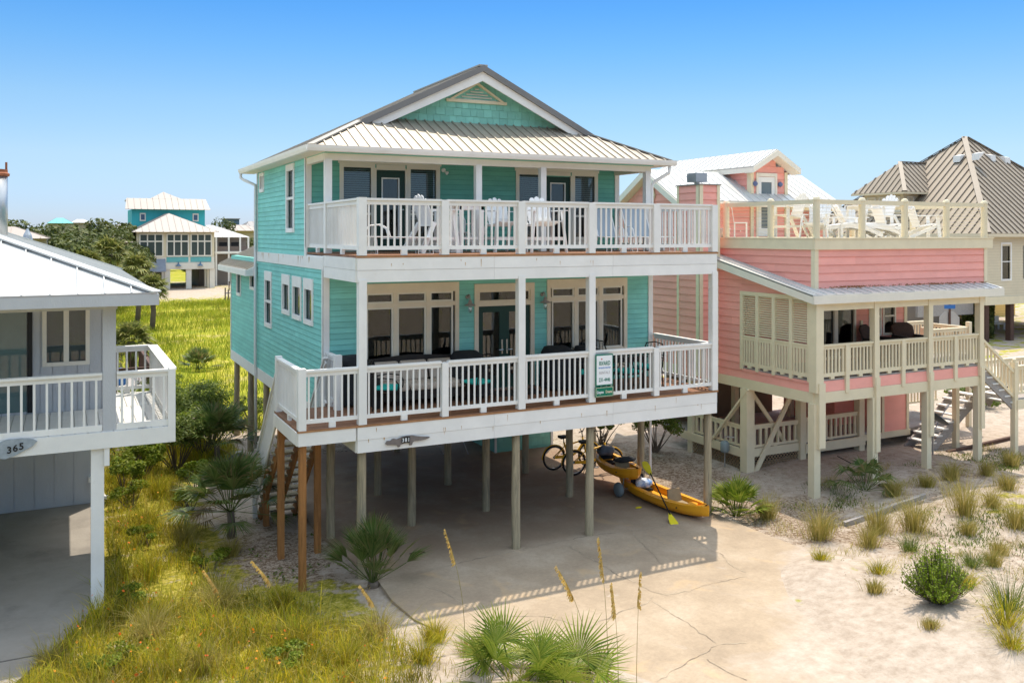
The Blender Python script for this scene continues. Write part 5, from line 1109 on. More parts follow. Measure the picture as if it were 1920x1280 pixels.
# hedge, sign, road on the right
sg=thing('stop_sign','back of an unpainted octagonal stop sign with two street name blades','street sign',(30.3,23.1,-.1))
cx,cy=30.3,23.1
Fc=(Vector((cx,cy,0)),Vector((.894,-.448,0)),Vector((-.448,-.894,0)))
mb=MB(); mb.fbox(Fc,-.035,.035,-.02,.02,-.4,3.6); mb.build('pole',brownwood,sg)
mb=MB(); mb.prism([Fc[0]+Fc[1]*(.42*math.cos(R(22.5+45*k)))+Vector((0,0,2.83+.42*math.sin(R(22.5+45*k)))) -Fc[2]*.03 for k in range(8)],-Fc[2]*.008); mb.build('octagon_panel',galv,sg)
mb=MB(); mb.fbox(Fc,-.33,.33,.02,.03,3.50,3.68); mb.build('green_blade',mat('street blade green',(.0,.28,.14),.4),sg)
mb=MB(); mb.fbox(Fc,-.22,.2,.02,.03,3.32,3.47); mb.build('blue_blade',mat('street blade blue',(.04,.16,.45),.4),sg)
mb=MB(); P=[(29,20),(80,44),(200,100),(200,92),(84,37),(34,16.5)]; 
def strip(name,pts,z,m,w=5):
    mb=MB(); o=0
    for i,(x,y) in enumerate(pts):
        a=pts[max(0,i-1)];b=pts[min(len(pts)-1,i+1)];dx,dy=b[0]-a[0],b[1]-a[1];L=math.hypot(dx,dy); mb.v+=[(x-dy/L*w/2,y+dx/L*w/2,z),(x+dy/L*w/2,y-dx/L*w/2,z)]
    for i in range(len(pts)-1): mb.f.append((2*i,2*i+1,2*i+3,2*i+2))
    o=mb.build(name,m,None,recalc=False); o['kind']='structure'; return o
strip('side_road',[(24,60),(30,44),(33,30),(38,18),(46,8),(60,-10)],.22,mat('sandy road surface',(.58,.50,.42),.95,.12,.6),5.5)
# ================================================================ furniture and props
def ring(c,r,rt,ax=(0,1,0),n=28,m=6):
    mb=MB(); c=Vector(c);A=Vector(ax).normalized();X=A.cross(Vector((0,0,1)) if abs(A.z)<.9 else Vector((1,0,0))).normalized();Y=A.cross(X)
    V=[];F=[]
    for i in range(n):
        t=2*math.pi*i/n; d=X*math.cos(t)+Y*math.sin(t)
        for k in range(m): s=2*math.pi*k/m; V.append(c+d*(r+rt*math.cos(s))+A*rt*math.sin(s))
    for i in range(n):
        for k in range(m): F.append((i*m+k,((i+1)%n)*m+k,((i+1)%n)*m+(k+1)%m,i*m+(k+1)%m))
    mb.add(V,F); return mb
def adirondack(label,group,seat=.38,back=.62,m=None,fan=5,name='adirondack_chair',foot=False,lean=.28):
    m=m or whiteplastic; t=thing(name,label,'chair',(0,0,0),group)
    mb=MB()
    for k in range(6): mb.beam((-.27,-.27+k*.095,seat-.0-k*.018),(.27,-.27+k*.095,seat-k*.018),.085,.02)
    if foot: mb.box(-.25,.25,-.38,-.26,.3,.33)
    mb.build('seat',m,t)
    mb=MB()
    for k in range(fan):
        a=(k-(fan-1)/2); w=.52/fan; h=back*(1-.045*a*a*(5/fan)**2); x0=a*w*.92; x1=a*w*1.12; y0=.2; y1=y0+lean*h/.7; z0=seat-.1; z1=seat+h
        c=[(x0-w*.46,y0,z0),(x0+w*.46,y0,z0),(x1+w*.53,y0+(y1-y0)*.93,z0+(z1-z0)*.93),(x1+w*.3,y1,z1-.01),(x1,y1+.004,z1),(x1-w*.3,y1,z1-.01),(x1-w*.53,y0+(y1-y0)*.93,z0+(z1-z0)*.93)]
        mb.prism(c,(0,.02,-.004))
    mb.beam((-.27,.25,seat+.05),(.27,.25,seat+.05),.02,.06); mb.beam((-.27,.2+lean*.75+.02,seat+back*.7),(.27,.2+lean*.75+.02,seat+back*.7),.02,.05)
    mb.build('backrest',m,t)
    for s in (-1,1):
        mb=MB(); mb.prism([(s*.29,-.33,seat+.22),(s*.42,-.33,seat+.22),(s*.42,-.1,seat+.22),(s*.36,.36,seat+.22),(s*.3,.36,seat+.22)],(0,0,.02)); mb.build('armrest',m,t)
        sp=.06*seat/.4
        mb=MB(); mb.beam((s*(.3+sp),-.26-sp*.3,0),(s*.31,-.24,seat+.21),.03,.09,up=(0,1,0)); mb.build('leg',m,t)
        mb=MB(); mb.beam((s*(.3+sp),.52+sp*.4,0),(s*.29,-.3 if seat<.5 else .22,seat-.03),.03,.09,up=(0,0,1) if seat<.5 else (0,1,0)); mb.build('leg',m,t)
        if seat>.5:
            mb=MB(); mb.beam((s*.34,-.28,.3),(s*.34,.42,.3),.03,.06); mb.build('side_rung',m,t)
    if seat>.5: mb=MB(); mb.box(-.33,.33,-.29,-.26,.26,.33); mb.build('front_rung',m,t)
    return t
G1='tall white fan back chairs on the upper balcony'
a=adirondack('tall white fan back chair nearest the left door, turned sideways beside the bar table',G1,.66,.55); put(a,(6.9,17.3,Z2),R(100))
b=put(copy_tree(a),(7.12,17.95,Z2),R(100),'tall white fan back chair turned sideways just behind the other one, at the bar table')
c=put(copy_tree(a),(8.62,17.6,Z2),R(5),'tall white fan back chair standing alone in the middle of the upper balcony'); 
d=put(copy_tree(a),(9.15,16.75,Z2),R(-6),'tall white fan back chair close behind the railing in front of the right door')
def table(label,w,d,h,m,name='table',slats=True,legw=.06):
    t=thing(name,label,'table'); mb=MB(); n=int(w/.1)
    for k in range(n): mb.box(-w/2+k*w/n+.004,-w/2+(k+1)*w/n-.004,-d/2,d/2,h-.03,h)
    mb.build('table_top',m,t)
    for sx in (-1,1):
        for sy in (-1,1): mb=MB(); x=sx*(w/2-.06);y=sy*(d/2-.06); mb.box(x-legw/2,x+legw/2,y-legw/2,y+legw/2,0,h-.03); mb.build('leg',m,t)
    mb=MB(); mb.box(-w/2+.03,w/2-.03,-d/2+.03,-d/2+.06,h-.12,h-.03); mb.box(-w/2+.03,w/2-.03,d/2-.06,d/2-.03,h-.12,h-.03); mb.box(-w/2+.06,w/2-.06,-.04,.04,.28,.33); mb.build('apron',m,t)
    return t
t=table('white slatted bar height table between the tall chairs',.6,.6,1.02,whiteplastic); put(t,(7.62,17.35,Z2))
def plastic_chair(label):
    t=thing('patio_chair',label,'chair'); mb=MB(); mb.prism([(-.22,-.22,.42),(.22,-.22,.42),(.2,.22,.40),(-.2,.22,.40)],(0,0,.02)); mb.build('seat',whiteplastic,t)
    mb=MB()
    for k in range(-2,3): mb.beam((k*.075,.2,.42),(k*.085,.3,.82-.015*k*k),.035,.012,up=(0,1,0))
    mb.tube([(-.2,.2,.44),(-.23,.28,.7),(-.16,.31,.84),(0,.32,.87),(.16,.31,.84),(.23,.28,.7),(.2,.2,.44)],.02,6); mb.build('backrest',whiteplastic,t)
    for s in (-1,1):
        mb=MB(); mb.tube([(s*.25,.24,.62),(s*.29,.0,.63),(s*.27,-.2,.6),(s*.25,-.24,.42)],.018,6); mb.build('armrest',whiteplastic,t)
        for yy in (-.22,.22): mb=MB(); mb.tube([(s*.22,yy,.42),(s*.26,yy*1.2,0)],[.025,.016],6); mb.build('leg',whiteplastic,t)
    return t
p=plastic_chair('low round backed white plastic chair behind the balusters left of the lone tall chair'); put(p,(7.95,18.6,Z2),R(-10))
def chaise(label,group=None):
    t=thing('sling_lounger',label,'lounger',(0,0,0),group)
    for s in (-1,1):
        mb=MB(); mb.tube([(s*.3,-.9,.32),(s*.3,.35,.34),(s*.3,.75,1.0)],.014,6); mb.build('side_tube',whiteplastic,t)
        mb=MB(); mb.tube([(s*.32,-.1,.33),(s*.33,-.05,.5),(s*.33,.1,.58),(s*.33,.3,.56),(s*.33,.4,.45)],.014,6); mb.build('armrest',whiteplastic,t)
        for yy in (-.8,.3): mb=MB(); mb.tube([(s*.3,yy-.12,.32),(s*.31,yy-.15,.0),(s*.31,yy+.15,.0),(s*.3,yy+.12,.32)],.013,6); mb.build('leg',whiteplastic,t)
    mb=MB(); mb.prism([(-.28,-.9,.32),(.28,-.9,.32),(.28,.35,.33),(-.28,.35,.33)],(0,0,.008)); mb.prism([(-.28,.35,.34),(.28,.35,.34),(.28,.74,1.0),(-.28,.74,1.0)],(0,.008,0)); mb.build('sling',sling,t)
    return t
l1=chaise('grey sling lounger in the right corner of the upper balcony, farther left of the pair','grey sling loungers on the upper balcony'); put(l1,(11.35,17.6,Z2),R(-12))
put(copy_tree(l1),(12.15,17.3,Z2),R(-12),'grey sling lounger in the right corner of the upper balcony, nearest the end rail')
l2=chaise('white tube lounger beside the left balcony door'); put(l2,(5.75,17.2,Z2),R(75))
# lower porch: sofa, chairs, covers
sf=thing('wicker_sofa','dark wicker sofa with beige cushions under the left porch window','sofa')
mb=MB(); mb.box(-.95,.95,-.38,.35,.12,.3); mb.prism([(-.95,.3,.3),(.95,.3,.3),(.95,.44,.86),(0,.46,.92),(-.95,.44,.86)],(0,.06,0)); mb.build('frame',wicker,sf)
for s in (-1,1): mb=MB(); mb.box(min(s*.95,s*1.05),max(s*.95,s*1.05),-.4,.4,.0,.6); mb.build('armrest',wicker,sf)
for k in range(3):
    x=-.93+k*.62
    mb=MB(); mb.box(x+.01,x+.61,-.4,.22,.3,.44); mb.build('seat_cushion',beige,sf,bevel=.04)
    mb=MB(); mb.prism([(x+.02,.12,.44),(x+.60,.12,.44),(x+.60,.26,.82),(x+.02,.26,.82)],(0,.13,0)); mb.build('back_cushion',beige,sf,bevel=.04)
put(sf,(6.55,17.42,Z1))
def cover(label,w,d,h,x,y,rz=0,name='covered_armchair',hb=None,cat='chair cover'):
    mb=MB(); n=10; hb=hb or h
    def rr(z,k,pts=24): 
        o=[]
        for i in range(pts):
            t=2*math.pi*i/pts; c_,s_=math.cos(t),math.sin(t); e=.45
            o.append(((abs(c_)**e*math.copysign(1,c_))*w/2*k*(1+random.uniform(-.02,.02)),(abs(s_)**e*math.copysign(1,s_))*d/2*k*(1+random.uniform(-.02,.02)),z))
        return o
    rings=[rr(.05,1.04),rr(h*.4,1.0),rr(h*.85,.95),rr(h,.8),rr(h*1.02,.3)]
    V=[]
    for i,r_ in enumerate(rings): V+= [(px_,py_,pz_+((hb-h)*(py_/d+.5) if i>1 else 0)) for px_,py_,pz_ in r_]
    n=24; F=[(i*n+k,i*n+(k+1)%n,(i+1)*n+(k+1)%n,(i+1)*n+k) for i in range(len(rings)-1) for k in range(n)]+[tuple(range((len(rings)-1)*n,len(rings)*n))]
    mb.add(V,F); o=mb.build(name,blackcloth,None,smooth=True); tag(o,label,cat); o.location=(x,y,Z1); o.rotation_euler=(0,0,rz); return o
cover('black covered armchair between the sofa and the french door',.75,.75,.75,7.72,17.45,0,hb=.98)
cover('tall black fabric cover over a grill in the left corner of the lower porch',.55,.5,1.0,5.25,17.62,0,'covered_grill',cat='grill cover')
cover('black covered armchair left of the sign, below the right porch window',.75,.7,.82,9.95,17.5,0,'covered_armchair',.95)
cover('black covered round backed chair in front of the right window',.6,.6,.8,10.75,17.6,0,'covered_armchair',.9)
def metal_chair(label,group):
    t=thing('patio_chair',label,'chair',(0,0,0),group)
    mb=MB(); mb.box(-.24,.24,-.24,.24,.38,.41); mb.build('seat_frame',blackmetal,t)
    mb=MB(); mb.box(-.23,.23,-.23,.22,.412,.47); mb.build('cushion',tealcush,t,bevel=.02)
    mb=MB(); mb.tube([(-.24,.24,.4),(-.25,.3,.75),(-.2,.34,.93),(0,.35,.97),(.2,.34,.93),(.25,.3,.75),(.24,.24,.4)],.016,6)
    for k in range(-2,3): mb.tube([(k*.08,.25,.42),(k*.085,.34,.94-.01*k*k)],.008,5)
    mb.tube([(-.25,.29,.68),(.25,.29,.68)],.01,5); mb.build('backrest',blackmetal,t)
    for s in (-1,1):
        mb=MB(); mb.tube([(s*.25,.27,.62),(s*.29,.05,.66),(s*.29,-.18,.64),(s*.27,-.26,.55),(s*.25,-.25,.4)],.014,6); mb.build('armrest',blackmetal,t)
        for yy in (-.22,.22): mb=MB(); mb.tube([(s*.23,yy,.4),(s*.25,yy*1.15,0)],.014,6); mb.build('leg',blackmetal,t)
    return t
G2='black metal chairs with teal cushions on the lower porch'
mc=metal_chair('black metal chair with teal cushion left of the beige sofa',G2); put(mc,(5.72,16.9,Z1),R(60))
for x,y,rz,lb_ in ((7.6,16.75,-70,'black metal chair with teal cushion right of the beige sofa, before the french door'),(10.3,16.8,60,'black metal chair with teal cushion left of the sign, at the dining table'),(11.15,16.55,180,'black metal chair with teal cushion at the table, behind the balusters right of the sign'),(11.95,16.9,-60,'black metal chair with teal cushion at the right end of the dining table'),(11.2,17.6,0,'black metal chair with teal cushion on the far side of the dining table')):
    put(copy_tree(mc),(x,y,Z1),R(rz),lb_)
t=table('dark metal dining table on the right half of the lower porch',1.3,.8,.72,blackmetal,legw=.04); put(t,(11.15,17.1,Z1))
mb=MB(); mb.prism([(8.25,YL-.95,Z1+.004),(9.4,YL-.95,Z1+.004),(9.4,YL-.25,Z1+.004),(8.25,YL-.25,Z1+.004)],(0,0,.008)); tag(mb.build('doormat',wicker),'dark woven doormat in front of the french door','doormat')
# rental sign
sn=thing('rental_sign','white and green rental sign hung on the lower railing with phone number 231-4446','sign',(9.97,YF-.08,Z1))
sx_=9.78; sy_=YF-.07
mb=MB(); mb.box(sx_,sx_+.42,sy_-.02,sy_,Z1+.33,Z1+.98); mb.build('green_border',greenpaint,sn)
mb=MB(); mb.box(sx_+.02,sx_+.40,sy_-.024,sy_-.0205,Z1+.355,Z1+.955); mb.build('white_panel',signwhite,sn)
mb=MB(); mb.box(sx_-.01,sx_+.43,sy_-.022,sy_,Z1+.10,Z1+.31); mb.build('name_board',greenpaint,sn)
mb=MB()
for q in ((sx_,sx_+.42,Z1+.112,Z1+.12),(sx_,sx_+.42,Z1+.29,Z1+.298),(sx_,sx_+.008,Z1+.12,Z1+.29),(sx_+.412,sx_+.42,Z1+.12,Z1+.29)): mb.box(q[0],q[1],sy_-.025,sy_-.0225,q[2],q[3])
mb.build('gold_edge',cream,sn)
tx=sx_+.21; ty=sy_-.0255
text('RiVARD',.12,(tx+.0,ty,Z1+.755),greenpaint,sn,sx=.66,bold=.002,shear=.12)
text('o',.045,(sx_+.142,ty-.001,Z1+.875),red,sn,bold=.004)
text('OF SOUTH WALTON',.036,(tx,ty,Z1+.69),bluep,sn,sx=.85,bold=.001)
text('RENTALS',.08,(tx,ty,Z1+.575),greyp,sn,sx=.8)
text('231-4446',.11,(tx,ty,Z1+.42),greenpaint,sn,sx=.66,bold=.0015)
text('Grayton',.085,(sx_+.105,ty,Z1+.175),signwhite,sn,sx=.58,bold=.0015); text('Dreams',.085,(sx_+.315,ty,Z1+.175),cream,sn,sx=.58,bold=.0015)
# alligator plaque
ag=thing('alligator_plaque','carved grey alligator plaque with black number tiles 381 on the white deck edge','plaque',(5.7,YF-.05,2.32))
AX0=5.27; top=[(0,.03),(.03,.075),(.1,.07),(.13,.10),(.17,.105),(.22,.09),(.32,.12),(.42,.135),(.52,.13),(.62,.105),(.74,.085),(.86,.07),(.87,.055)]
bot=[(.78,.03),(.68,.02),(.56,.02),(.53,.0),(.51,-.045),(.47,-.05),(.46,.0),(.38,-.0),(.34,-.005),(.29,-.02),(.28,-.055),(.24,-.06),(.23,-.02),(.14,-.01),(.03,.0)]
mb=MB(); mb.prism([(AX0+x,YF-.04,2.29+z) for x,z in top+bot],(0,-.03,0)); mb.build('carved_body',gatorw,ag)
for i,c_ in enumerate('381'):
    x=AX0+.335+i*.055; mb=MB(); mb.box(x-.024,x+.024,YF-.082,YF-.071,2.30,2.41); tl=mb.build('number_tile',blackmetal,ag); text(c_,.095,(x,YF-.0835,2.322),signwhite,tl,ext=.001,sx=.85,bold=.002)
# ---- bicycles
def bicycle(label,group):
    t=thing('bicycle',label,'bicycle',(0,0,0),group)
    for s,x in ((0,-.52),(1,.52)):
        w_=ring((x,0,.33),.305,.026).build('wheel',rubber,t,smooth=True)
        ring((x,0,.33),.278,.012,n=28,m=5).build('rim',steel,w_,smooth=True)
        mb=MB()
        for k in range(16): a_=2*math.pi*k/16; mb.tube([(x,.0,.33),(x+.27*math.cos(a_),0,.33+.27*math.sin(a_))],.0022,3,False)
        mb.lathe((x,-.03,.33),[(.02,0),(.025,.03),(.02,.06)],8,(0,1,0)); mb.build('spokes',steel,w_)
        mb=MB(); mb.tube([(x+.345*math.cos(R(a_)),0,.33+.345*math.sin(R(a_))) for a_ in (range(20,200,15) if s==0 else range(20,150,15))],.014,5); mb.build('mudguard',bikeyellow,t,smooth=True)
    mb=MB(); bb=(-.08,0,.29); st=(-.2,0,.62); hd=(.34,0,.72)
    mb.tube([bb,st,(-.23,0,.72)],.024,8); mb.tube([st,(0,0,.66),(.2,0,.70),hd],.024,8); mb.tube([bb,(.15,0,.42),(.31,0,.62),(.35,0,.66)],.028,8)
    mb.tube([(-.52,.05,.33),st],.012,6); mb.tube([(-.52,-.05,.33),st],.012,6); mb.tube([(-.52,.05,.33),bb],.013,6); mb.tube([(-.52,-.05,.33),bb],.013,6); mb.tube([(.36,0,.62),(.33,0,.8)],.025,8); mb.build('frame',bikeyellow,t,smooth=True)
    mb=MB()
    for s in (-.05,.05): mb.tube([(.52,s,.33),(.42,s,.55),(.37,s*.6,.64)],.012,6)
    mb.build('fork',bikeyellow,t,smooth=True)
    mb=MB(); mb.tube([(.33,0,.8),(.31,0,.92)],.014,6); mb.tube([(.05,.33,1.02),(.18,.30,1.05),(.3,.16,1.08),(.31,0,.93),(.3,-.16,1.08),(.18,-.30,1.05),(.05,-.33,1.02)],.013,6); mb.build('handlebar',blackmetal,t,smooth=True)
    mb=MB(); mb.prism([(-.36,-.11,.83),(-.36,.11,.83),(-.2,.08,.84),(.0,.02,.83),(.0,-.02,.83),(-.2,-.08,.84)],(0,0,.06)); mb.tube([(-.23,0,.7),(-.24,0,.83)],.013,6); mb.build('saddle',rubber,t)
    mb=MB(); mb.lathe((-.08,-.06,.29),[(.09,0),(.09,.01)],16,(0,1,0)); mb.beam((-.08,-.09,.29),(.05,-.09,.2),.02,.012); mb.beam((-.08,.09,.29),(-.2,.09,.38),.02,.012); mb.box(.0,.1,-.16,-.09,.19,.21); mb.box(-.25,-.15,.09,.16,.37,.39); mb.build('crank',galv,t)
    mb=MB(); mb.beam((-.52,-.065,.36),(-.08,-.065,.34),.012,.08,up=(0,0,1)); mb.build('chain_guard',bikeyellow,t)
    mb=MB(); mb.tube([(-.15,.05,.28),(-.2,.16,.0)],.009,5); mb.build('kickstand',blackmetal,t)
    return t
bk=bicycle('yellow cruiser bicycle nearest the kayaks, behind the piles','yellow cruiser bicycles parked behind the piles'); put(bk,(12.35,19.95,-.1),R(-10))
put(copy_tree(bk),(12.15,20.7,-.1),R(-4),'yellow cruiser bicycle standing behind the other one, its rear wheel further left')
# ---- kayaks
def kayak(label,L,loc,rz,z,name='kayak'):
    t=thing(name,label,'kayak'); n=26; V=[];F=[]; m_=18
    for i in range(n+1):
        q=i/n; s=2*q-1; w_=.37*max(.0,(1-abs(s)**2.6))**.8+.012; zk=.16*abs(s)**3.5; zg=.26+.10*abs(s)**2.2; dp=.13*max(0,1-abs(s)**3*1.6) if abs(s)<.82 else 0
        for k in range(m_):
            if k<=9: a_=math.pi*k/9; y=-w_*math.cos(a_); y=math.copysign(abs(y)**.85*w_**.15,y); z_=zg-(zg-zk)*math.sin(a_)**.7
            else:
                kk=k-10; f=[.86,.62,.58,.3,-.3,-.58,-.62,-.86][kk]; y=w_*f; z_=zg+.02 if kk in (0,7) else (zg+.015 if kk in (1,6) else zg-dp)
            V.append((s*L/2,y,z_))
    for i in range(n):
        for k in range(m_): F.append((i*m_+k,i*m_+(k+1)%m_,(i+1)*m_+(k+1)%m_,(i+1)*m_+k))
    F+=[tuple(reversed(range(m_))),tuple(range(n*m_,(n+1)*m_))]
    mb=MB(); mb.add(V,F); mb.build('hull',yellowp,t,smooth=False,bevel=0)
    for x in (-L*.22,L*.2):
        mb=MB(); mb.prism([(x-.14,-.2,.15),(x-.14,.2,.15),(x-.2,.17,.46),(x-.2,-.17,.46)],(-.035,0,0)); mb.prism([(x-.14,-.2,.15),(x+.2,-.17,.15),(x+.2,.17,.15),(x-.14,.2,.15)],(0,0,.04)); mb.build('seat',tan if x>0 else blackcloth,t)
    mb=MB()
    for s in (-1,1): mb.tube([(s*L*.47,-.02,.36),(s*L*.485,0,.40),(s*L*.47,.02,.36)],.012,5)
    mb.build('carry_toggle',rubber,t)
    mb=MB(); mb.lathe((L*.34,0,.27),[(.11,0),(.11,.03),(.09,.035)],16); mb.build('hatch',yellowp,t)
    mb=MB()
    for x in (-L*.1,L*.04,L*.30): 
        for s in (-1,1): mb.lathe((x,s*.345,.22),[(.016,0),(.016,.02)],8,(0,s,0))
    mb.build('scupper_plug',rubber,t)
    t.location=(*loc,z); t.rotation_euler=(0,0,R(rz)); return t
k2=kayak('orange yellow sit on top kayak lying on the concrete beside the right front pile',3.3,(12.42,17.05),-88,-.1)
k1=kayak('orange yellow sit on top kayak raised on a grey wheeled trolley',2.15,(12.2,18.55),-97,.27)
ct=thing('kayak_trolley','two wheeled kayak trolley with fat grey balloon tyres','trolley',(12.1,18.0,-.1))
for x in (11.84,12.5):
    mb=MB(); mb.lathe((x-.08,17.95,.07),[(.05,0),(.13,.01),(.17,.05),(.175,.08),(.17,.11),(.13,.15),(.05,.16)],20,(1,0,0)); mb.build('wheel',greytyre,ct,smooth=True)
mb=MB(); mb.tube([(11.9,17.95,.07),(12.4,17.95,.07)],.015,6); 
for x in (11.95,12.32): mb.tube([(x,17.95,.07),(x,17.9,.36)],.014,6); mb.tube([(x,17.7,.37),(x,18.4,.37)],.014,6)
mb.tube([(11.95,17.95,.37),(12.32,17.95,.37)],.014,6); mb.build('frame',galv,ct)
pd=thing('paddle','black shafted paddle with yellow blades leaning across the lower kayak','paddle',(12.3,16.9,0))
p0=Vector((12.15,17.1,.62)); p1=Vector((11.86,15.95,.03)); dr_=(p1-p0).normalized(); sd_=dr_.cross(Vector((0,0,1))).normalized()
mb=MB(); mb.tube([p0,p1],.016,8); mb.build('shaft',blackmetal,pd)
for p,s in ((p0,-1),(p1,1)):
    e=dr_*s; mb=MB(); nn=dr_.cross(sd_)
    pts=[p-e*.05+sd_*.02,p+e*.1+sd_*.08,p+e*.25+sd_*.10,p+e*.40+sd_*.07,p+e*.43,p+e*.40-sd_*.06,p+e*.25-sd_*.09,p+e*.1-sd_*.06,p-e*.05-sd_*.02]
    mb.prism(pts,nn*.015); mb.build('blade',yellowb,pd)
def lump(name,label,cat,c,rx,ry,rz_,m,seed=1,group=None):
    rr=random.Random(seed); bm=bmesh.new(); bmesh.ops.create_icosphere(bm,subdivisions=3,radius=1)
    for v in bm.verts:
        k=1+.16*math.sin(v.co.x*5+seed)*math.cos(v.co.y*4+seed*2)+rr.uniform(-.05,.05); v.co=Vector((v.co.x*rx*k,v.co.y*ry*k,max(-.6,v.co.z)*rz_*k))
    me=bpy.data.meshes.new(name); bm.to_mesh(me); bm.free(); me.polygons.foreach_set('use_smooth',[True]*len(me.polygons)); me.materials.append(m); o=bpy.data.objects.new(name,me); C.objects.link(o); o.location=c; return tag(o,label,cat,group)
lump('dry_bag','grey crumpled dry bag on the trolley kayak','bag',(12.2,19.1,.70),.24,.17,.14,mat('grey dry bag',(.10,.12,.15),.6,.2,8),3)
lump('life_jacket','black life jacket lying flat on the trolley kayak','life jacket',(12.25,18.3,.66),.3,.15,.07,blackcloth,5)
lump('towel','blue and white towel bundled on the lower kayak beside the paddle','towel',(12.35,17.65,.24),.22,.2,.11,mat('blue white towel',(.70,.74,.80),.9,.1,5,col2=(.06,.22,.55),c2amt=1,c2scale=2.5,c2lo=.47),8)
lump('flip_flop','small yellow scrap on the concrete by the trolley wheel','scrap',(11.75,17.0,-.085),.09,.04,.02,yellowb,9)
lump('oil_stain','small dark rusty blotch on the concrete between the piles','stain',(6.21,16.56,-.096),.16,.07,.004,mat('rust blotch',(.09,.05,.035),.9,.2,9),4)
hose=MB(); hose.tube([(9.3+.5*math.cos(a_*.5),22.2+.3*math.sin(a_*.9),.2+.9*abs(math.sin(a_*.35))) for a_ in range(10)],.015,6); tag(hose.build('garden_hose',greyp,None,smooth=True),'pale hose looped behind the piles under the house','hose')
# kettle grill by the stairs
kg=thing('kettle_grill','black domed kettle grill among the palmettos beside the stairs','grill',(4.0,23.6,-.45))
mb=MB(); mb.lathe((4.0,23.6,.3),[(.02,-.25),(.18,-.2),(.28,-.06),(.3,0)],20); mb.build('bowl',blackmetal,kg,smooth=True)
mb=MB(); mb.lathe((4.0,23.6,.3),[(.305,0),(.29,.1),(.2,.2),(.08,.25),(.02,.26)],20); ld=mb.build('lid',blackmetal,kg,smooth=True)
mb=MB(); mb.tube([(3.93,23.6,.55),(3.93,23.6,.6),(4.07,23.6,.6),(4.07,23.6,.55)],.012,6); mb.build('lid_handle',whiteplastic,ld)
for k in range(3): a_=2.1*k; mb=MB(); mb.tube([(4+.15*math.cos(a_),23.6+.15*math.sin(a_),.15),(4+.3*math.cos(a_),23.6+.3*math.sin(a_),-.5)],.013,6); mb.build('leg',galv,kg)
# ---- pink roof deck furniture
ZD=6.075
def pinkroof():
    G='white chairs on the pink house roof deck'
    s=thing('slat_chair','small white slat back chair left of the roof deck door','chair')
    mb=MB(); mb.box(-.22,.22,-.2,.2,.44,.47); mb.build('seat',whiteplastic,s)
    mb=MB()
    for k in range(5): mb.beam((-.18+k*.09,.2,.47),(-.18+k*.09,.27,.95),.045,.015,up=(0,1,0))
    mb.beam((-.22,.28,.95),(.22,.28,.95),.02,.08); mb.build('backrest',whiteplastic,s)
    for x in (-.2,.2):
        for y in (-.18,.18): mb=MB(); mb.box(x-.02,x+.02,y-.02,y+.02,0,.44); mb.build('leg',whiteplastic,s)
    mb=MB(); mb.box(-.2,.2,-.01,.01,.18,.21); mb.build('rung',whiteplastic,s)
    put(s,(17.0,19.6,ZD),R(50),sc=.9)
    a=adirondack('tall pale cream adirondack chair at the left end of the roof deck',None,.62,.62,m=wtrim); put(a,(17.75,18.5,ZD),R(-100))
    b=adirondack('low white adirondack chair just right of the tall cream one on the roof deck',G,.38,.6); put(b,(17.75,17.5,ZD),R(-60))
    for x,y,rz,l in ((20.6,17.6,70,'white adirondack chair left of the last pair of cable rail posts'),(21.75,17.4,62,'white adirondack chair nearest the right end of the roof deck'),(22.0,20.3,-30,'white adirondack chair at the back of the roof deck, under the tan dormer')):
        put(copy_tree(b),(x,y,ZD),R(rz),l)
    def longch(label):
        t=thing('wooden_lounger',label,'lounger',(0,0,0),'white wooden loungers on the roof deck'); mb=MB()
        prof=[(-1.25,.06),(-1.05,.2),(-.8,.32),(-.5,.38),(-.2,.34),(.2,.28)]
        for p,q in zip(prof[:-1],prof[1:]): mb.prism([(-.27,p[0],p[1]),(.27,p[0],p[1]),(.27,q[0],q[1]),(-.27,q[0],q[1])],(0,0,.025))
        mb.build('seat',whiteplastic,t)
        mb=MB()
        for k in range(5):
            a_=k-2; mb.prism([(a_*.1-.045,.2,.26),(a_*.1+.045,.2,.26),(a_*.12+.05,.5,.85-.02*a_*a_),(a_*.12,.52,.9-.02*a_*a_),(a_*.12-.05,.5,.85-.02*a_*a_)],(0,.02,0))
        mb.build('backrest',whiteplastic,t)
        for s_ in (-1,1):
            mb=MB(); mb.prism([(s_*.27,-1.25,.06),(s_*.27,-.8,.32),(s_*.27,-.4,.38),(s_*.27,.3,.3),(s_*.27,.3,.2),(s_*.27,-.4,.26),(s_*.27,-.9,.16),(s_*.27,-1.2,0)],(s_*.03,0,0)); mb.build('side_rail',whiteplastic,t)
            mb=MB(); mb.box(min(s_*.29,s_*.4),max(s_*.29,s_*.4),-.25,.4,.52,.545); mb.build('armrest',whiteplastic,t)
            for yy in (-.15,.3): mb=MB(); mb.box(s_*.31-.03,s_*.31+.03,yy-.03,yy+.03,0,.52); mb.build('leg',whiteplastic,t)
        return t
    l=longch('white wooden lounger with curved leg rest, left of the two on the roof deck'); put(l,(18.3,17.5,ZD),R(62))
    put(copy_tree(l),(19.2,17.55,ZD),R(62),'white wooden lounger with curved leg rest, right of the two on the roof deck')
    t=table('white bar height table behind the loungers on the roof deck',.7,.7,.95,whiteplastic); put(t,(21.3,19.2,ZD))
    c=adirondack('tall white fan back chair by the bar table on the roof deck',None,.7,.6); put(c,(22.1,19.2,ZD),R(-90))
    mb=MB(); mb.lathe((16.95,20.2,ZD),[(.1,0),(.13,.02),(.15,.25),(.14,.26)],14); tag(mb.build('planter_pot',greyp,None,smooth=True),'small grey pot on the roof deck beside the slat chair','pot')
pinkroof()
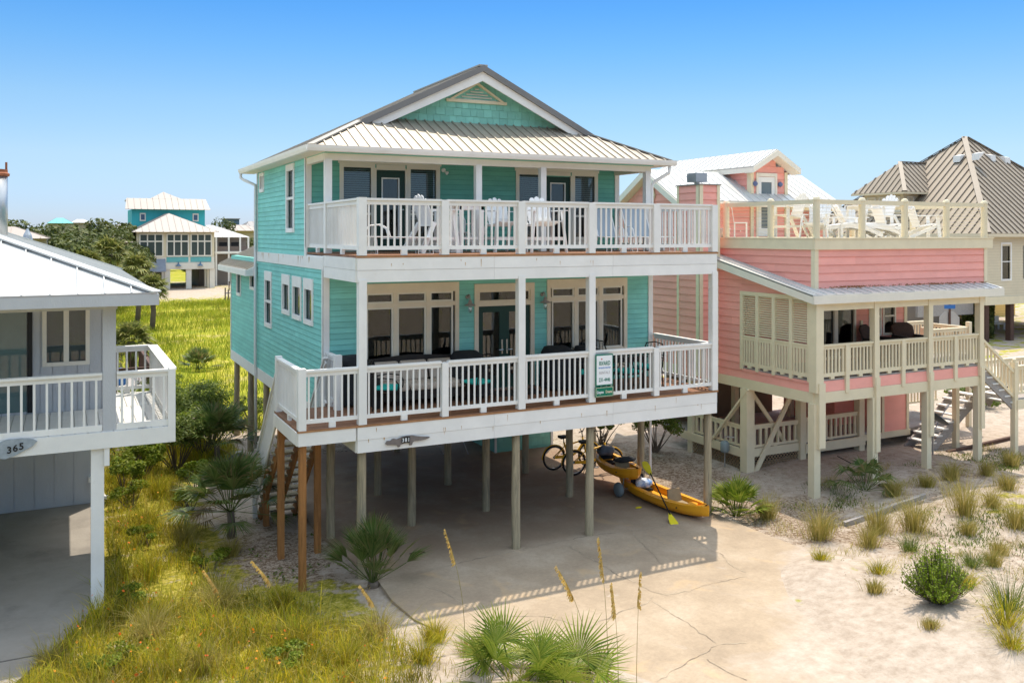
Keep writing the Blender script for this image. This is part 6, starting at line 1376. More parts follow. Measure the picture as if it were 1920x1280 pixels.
# pink porch furniture
def wchair(label,x,y,rz):
    t=thing('wicker_armchair',label,'chair'); mb=MB(); mb.box(-.33,.33,-.35,.3,.1,.42); mb.prism([(-.33,.25,.4),(.33,.25,.4),(.36,.42,.85),(.2,.45,.95),(-.2,.45,.95),(-.36,.42,.85)],(0,.06,0)); mb.build('frame',mat('brown wicker '+str(x),(.07,.04,.03),.85,.3,25,.5,80),t,bevel=.03)
    for s in (-1,1): mb=MB(); mb.box(min(s*.31,s*.41),max(s*.31,s*.41),-.36,.35,0,.62); mb.build('armrest',wicker,t,bevel=.02)
    mb=MB(); mb.box(-.3,.3,-.36,.24,.42,.53); mb.build('cushion',mat('taupe cushion '+str(x),(.16,.13,.11),.9),t,bevel=.03); put(t,(x,y,2.66),rz)
wchair('brown wicker armchair on the pink house porch by the left window',20.35,17.7,R(20)); wchair('taupe cushioned wicker armchair on the pink house porch by the right window',21.6,17.7,R(-15))
mb=MB(); mb.tube([(18.6,17.6,.2),(18.9,17.3,.0),(19.1,16.6,.02),(19.3,16.2,.03)],.012,6); tag(mb.build('black_cable',rubber,None),'black cable trailing on the sand beneath the pink house','cable')
# brown deck behind the grey house
bd=thing('garden_deck','dark brown timber deck with black balusters behind the grey house','deck',(1.5,24,0))
mb=MB(); mb.box(-3,2.6,30.2,35.5,.9,1.05); mb.build('deck_floor',drift,bd)
for a_,b_ in (((-3,30.3),(2.5,30.3)),((2.5,30.4),(2.5,35.4)),((-3,35.4),(2.4,35.4))): rail_bay(a_,b_,1.05,.95,sp=.16,b=.022,parent=bd,m=brownwood,low=.05)
for x,y in ((2.5,30.3),(2.5,33),(2.5,35.4),(0,30.3),(0,35.4)): mb=MB(); mb.box(x-.06,x+.06,y-.06,y+.06,-.6,2.05); mb.build('deck_post',brownwood,bd)
mb=MB(); mb.beam((2.5,35.4,2.0),(3.4,38.5,.6),.12,.08); mb.beam((2.5,35.4,1.1),(3.4,38.5,-.3),.06,.2); mb.build('stair_rail',brownwood,bd)
lump('beach_bag','blue bag standing on the dark brown deck','bag',(1.6,32.5,1.35),.3,.25,.35,bluecloth,6)
# weathered fences in the far lot
for i,(x,y,l_) in enumerate(((13.6,88,'grey picket fence at the edge of the meadow beside the aqua house'),(16.5,104,'low dark picket fence farther back behind the meadow'))):
    f=thing('picket_fence',l_,'fence',(x,y,-.5)); mb=MB()
    for k in range(16): mb.box(x+k*.3,x+k*.3+.12,y+k*.1,y+k*.1+.05,-.55,1.0+random.uniform(-.1,.15))
    mb.build('pickets',mat('fence wood '+str(i),(.16,.13,.11),.9),f); mb=MB(); mb.beam((x,y+.06,.6),(x+4.8,y+1.66,.6),.04,.1); mb.build('rail',drift,f)

for i,(p,q,l) in enumerate((((15.0,14.0),(17.9,14.3),'weathered timber edging board half buried in the sand between the dune grass clumps'),((13.9,16.9),(15.3,17.2),'short weathered edging board in the shade behind the bright palm'))):
    mb=MB(); mb.beam((*p,Hp(*p)+.03),(*q,Hp(*q)+.03),.09,.12); tag(mb.build('timber_edging',drift,None),l,'edging board')
# ================================================================ vegetation
def blades(name,P,H,W,m,lean=.35,parent=None,direc=None,rng=None,curl=1.):
    """P (N,3) roots, H heights, W widths; each blade a 5-vertex bent strip"""
    rng=rng or RNG; N=len(P); H=np.broadcast_to(H,N); W=np.broadcast_to(W,N)
    a=rng.uniform(0,2*np.pi,N) if direc is None else direc
    d=np.stack([np.cos(a),np.sin(a),0*a],1); s=np.stack([-np.sin(a),np.cos(a),0*a],1)
    tw=rng.uniform(0,2*np.pi,N); s=np.stack([np.cos(tw),np.sin(tw),0*tw],1)
    L=np.broadcast_to(lean,N)*rng.uniform(.3,1.5,N); up=np.array([0,0,1.])
    v0=P-s*W[:,None]/2; v1=P+s*W[:,None]/2
    mid=P+d*(L*H*.35)[:,None]+up*(H*.6)[:,None]; tip=P+d*(L*H*1.1*curl)[:,None]+up*(H*np.clip(1-.25*L**2,.2,1))[:,None]
    v2=mid-s*W[:,None]*.38; v3=mid+s*W[:,None]*.38
    V=np.stack([v0,v1,v3,v2,tip],1).reshape(-1,3); o=np.arange(N)*5
    me=bpy.data.meshes.new(name); me.vertices.add(len(V)); me.vertices.foreach_set('co',V.astype(np.float32).ravel())
    loops=np.concatenate([np.stack([o,o+1,o+2,o+3],1),np.stack([o+3,o+2,o+4],1)],1).ravel()
    me.loops.add(len(loops)); me.loops.foreach_set('vertex_index',loops)
    st=np.stack([np.arange(N)*7,np.arange(N)*7+4],1).ravel(); tot=np.tile([4,3],N)
    me.polygons.add(2*N); me.polygons.foreach_set('loop_start',st); me.polygons.foreach_set('loop_total',tot); me.update(); me.validate()
    me.materials.append(m); ob=bpy.data.objects.new(name,me); C.objects.link(ob)
    if parent is not None: ob.parent=parent
    return ob
def cards(name,P,Nrm,S,m,parent=None,rng=None,asp=.55):
    """leaf sized quads at P facing about Nrm"""
    rng=rng or RNG; N=len(P); r=rng.normal(size=(N,3)); n=Nrm+.7*rng.normal(size=(N,3)); n/=np.linalg.norm(n,axis=1)[:,None]+1e-9
    u=np.cross(n,r); u/=np.linalg.norm(u,axis=1)[:,None]+1e-9; v=np.cross(n,u); S=np.broadcast_to(S,N)*rng.uniform(.6,1.3,N)
    a=u*(S/2)[:,None]; b=v*(S*asp/2)[:,None]
    V=np.stack([P-a,P-b,P+a,P+b],1).reshape(-1,3)
    me=bpy.data.meshes.new(name); me.vertices.add(len(V)); me.vertices.foreach_set('co',V.astype(np.float32).ravel()); idx=np.arange(len(V))
    me.loops.add(len(V)); me.loops.foreach_set('vertex_index',idx); me.polygons.add(N); me.polygons.foreach_set('loop_start',idx[::4]); me.polygons.foreach_set('loop_total',np.full(N,4)); me.update()
    me.materials.append(m); ob=bpy.data.objects.new(name,me); C.objects.link(ob)
    if parent is not None: ob.parent=parent
    return ob
def density(n,x0,x1,y0,y1,f):
    x=RNG.uniform(x0,x1,n); y=RNG.uniform(y0,y1,n); k=RNG.uniform(0,1,n)<f(x,y); x=x[k];y=y[k]; return np.stack([x,y,Hh(x,y)],1)
def slabx(y): return np.interp(y,[10,12,13.8,15.1,16,17.5,23,23.1,40],[-6,-2,-.8,-.14,.3,.68,.85,.85,.85])
def strip_d(x,y):
    r=np.interp(y,[8,11.5,13,14.5,16,18,20,24,27,40],[4.6,4.3,4.4,4.0,2.9,2.4,2.3,2.6,4.5,4.6])
    inn=(x>slabx(y)+.02)&(x<r+.25*nz(x,y,3.))
    d=.42+.7*nz(x,y,1.6,1.)+.55*nz(x,y,4.1,2.); d=np.where((y<13)|((y<15.6)&(x<3.0)),d+.4,d)
    return np.where(inn,np.clip(d,.03,1),0)
P=density(150000,-3.5,4.9,8.5,29,strip_d)
hts=RNG.uniform(.12,.42,len(P))*np.exp(.8*nz(P[:,0],P[:,1],3.3,.4))*(1+.5*nz(P[:,0],P[:,1],1.1))
tag(blades('wild_grass',P,hts,RNG.uniform(.006,.016,len(P)),grassm,.6),'yellow green wild grass between the two driveways','grass',kind='stuff')
P=density(14000,-3,4.6,9,24,lambda x,y:strip_d(x,y)*.8)
tag(blades('tall_weeds',P,RNG.uniform(.25,.6,len(P)),RNG.uniform(.005,.010,len(P)),drygrass,.55),'tall thin seeding weeds rising out of the wild grass','weeds',kind='stuff')
P=density(2600,-2.5,4.2,9.5,24,lambda x,y:strip_d(x,y)*(.35+.5*nz(x,y,.9)))
P2=P.copy(); P2[:,2]+=RNG.uniform(.15,.38,len(P))
tag(cards('wild_flowers',P2,np.tile([0,0,1.],(len(P),1)),.05,flowerm,asp=.9),'scattered orange and yellow wildflowers in the grass','flowers',kind='stuff')
P=density(26000,-2.8,4.6,9.3,26,lambda x,y:strip_d(x,y)*np.clip(.3+1.3*nz(x,y,1.1,4.),0,1))
P[:,2]+=RNG.uniform(.0,.22,len(P))
tag(cards('leafy_weeds',P,np.tile([0,0,.8],(len(P),1)),.055,shrubleaf,asp=.5),'small leafed green weeds mixed through the wild grass','weeds',kind='stuff')
# meadow
def mead_d(x,y): return np.clip(.55+.5*nz(x,y,.35,1.)+.3*nz(x,y,1.1),.05,1)*(x<20)
P=density(120000,-8,18,29,89,mead_d)
tag(blades('meadow_grass',P,RNG.uniform(.12,.5,len(P)),RNG.uniform(.02,.04,len(P)),meadowm,.6),'sunlit yellow green meadow grass stretching back to the road','grass',kind='stuff')
# sparse ground cover on the right and the front dune
def right_d(x,y): return np.clip(1.6*nz(x,y,.9,.5)+1.1*nz(x,y,2.7)-.35,0,1)*sst(12.9,13.8,x)*(1-sst(15.5,17.5,y))
P=density(60000,12.5,24,7.5,17.5,right_d)
tag(blades('ground_creeper',P,RNG.uniform(.03,.11,len(P)),RNG.uniform(.008,.02,len(P)),shrubleaf,.9),'low green creeping plants scattered on the white sand','ground cover',kind='stuff')
P=density(26000,12.5,24,7.5,21,lambda x,y:np.clip(.45+1.2*nz(x,y,1.2,3.),0,.9))
q_=P.copy(); q_[:,2]+=.012
tag(cards('leaf_litter',q_,np.tile([0,0,4.],(len(P),1)),.045,leafmat('dry litter',[(.06,.04,.025),(.16,.10,.06),(.28,.2,.12)],.9,.05),asp=.3),'dry leaf litter and twigs on the sand by the pink house','leaf litter',kind='stuff')
P=density(9000,3.6,6.9,9.6,13.4,lambda x,y:np.clip(.12+.9*nz(x,y,1.7,1.),0,1)*(x<np.interp(y,[9.5,10.6,11.7,12.85,13.7,14],[7.2,6.9,6.0,5.3,5.0,4.9])))
tag(blades('dune_grass',P,RNG.uniform(.06,.26,len(P)),RNG.uniform(.005,.012,len(P)),drygrass,.7),'thin grass growing through the pale sand of the front dune','grass',kind='stuff')
P=density(5000,3.2,5.3,14,21,lambda x,y:np.clip(.5*nz(x,y,2.),0,1)*(x<4.9)); q_=P.copy(); q_[:,2]+=.02
tag(cards('dark_ground_leaves',q_,np.tile([0,0,2.],(len(P),1)),.07,shrubleaf,asp=.6),'small dark green leaves creeping over the sand by the stair posts','ground cover',kind='stuff')
P=density(42000,12.9,24,7.5,17,lambda x,y:np.clip(2.2*nz(x,y,2.9,.3)+1.*nz(x,y,1.,2.)-.45,0,1)*sst(12.9,14,x))
tag(blades('dry_scrub',P,RNG.uniform(.05,.20,len(P)),RNG.uniform(.004,.009,len(P)),drygrass,.8),'thin dry straw coloured scrub scattered over the white sand','dry grass',kind='stuff')
bl2=leafmat('fresh shrub foliage',[(.11,.17,.015),(.19,.25,.02),(.30,.33,.04)],.55,.4)
# ---- individual tufts on the right
TUFT=[((13.98,15.22),50),((13.95,13.67),72),((15.15,13.25),68),((14.24,12.66),46),((15.96,13.0),79),((17.47,14.79),40),((18.57,14.79),30),((17.56,13.04),86),((16.75,12.34),36),((19.58,14.91),43),((18.65,13.14),40),((20.74,14.76),36),((20.1,13.77),43),((17.88,12.04),68),((22.3,15.19),40),((16.26,11.32),36),((15.38,10.84),40),((12.37,10.88),30),((11.9,9.4),22)]
TL=['dry clump of dune grass just right of the bright palm by the corner pile','tall round clump of dune grass at the edge of the driveway sand','tall clump of dune grass in front of the dark palmetto','narrow tuft of dune grass standing before a taller clump','tall upright clump of dune grass in the middle of the sand','shaded clump of dune grass right of the dark palmetto','small shaded tuft close to the third pink house post','tallest clump of dune grass, right of the third pink house post','thin short tuft in front of the tallest dune grass clump','dark clump of dune grass under the pink house stairs','mid sized clump of dune grass between the tallest one and the picture edge','shaded clump near the foot of the pink house corner post','clump of dune grass behind the tall one at the right edge','tall clump of dune grass at the right edge of the photo','small far tuft by the stair landing post','lone small tuft above the bright green bush','lone small brown tuft just above the bright green bush, nearer of two','low tuft of green and straw grass on the sand left of the bright bush','small low tuft on the sand nearest the driveway']
def tuft(i,xy,h,label,group,m=drygrass,n=None,spread=.5,cat='grass tuft',name='grass_tuft'):
    rg=np.random.default_rng(100+i); dd=.4478*xy[0]+.8942*xy[1]; H=h*dd/1677; n=n or 420
    r=np.abs(rg.normal(0,.05+.09*H,n)); a=rg.uniform(0,2*np.pi,n); Pp=np.stack([r*np.cos(a),r*np.sin(a),0*r-.03],1)
    o=blades(name,Pp,H*rg.uniform(.45,1.1,n),rg.uniform(.004,.010,n),m,spread+r*1.2,direc=a+rg.normal(0,.3,n),rng=rg)
    o.location=(xy[0],xy[1],Hp(*xy)); return tag(o,label,cat,group)
for i,((xy,h),l) in enumerate(zip(TUFT,TL)): tuft(i,xy,h,l,'dune grass clumps in front of the pink house',spread=.42)
for i,(xy,h,l) in enumerate((((4.35,13.35),62,'sprawling grass clump at the foot of the nearest brown stair post'),((5.05,12.75),50,'sprawling grass clump beside the driveway corner'),((2.3,15.6),70,'rounded grass clump in the middle of the flowery strip'),((4.5,11.8),58,'spiky green tuft on the pale dune at the bottom'),((5.35,12.0),40,'thin tuft on the dune beside the driveway edge'),((3.2,13.6),60,'yellow arching grass clump left of the sprawling ones'),((1.2,14.9),75,'green leafy clump at the foot of the white lower post'),((-.4,13.6),70,'yellow green clump spilling over the slab corner'),((.4,12.9),70,'low green clump on the bottom left of the photo'))):
    tuft(40+i,xy,h,l,'grass clumps on the left of the driveway',m=(drygrass,grassm)[i%2],n=500,spread=.75)
for i,(xy,h,l) in enumerate((((12.75,8.75),75,'tall loose green weeds at the lower right picture edge'),((13.3,9.1),95,'tallest loose weeds at the right picture edge'),((12.3,8.35),50,'low green weeds in the bottom right corner'),((13.9,10.3),45,'thin weeds right of the bright bush'),((14.9,10.9),40,'straw coloured weeds above the bright bush'),((13.2,11.5),34,'small green weeds left of the bright bush'),((12.9,12.6),26,'creeping green plant at the sand edge of the driveway'),((14.6,12.0),36,'sparse green weeds between the dune grass clumps'))):
    tuft(70+i,xy,h,l,'loose weeds on the sand to the right',m=(grassm,shrubleaf,grassm)[i%3],n=260,spread=.9)
# bright green bush
def bush(name,label,x,y,rx,ry,h,n,leaf,m,cat='bush',group=None,stems=14,z=None,up=False,asp=.5,seed=1,hollow=.35):
    rg=np.random.default_rng(seed); z=Hp(x,y) if z is None else z; t=thing(name,label,cat,(x,y,z),group)
    k=max(6,int(n/160)); cen=rg.normal(size=(k,3)); cen/=np.linalg.norm(cen,axis=1)[:,None]; cen[:,2]=np.abs(cen[:,2])*.9-.1; cen*=rg.uniform(.45,.9,k)[:,None]
    ci=rg.integers(0,k,n); rad=rg.uniform(.18,.36,k)
    d=rg.normal(size=(n,3)); d/=np.linalg.norm(d,axis=1)[:,None]; Q=cen[ci]+d*(rad[ci]*rg.uniform(.3,1,n)**.5)[:,None]
    Pp=Q*np.array([rx,ry,h*.5])+np.array([0,0,h*.52]); Pp[:,2]=np.maximum(Pp[:,2],.03)
    nr=Q.copy()
    cards('foliage',Pp,nr*1.2+np.array([0,0,.4]),leaf,m,t,rg,asp)
    mb=MB()
    for i in range(stems):
        a=rg.uniform(0,6.28); c_=cen[i%k]; e=Vector((c_[0]*rx,c_[1]*ry,h*.5+c_[2]*h*.45)); mb.tube([(.06*math.cos(a),.06*math.sin(a),-.1),e*.5+Vector((0,0,-.05)),e],[.02*h**.5,.012*h**.5,.005],5)
    mb2=mb.build('stems',bark,None); mb2.parent=t; return t
t_=thing('green_bush','bright green upright bush on the white sand at the lower right','bush',(12.78,9.95,Hp(12.78,9.95)))
rg=np.random.default_rng(5); n=230; PP=[];NN=[];mb=MB()
for i in range(n):
    a=rg.uniform(0,6.28); rr=rg.uniform(0,1)**.6; lb_=1+.28*math.sin(2*a+1)+.18*math.sin(5*a); tl=np.array([.56*lb_*rr*math.cos(a),.56*lb_*rr*math.sin(a),.86*(1-.5*rr*rr)*rg.uniform(.62,1.12)*(1+.12*math.sin(3*a))]); b0=np.array([.12*rr*math.cos(a),.12*rr*math.sin(a),0]); mb.tube([tuple(b0),tuple((b0+tl)/2+np.array([.05*math.cos(a),.05*math.sin(a),0])),tuple(tl)],[.006,.005,.003],3,False)
    for k in range(46): s=rg.uniform(.3,1); p=b0+(tl-b0)*s; PP.append(p+rg.normal(0,.016,3)); NN.append([math.cos(a),math.sin(a),.6])
cards('foliage',np.array(PP),np.array(NN),.042,bushleaf,t_,rg,.45); o=mb.build('stems',bark,None); o.parent=t_
for i,(x,y,rx,h,n,l,m) in enumerate(((15.1,21.0,.8,1.5,2600,'dark leafy bush between the houses, left of the lattice',shrubleaf),(14.3,22.6,.7,1.2,1800,'smaller dark bush behind the white drain pipe',shrubleaf),
    (2.7,25.4,1.15,1.7,5200,'dark twiggy bush below the corner of the white deck',shrubleaf),(3.5,28.5,1.2,1.9,5200,'leafy green shrub left of the piles, middle of the row',shrubleaf),(4.1,32.4,1.2,1.5,3600,'leafy green shrub behind the piles under the rear wall',shrubleaf),(2.6,31.2,1.2,1.8,3600,'green shrub behind the white deck corner',shrubleaf),(1.9,27.6,1.0,1.5,3600,'low green shrub tucked beside the grey house wall',shrubleaf),(3.2,36.5,1.3,1.2,2200,'low shrub in the meadow edge farthest up the row',shrubleaf),
    (5.6,30.6,.8,1.0,1500,'small bush under the rear of the teal house',shrubleaf))):
    bush('shrub',l,x,y,rx,rx,h,n,.09 if n>1300 else .06,m,group='leafy shrubs around the houses',seed=20+i)
for i,(x,y,rx,h,n,l) in enumerate(((1.75,24.4,.75,1.15,2600,'bright green shrub below the corner of the white deck, left of the twiggy bush'),(3.5,26.6,.9,1.6,3600,'tall fresh green shrub between the twiggy bush and the palmetto'),(2.2,29.3,1.1,1.9,3600,'tall fresh green shrub at the back of the side yard'),(1.5,31.6,1.,1.6,2600,'fresh green shrub beside the dark brown deck'),(3.6,30.2,1.,1.5,2600,'rounded fresh green shrub near the rear piles'),(1.4,22.2,.55,.6,1400,'low fresh green weeds along the grey house slab'),(1.3,23.3,.6,1.0,1800,'fresh green shrub beside the wall outlet of the grey house'),(2.9,23.0,.65,.95,1800,'fresh green shrub between the twiggy bush and the small palmetto'),(1.6,26.2,.9,1.4,2200,'fresh green shrub hugging the grey house corner'),(4.0,28.2,.8,1.3,2000,'fresh green shrub against the first rear pile'),(2.6,21.6,.6,.5,1400,'low leafy weeds in the middle of the shaded strip'),(1.5,19.6,.5,.45,1100,'low leafy weeds beside the white lower post'),(2.5,17.6,.45,.4,1000,'small leafy weed clump among the orange flowers'),(1.0,16.2,.45,.45,1000,'small leafy weed clump at the slab edge'),(2.9,12.9,.5,.35,1000,'low leafy weeds in the foreground grass'),(.6,13.9,.5,.4,1000,'low leafy weeds near the bottom left corner'))):
    bush('shrub',l,x,y,rx,rx,h,n,.085 if n>1500 else .055,bl2,group='fresh green shrubs and weeds in the side yard',seed=60+i)
for i,(x,y,h,l) in enumerate(((1.6,20.8,60,'tall grass clump near the slab, upper part of the strip'),(2.2,19.2,55,'straw coloured clump above the flowery patch'),(1.4,17.6,62,'tall yellow clump beside the white post'),(2.9,18.2,45,'dull green clump at the edge of the shade'),(3.3,15.2,58,'arching straw clump left of the tallest brown post'),(1.8,13.4,64,'tall yellow green clump in the bottom grass'),(3.6,12.4,60,'straw clump at the bottom, left of the pale dune'),(-.2,14.6,55,'yellow clump leaning over the slab'),(2.0,22.8,50,'grass clump below the twiggy bush'))):
    tuft(90+i,(x,y),h,l,'tall grass clumps in the side yard',m=(grassm,drygrass)[i%2],n=420,spread=.6)
# ---- fan palms
def frond(mb,base,az,elev,Lp,Lf,n=22,span=115,droop=.35,rg=None,w=.028):
    b=Vector(base); ca,sa=math.cos(az),math.sin(az); ce,se=math.cos(elev),math.sin(elev)
    d=Vector((ca*ce,sa*ce,se)); p1=b+d*Lp+Vector((0,0,-Lp*Lp*.06)); s=Vector((-sa,ca,0)); u=s.cross(d).normalized()*-1
    if u.z<0:u=-u
    mb.beam(b,p1,.016,.01)
    for i in range(n):
        t=(i/(n-1)*2-1); a=R(span)*t; dirv=(d*math.cos(a)+s*math.sin(a)).normalized(); L=Lf*(1-.25*abs(t)**2)*rg.uniform(.88,1.08)
        wd=dirv.cross(u).normalized()*w*1.7*(Lf/.7)*.5
        q0=p1; q1=p1+dirv*L*.42+u*.05*L-Vector((0,0,droop*L*.10)); q2=p1+dirv*L*.97-Vector((0,0,droop*L*rg.uniform(.3,1.)))+u*.02
        o=len(mb.v); f_=u*w*.25
        mb.v+= [tuple(q0),tuple(q1-wd+f_),tuple(q1),tuple(q1+wd+f_),tuple(q2)]
        mb.f+= [(o,o+2,o+1),(o,o+3,o+2),(o+1,o+2,o+4),(o+2,o+3,o+4)]
def palm(label,x,y,nf,Lp,Lf,z=None,trunk=0,m=palmleaf,group=None,seed=1,emin=5,emax=85,leaves=22,name='palmetto',cat='palm',dry=4,w=.028,span=110,droop=.35,tr=.1):
    rg=random.Random(seed); z=Hp(x,y) if z is None else z; t=thing(name,label,cat,(x,y,z),group); mb=MB(); md=MB()
    for i in range(nf):
        az=i*2.399+rg.uniform(-.3,.3); e=R(emin+(emax-emin)*((i+.5)/nf)**.8+rg.uniform(-6,6)); frond(mb,(.05*math.cos(az),.05*math.sin(az),trunk),az,e,Lp*rg.uniform(.75,1.1),Lf*rg.uniform(.85,1.1),leaves,span,droop,rg,w)
    for i in range(dry):
        az=rg.uniform(0,6.28); frond(md,(0,0,trunk*.95),az,R(rg.uniform(-45,5)),Lp*.8,Lf*.7,max(8,leaves-8),80,1.0,rg,w)
    o=mb.build('fronds',m,None,recalc=False); o.parent=t
    if dry: o=md.build('dry_fronds',palmtip,None,recalc=False); o.parent=t
    if trunk: mb=MB(); mb.tube([(0,0,-.3),(.04*trunk,0,trunk*.5),(0,0,trunk)],[tr*1.15,tr,tr*.9],10); o=mb.build('trunk',bark,None,smooth=True); o.parent=t
    return t
palm('large fan palmetto in front of the left corner pile',4.95,15.45,30,.72,.62,m=palmleaf,seed=3,emin=25,emax=92,leaves=20,span=48,droop=.10,trunk=.1,w=.017)
palm('tall fan palmetto left of the brown stair posts',3.1,19.3,28,.85,.75,trunk=.55,seed=4,emin=-8,emax=84,leaves=24,span=80,tr=.08,w=.02)
palm('dark fan palmetto behind the kettle grill and stair rail',3.7,25.3,22,.8,.7,trunk=.6,seed=5,emin=0,emax=80,leaves=24,span=90,tr=.08)
palm('bright green fan palmetto at the bottom edge of the photo',5.45,10.75,15,.6,.72,m=yucca,seed=6,emin=-5,emax=66,leaves=32,w=.018,span=115,droop=.15,z=Hp(5.45,10.75)-.12,dry=2)
palm('second bright fan palmetto crown at the bottom edge, right part',6.0,10.35,10,.55,.7,m=yucca,seed=16,emin=-5,emax=60,leaves=32,w=.018,span=115,droop=.15,z=Hp(6.0,10.35)-.15,dry=0)
palm('bright spiky palmetto beside the right front pile',13.5,15.7,26,.5,.55,m=yucca,seed=7,emin=10,emax=85,leaves=16,span=60,droop=.3,dry=2)
palm('dark drooping palmetto in front of the second pink house post',17.3,15.5,14,.6,.5,seed=8,emin=0,emax=75,leaves=18,span=80,droop=.8)
palm('spiky yucca like plant alone in the meadow',5.6,43.9,24,.6,.7,seed=9,emin=10,emax=85,leaves=10,span=40,droop=.2,w=.05,dry=0)
palmol=leafmat('olive palm frond',[(.12,.15,.03),(.20,.22,.05),(.32,.30,.10),(.09,.12,.03)],.6,.3)
for i,(x,y,zc,s,l) in enumerate(((3.2,76.,5.3,1.0,'cabbage palm with round crown left of the aqua house'),(1.6,74.,4.6,.85,'cabbage palm just left of the tallest one by the aqua house'),(4.7,70.,4.2,.95,'cabbage palm in front of the aqua house corner'),(5.2,64.,3.2,.8,'lower cabbage palm at the edge of the white roof'),(2.3,37.5,2.6,.62,'cabbage palm beside the dark brown deck'),(1.2,36.4,2.2,.55,'small cabbage palm behind the grey house porch post'))):
    palm(l,x,y,36,.85*s,.95*s,z=-.5,trunk=zc-.1,seed=30+i,emin=-40,emax=85,leaves=18,name='cabbage_palm',cat='palm tree',group='cabbage palms behind the grey house',w=.07,dry=6,droop=.6,tr=.17,m=palmol)
# ---- sea oats
def oat(label,x,y,h,lean,az,seed=1):
    rg=random.Random(seed); z=Hp(x,y); t=thing('sea_oat',label,'sea oat',(x,y,z),'tall sea oat stalks in the foreground'); pts=[]
    for k in range(9): s=k/8; pts.append(Vector((math.cos(az)*lean*s**2.2,math.sin(az)*lean*s**2.2,h*s*(1-.12*s*lean))))
    mb=MB(); mb.tube(pts,[.0055-.0004*k for k in range(9)],4,False); o=mb.build('stalk',stalk,None); o.parent=t
    mb=MB(); end=pts[-1]; d=(pts[-1]-pts[-2]).normalized(); pd_=pts[-3]
    for k in range(64):
        s=k/64; p=pd_.lerp(pts[-2],min(1,s*2)) if s<.5 else pts[-2].lerp(end+d*.1,(s-.5)*2)
        a=rg.uniform(0,6.28); out=Vector((math.cos(a)*.035+math.cos(az)*.02,math.sin(a)*.035+math.sin(az)*.02,-.05-rg.uniform(0,.04))); q=p+out*(1.1-.5*s); wv=Vector((-math.sin(a),math.cos(a),0))*.018; mp_=p.lerp(q,.6)
        mb.add([p,mp_+wv,q,mp_-wv],[(0,1,2,3)])
    o=mb.build('seed_head',seaoat,None,recalc=False); o.parent=t; return t
for i,a_ in enumerate(((5.35,12.25,1.75,.28,2.6,'sea oat stalk leaning left, alone above the driveway edge'),(6.35,10.35,1.65,.42,2.9,'sea oat stalk with drooping head left of the pair'),(6.62,10.3,1.95,.12,2.4,'tallest sea oat stalk, upright beside the drooping one'),(6.72,10.2,1.35,.08,2.7,'shorter upright sea oat stalk in front of the tallest one'),(2.3,14.4,1.05,.35,2.7,'bent yellow sea oat stalk in the grass strip'),(4.3,12.9,.9,.3,2.9,'short curved sea oat stalk by the nearest stair post'),(3.1,14.0,1.2,.5,2.6,'thin pale bent stalk left of the stair posts'),(6.95,10.1,1.5,.1,.5,'bare thin stalk right of the tallest sea oat'))):
    oat(a_[5],*a_[:5],seed=50+i)
# ---- trees far behind
def tree(name,label,x,y,r,h,n,leaf,seed,group='trees beyond the meadow',m=treeleaf,z=-.5,trunk=True,flat=1.):
    rg=np.random.default_rng(seed); t=thing(name,label,'tree',(x,y,z),group)
    k=22; cen=rg.normal(size=(k,3)); cen/=np.linalg.norm(cen,axis=1)[:,None]; cen*=rg.uniform(.35,.85,k)[:,None]; cen[:,2]*=.8*flat
    ci=rg.integers(0,k,n); rad=rg.uniform(.2,.38,k); d=rg.normal(size=(n,3)); d/=np.linalg.norm(d,axis=1)[:,None]; Q=cen[ci]+d*(rad[ci]*rg.uniform(.5,1,n)**.5)[:,None]
    hc=h*.42; Pp=Q*np.array([r,r,hc])+np.array([0,0,h-hc*.95]); Pp[:,2]=np.maximum(Pp[:,2],.3)
    cards('crown',Pp,d+np.array([0,0,.5]),leaf,m,t,rg,.6)
    mb=MB(); mb.tube([(0,0,-.5),(.1,.05,h*.35),(0,0,h*.6)],[.05*h,.035*h,.02*h],8)
    for i in range(6): c_=cen[i]; mb.tube([(.05,0,h*.35),(c_[0]*r*.5,c_[1]*r*.5,h*.5),(c_[0]*r*.9,c_[1]*r*.9,h-hc*.95+c_[2]*hc)],[.02*h,.012*h,.005*h],5)
    o=mb.build('trunk',bark,None); o.parent=t; return t
TT=[(45,404,95,5.5,8.4),(95,418,92,5.,7.6),(150,425,88,5.,6.9),(215,410,105,5.5,8.6),(190,418,98,5.,7.6),(120,432,82,4.5,6.4),(222,424,112,4.,7.4),(20,416,110,5.,8.),(170,440,75,3.8,5.6),(70,436,80,4.,6.2),(265,428,150,5.,7.6)]
TLb=['live oak with the highest rounded crown behind the grey roof','live oak right of the highest one','live oak under the turquoise roof','large live oak left of the aqua house','live oak in the middle of the row of crowns','lower live oak above the white roof slope','live oak touching the left wall of the aqua house','live oak partly behind the flue pipe','low dark tree just behind the white roof vents','low tree behind the tan roofed house','small tree on the skyline behind the aqua house']
for i,((u,v,dd,r,h),l) in enumerate(zip(TT,TLb)):
    x,y=D(u,dd); tree('live_oak',l,x,y,r*(1.25 if u<200 else .9),h+(.9 if u<60 else .5),5200,.46,200+i)
x,y=D(405,140); tree('pine_tree','pine with a loose rounded crown right of the aqua house',x,y,3.9,10.2,2600,.45,300,m=treeleaf)
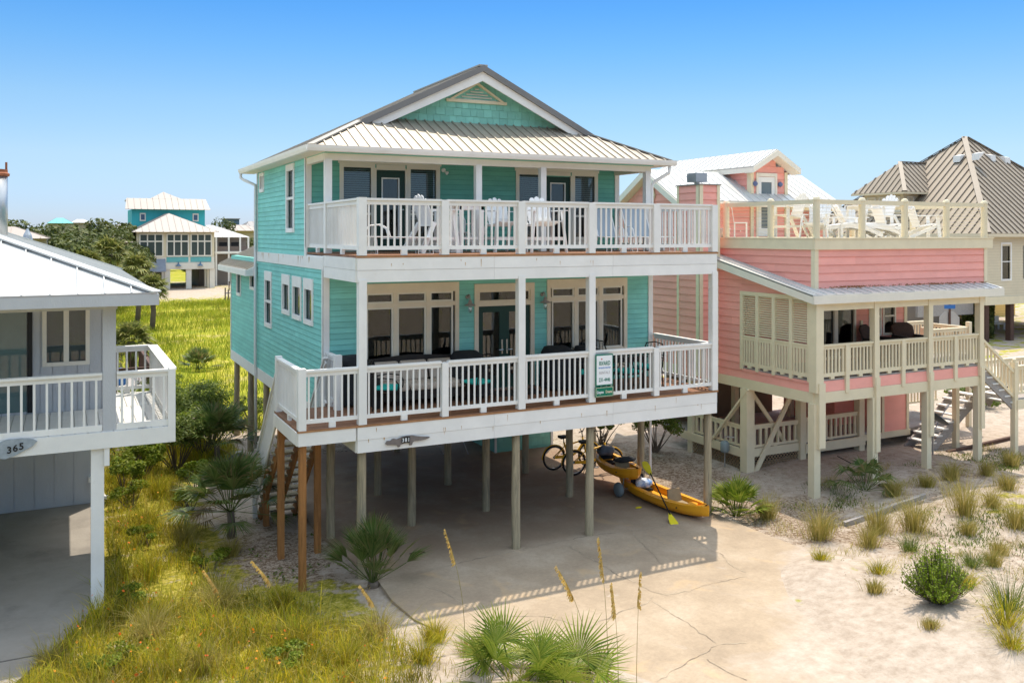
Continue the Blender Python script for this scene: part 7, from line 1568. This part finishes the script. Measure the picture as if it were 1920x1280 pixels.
for i,(u,dd,h,l) in enumerate(((455,135,7.0,'dark tree by the corner of the teal house on the skyline'),(425,128,6.6,'round tree in front of the pale tan roof'),(470,118,6.2,'dark tree nearest the downspout on the skyline'))):
    x,y=D(u,dd); tree('live_oak',l,x,y,3.6,h,2600,.4,320+i)
n=15000; xx_=RNG.uniform(-250,420,n); yy_=RNG.uniform(170,420,n); zz_=RNG.uniform(0,1,n)**.7*(4.2+1.8*nz(xx_,yy_,.05)); P=np.stack([xx_,yy_,zz_-.4],1)
tag(cards('far_woods',P,np.tile([0,-.4,.8],(n,1)),3.2,treeleaf,asp=.7),'distant low woods along the horizon','woods',kind='stuff')
# right side hedge and vegetation
P=[]; rg=np.random.default_rng(8)
h_=thing('hedge','dark clipped hedge in front of the yellow ground floor wall','hedge',(57,41,-.1))
Q=rg.uniform(-1,1,(9000,3)); ax_=np.abs(Q).max(1); Q/=ax_[:,None]; Q*=rg.uniform(.85,1,(9000,1)); n_=Q.copy(); Q=Q*np.array([11,.8,.9])+np.array([0,0,.9]); rot=np.array([[.82,-.57,0],[.57,.82,0],[0,0,1]])
cards('foliage',Q@rot.T,n_@rot.T,.22,treeleaf,h_,rg,.6)
bt=thing('garden_bench','white garden bench in front of the hedge','bench',(53.5,37.5,0)); mb=MB(); mb.box(-.7,.7,-.25,.25,.42,.47); o=mb.build('seat',whiteplastic,None); o.parent=bt
mb=MB(); mb.box(-.7,.7,.22,.27,.47,.9); o=mb.build('backrest',whiteplastic,None); o.parent=bt
for x in (-.62,.62):
    for y in (-.2,.2): mb=MB(); mb.box(x-.04,x+.04,y-.04,y+.04,0,.42); o=mb.build('leg',whiteplastic,None); o.parent=bt
for i,(x,y,r,h,l) in enumerate(((25.5,22.5,1.4,1.5,'rounded green bush beyond the pink house stairs'),(29,21,1.2,1.,'low green bush right of the stairs landing'),(33,24.5,1.6,.9,'dark low shrub by the roadside sand'),(27.5,25,1.2,1.1,'olive shrub behind the lower stair flight'),(24.,24.5,1.,1.2,'green shrub behind the lower room of the pink house'))):
    bush('shrub',l,x,y,r,r,h,2200,.12,shrubleaf,group='shrubs right of the pink house',seed=400+i,z=-.1)
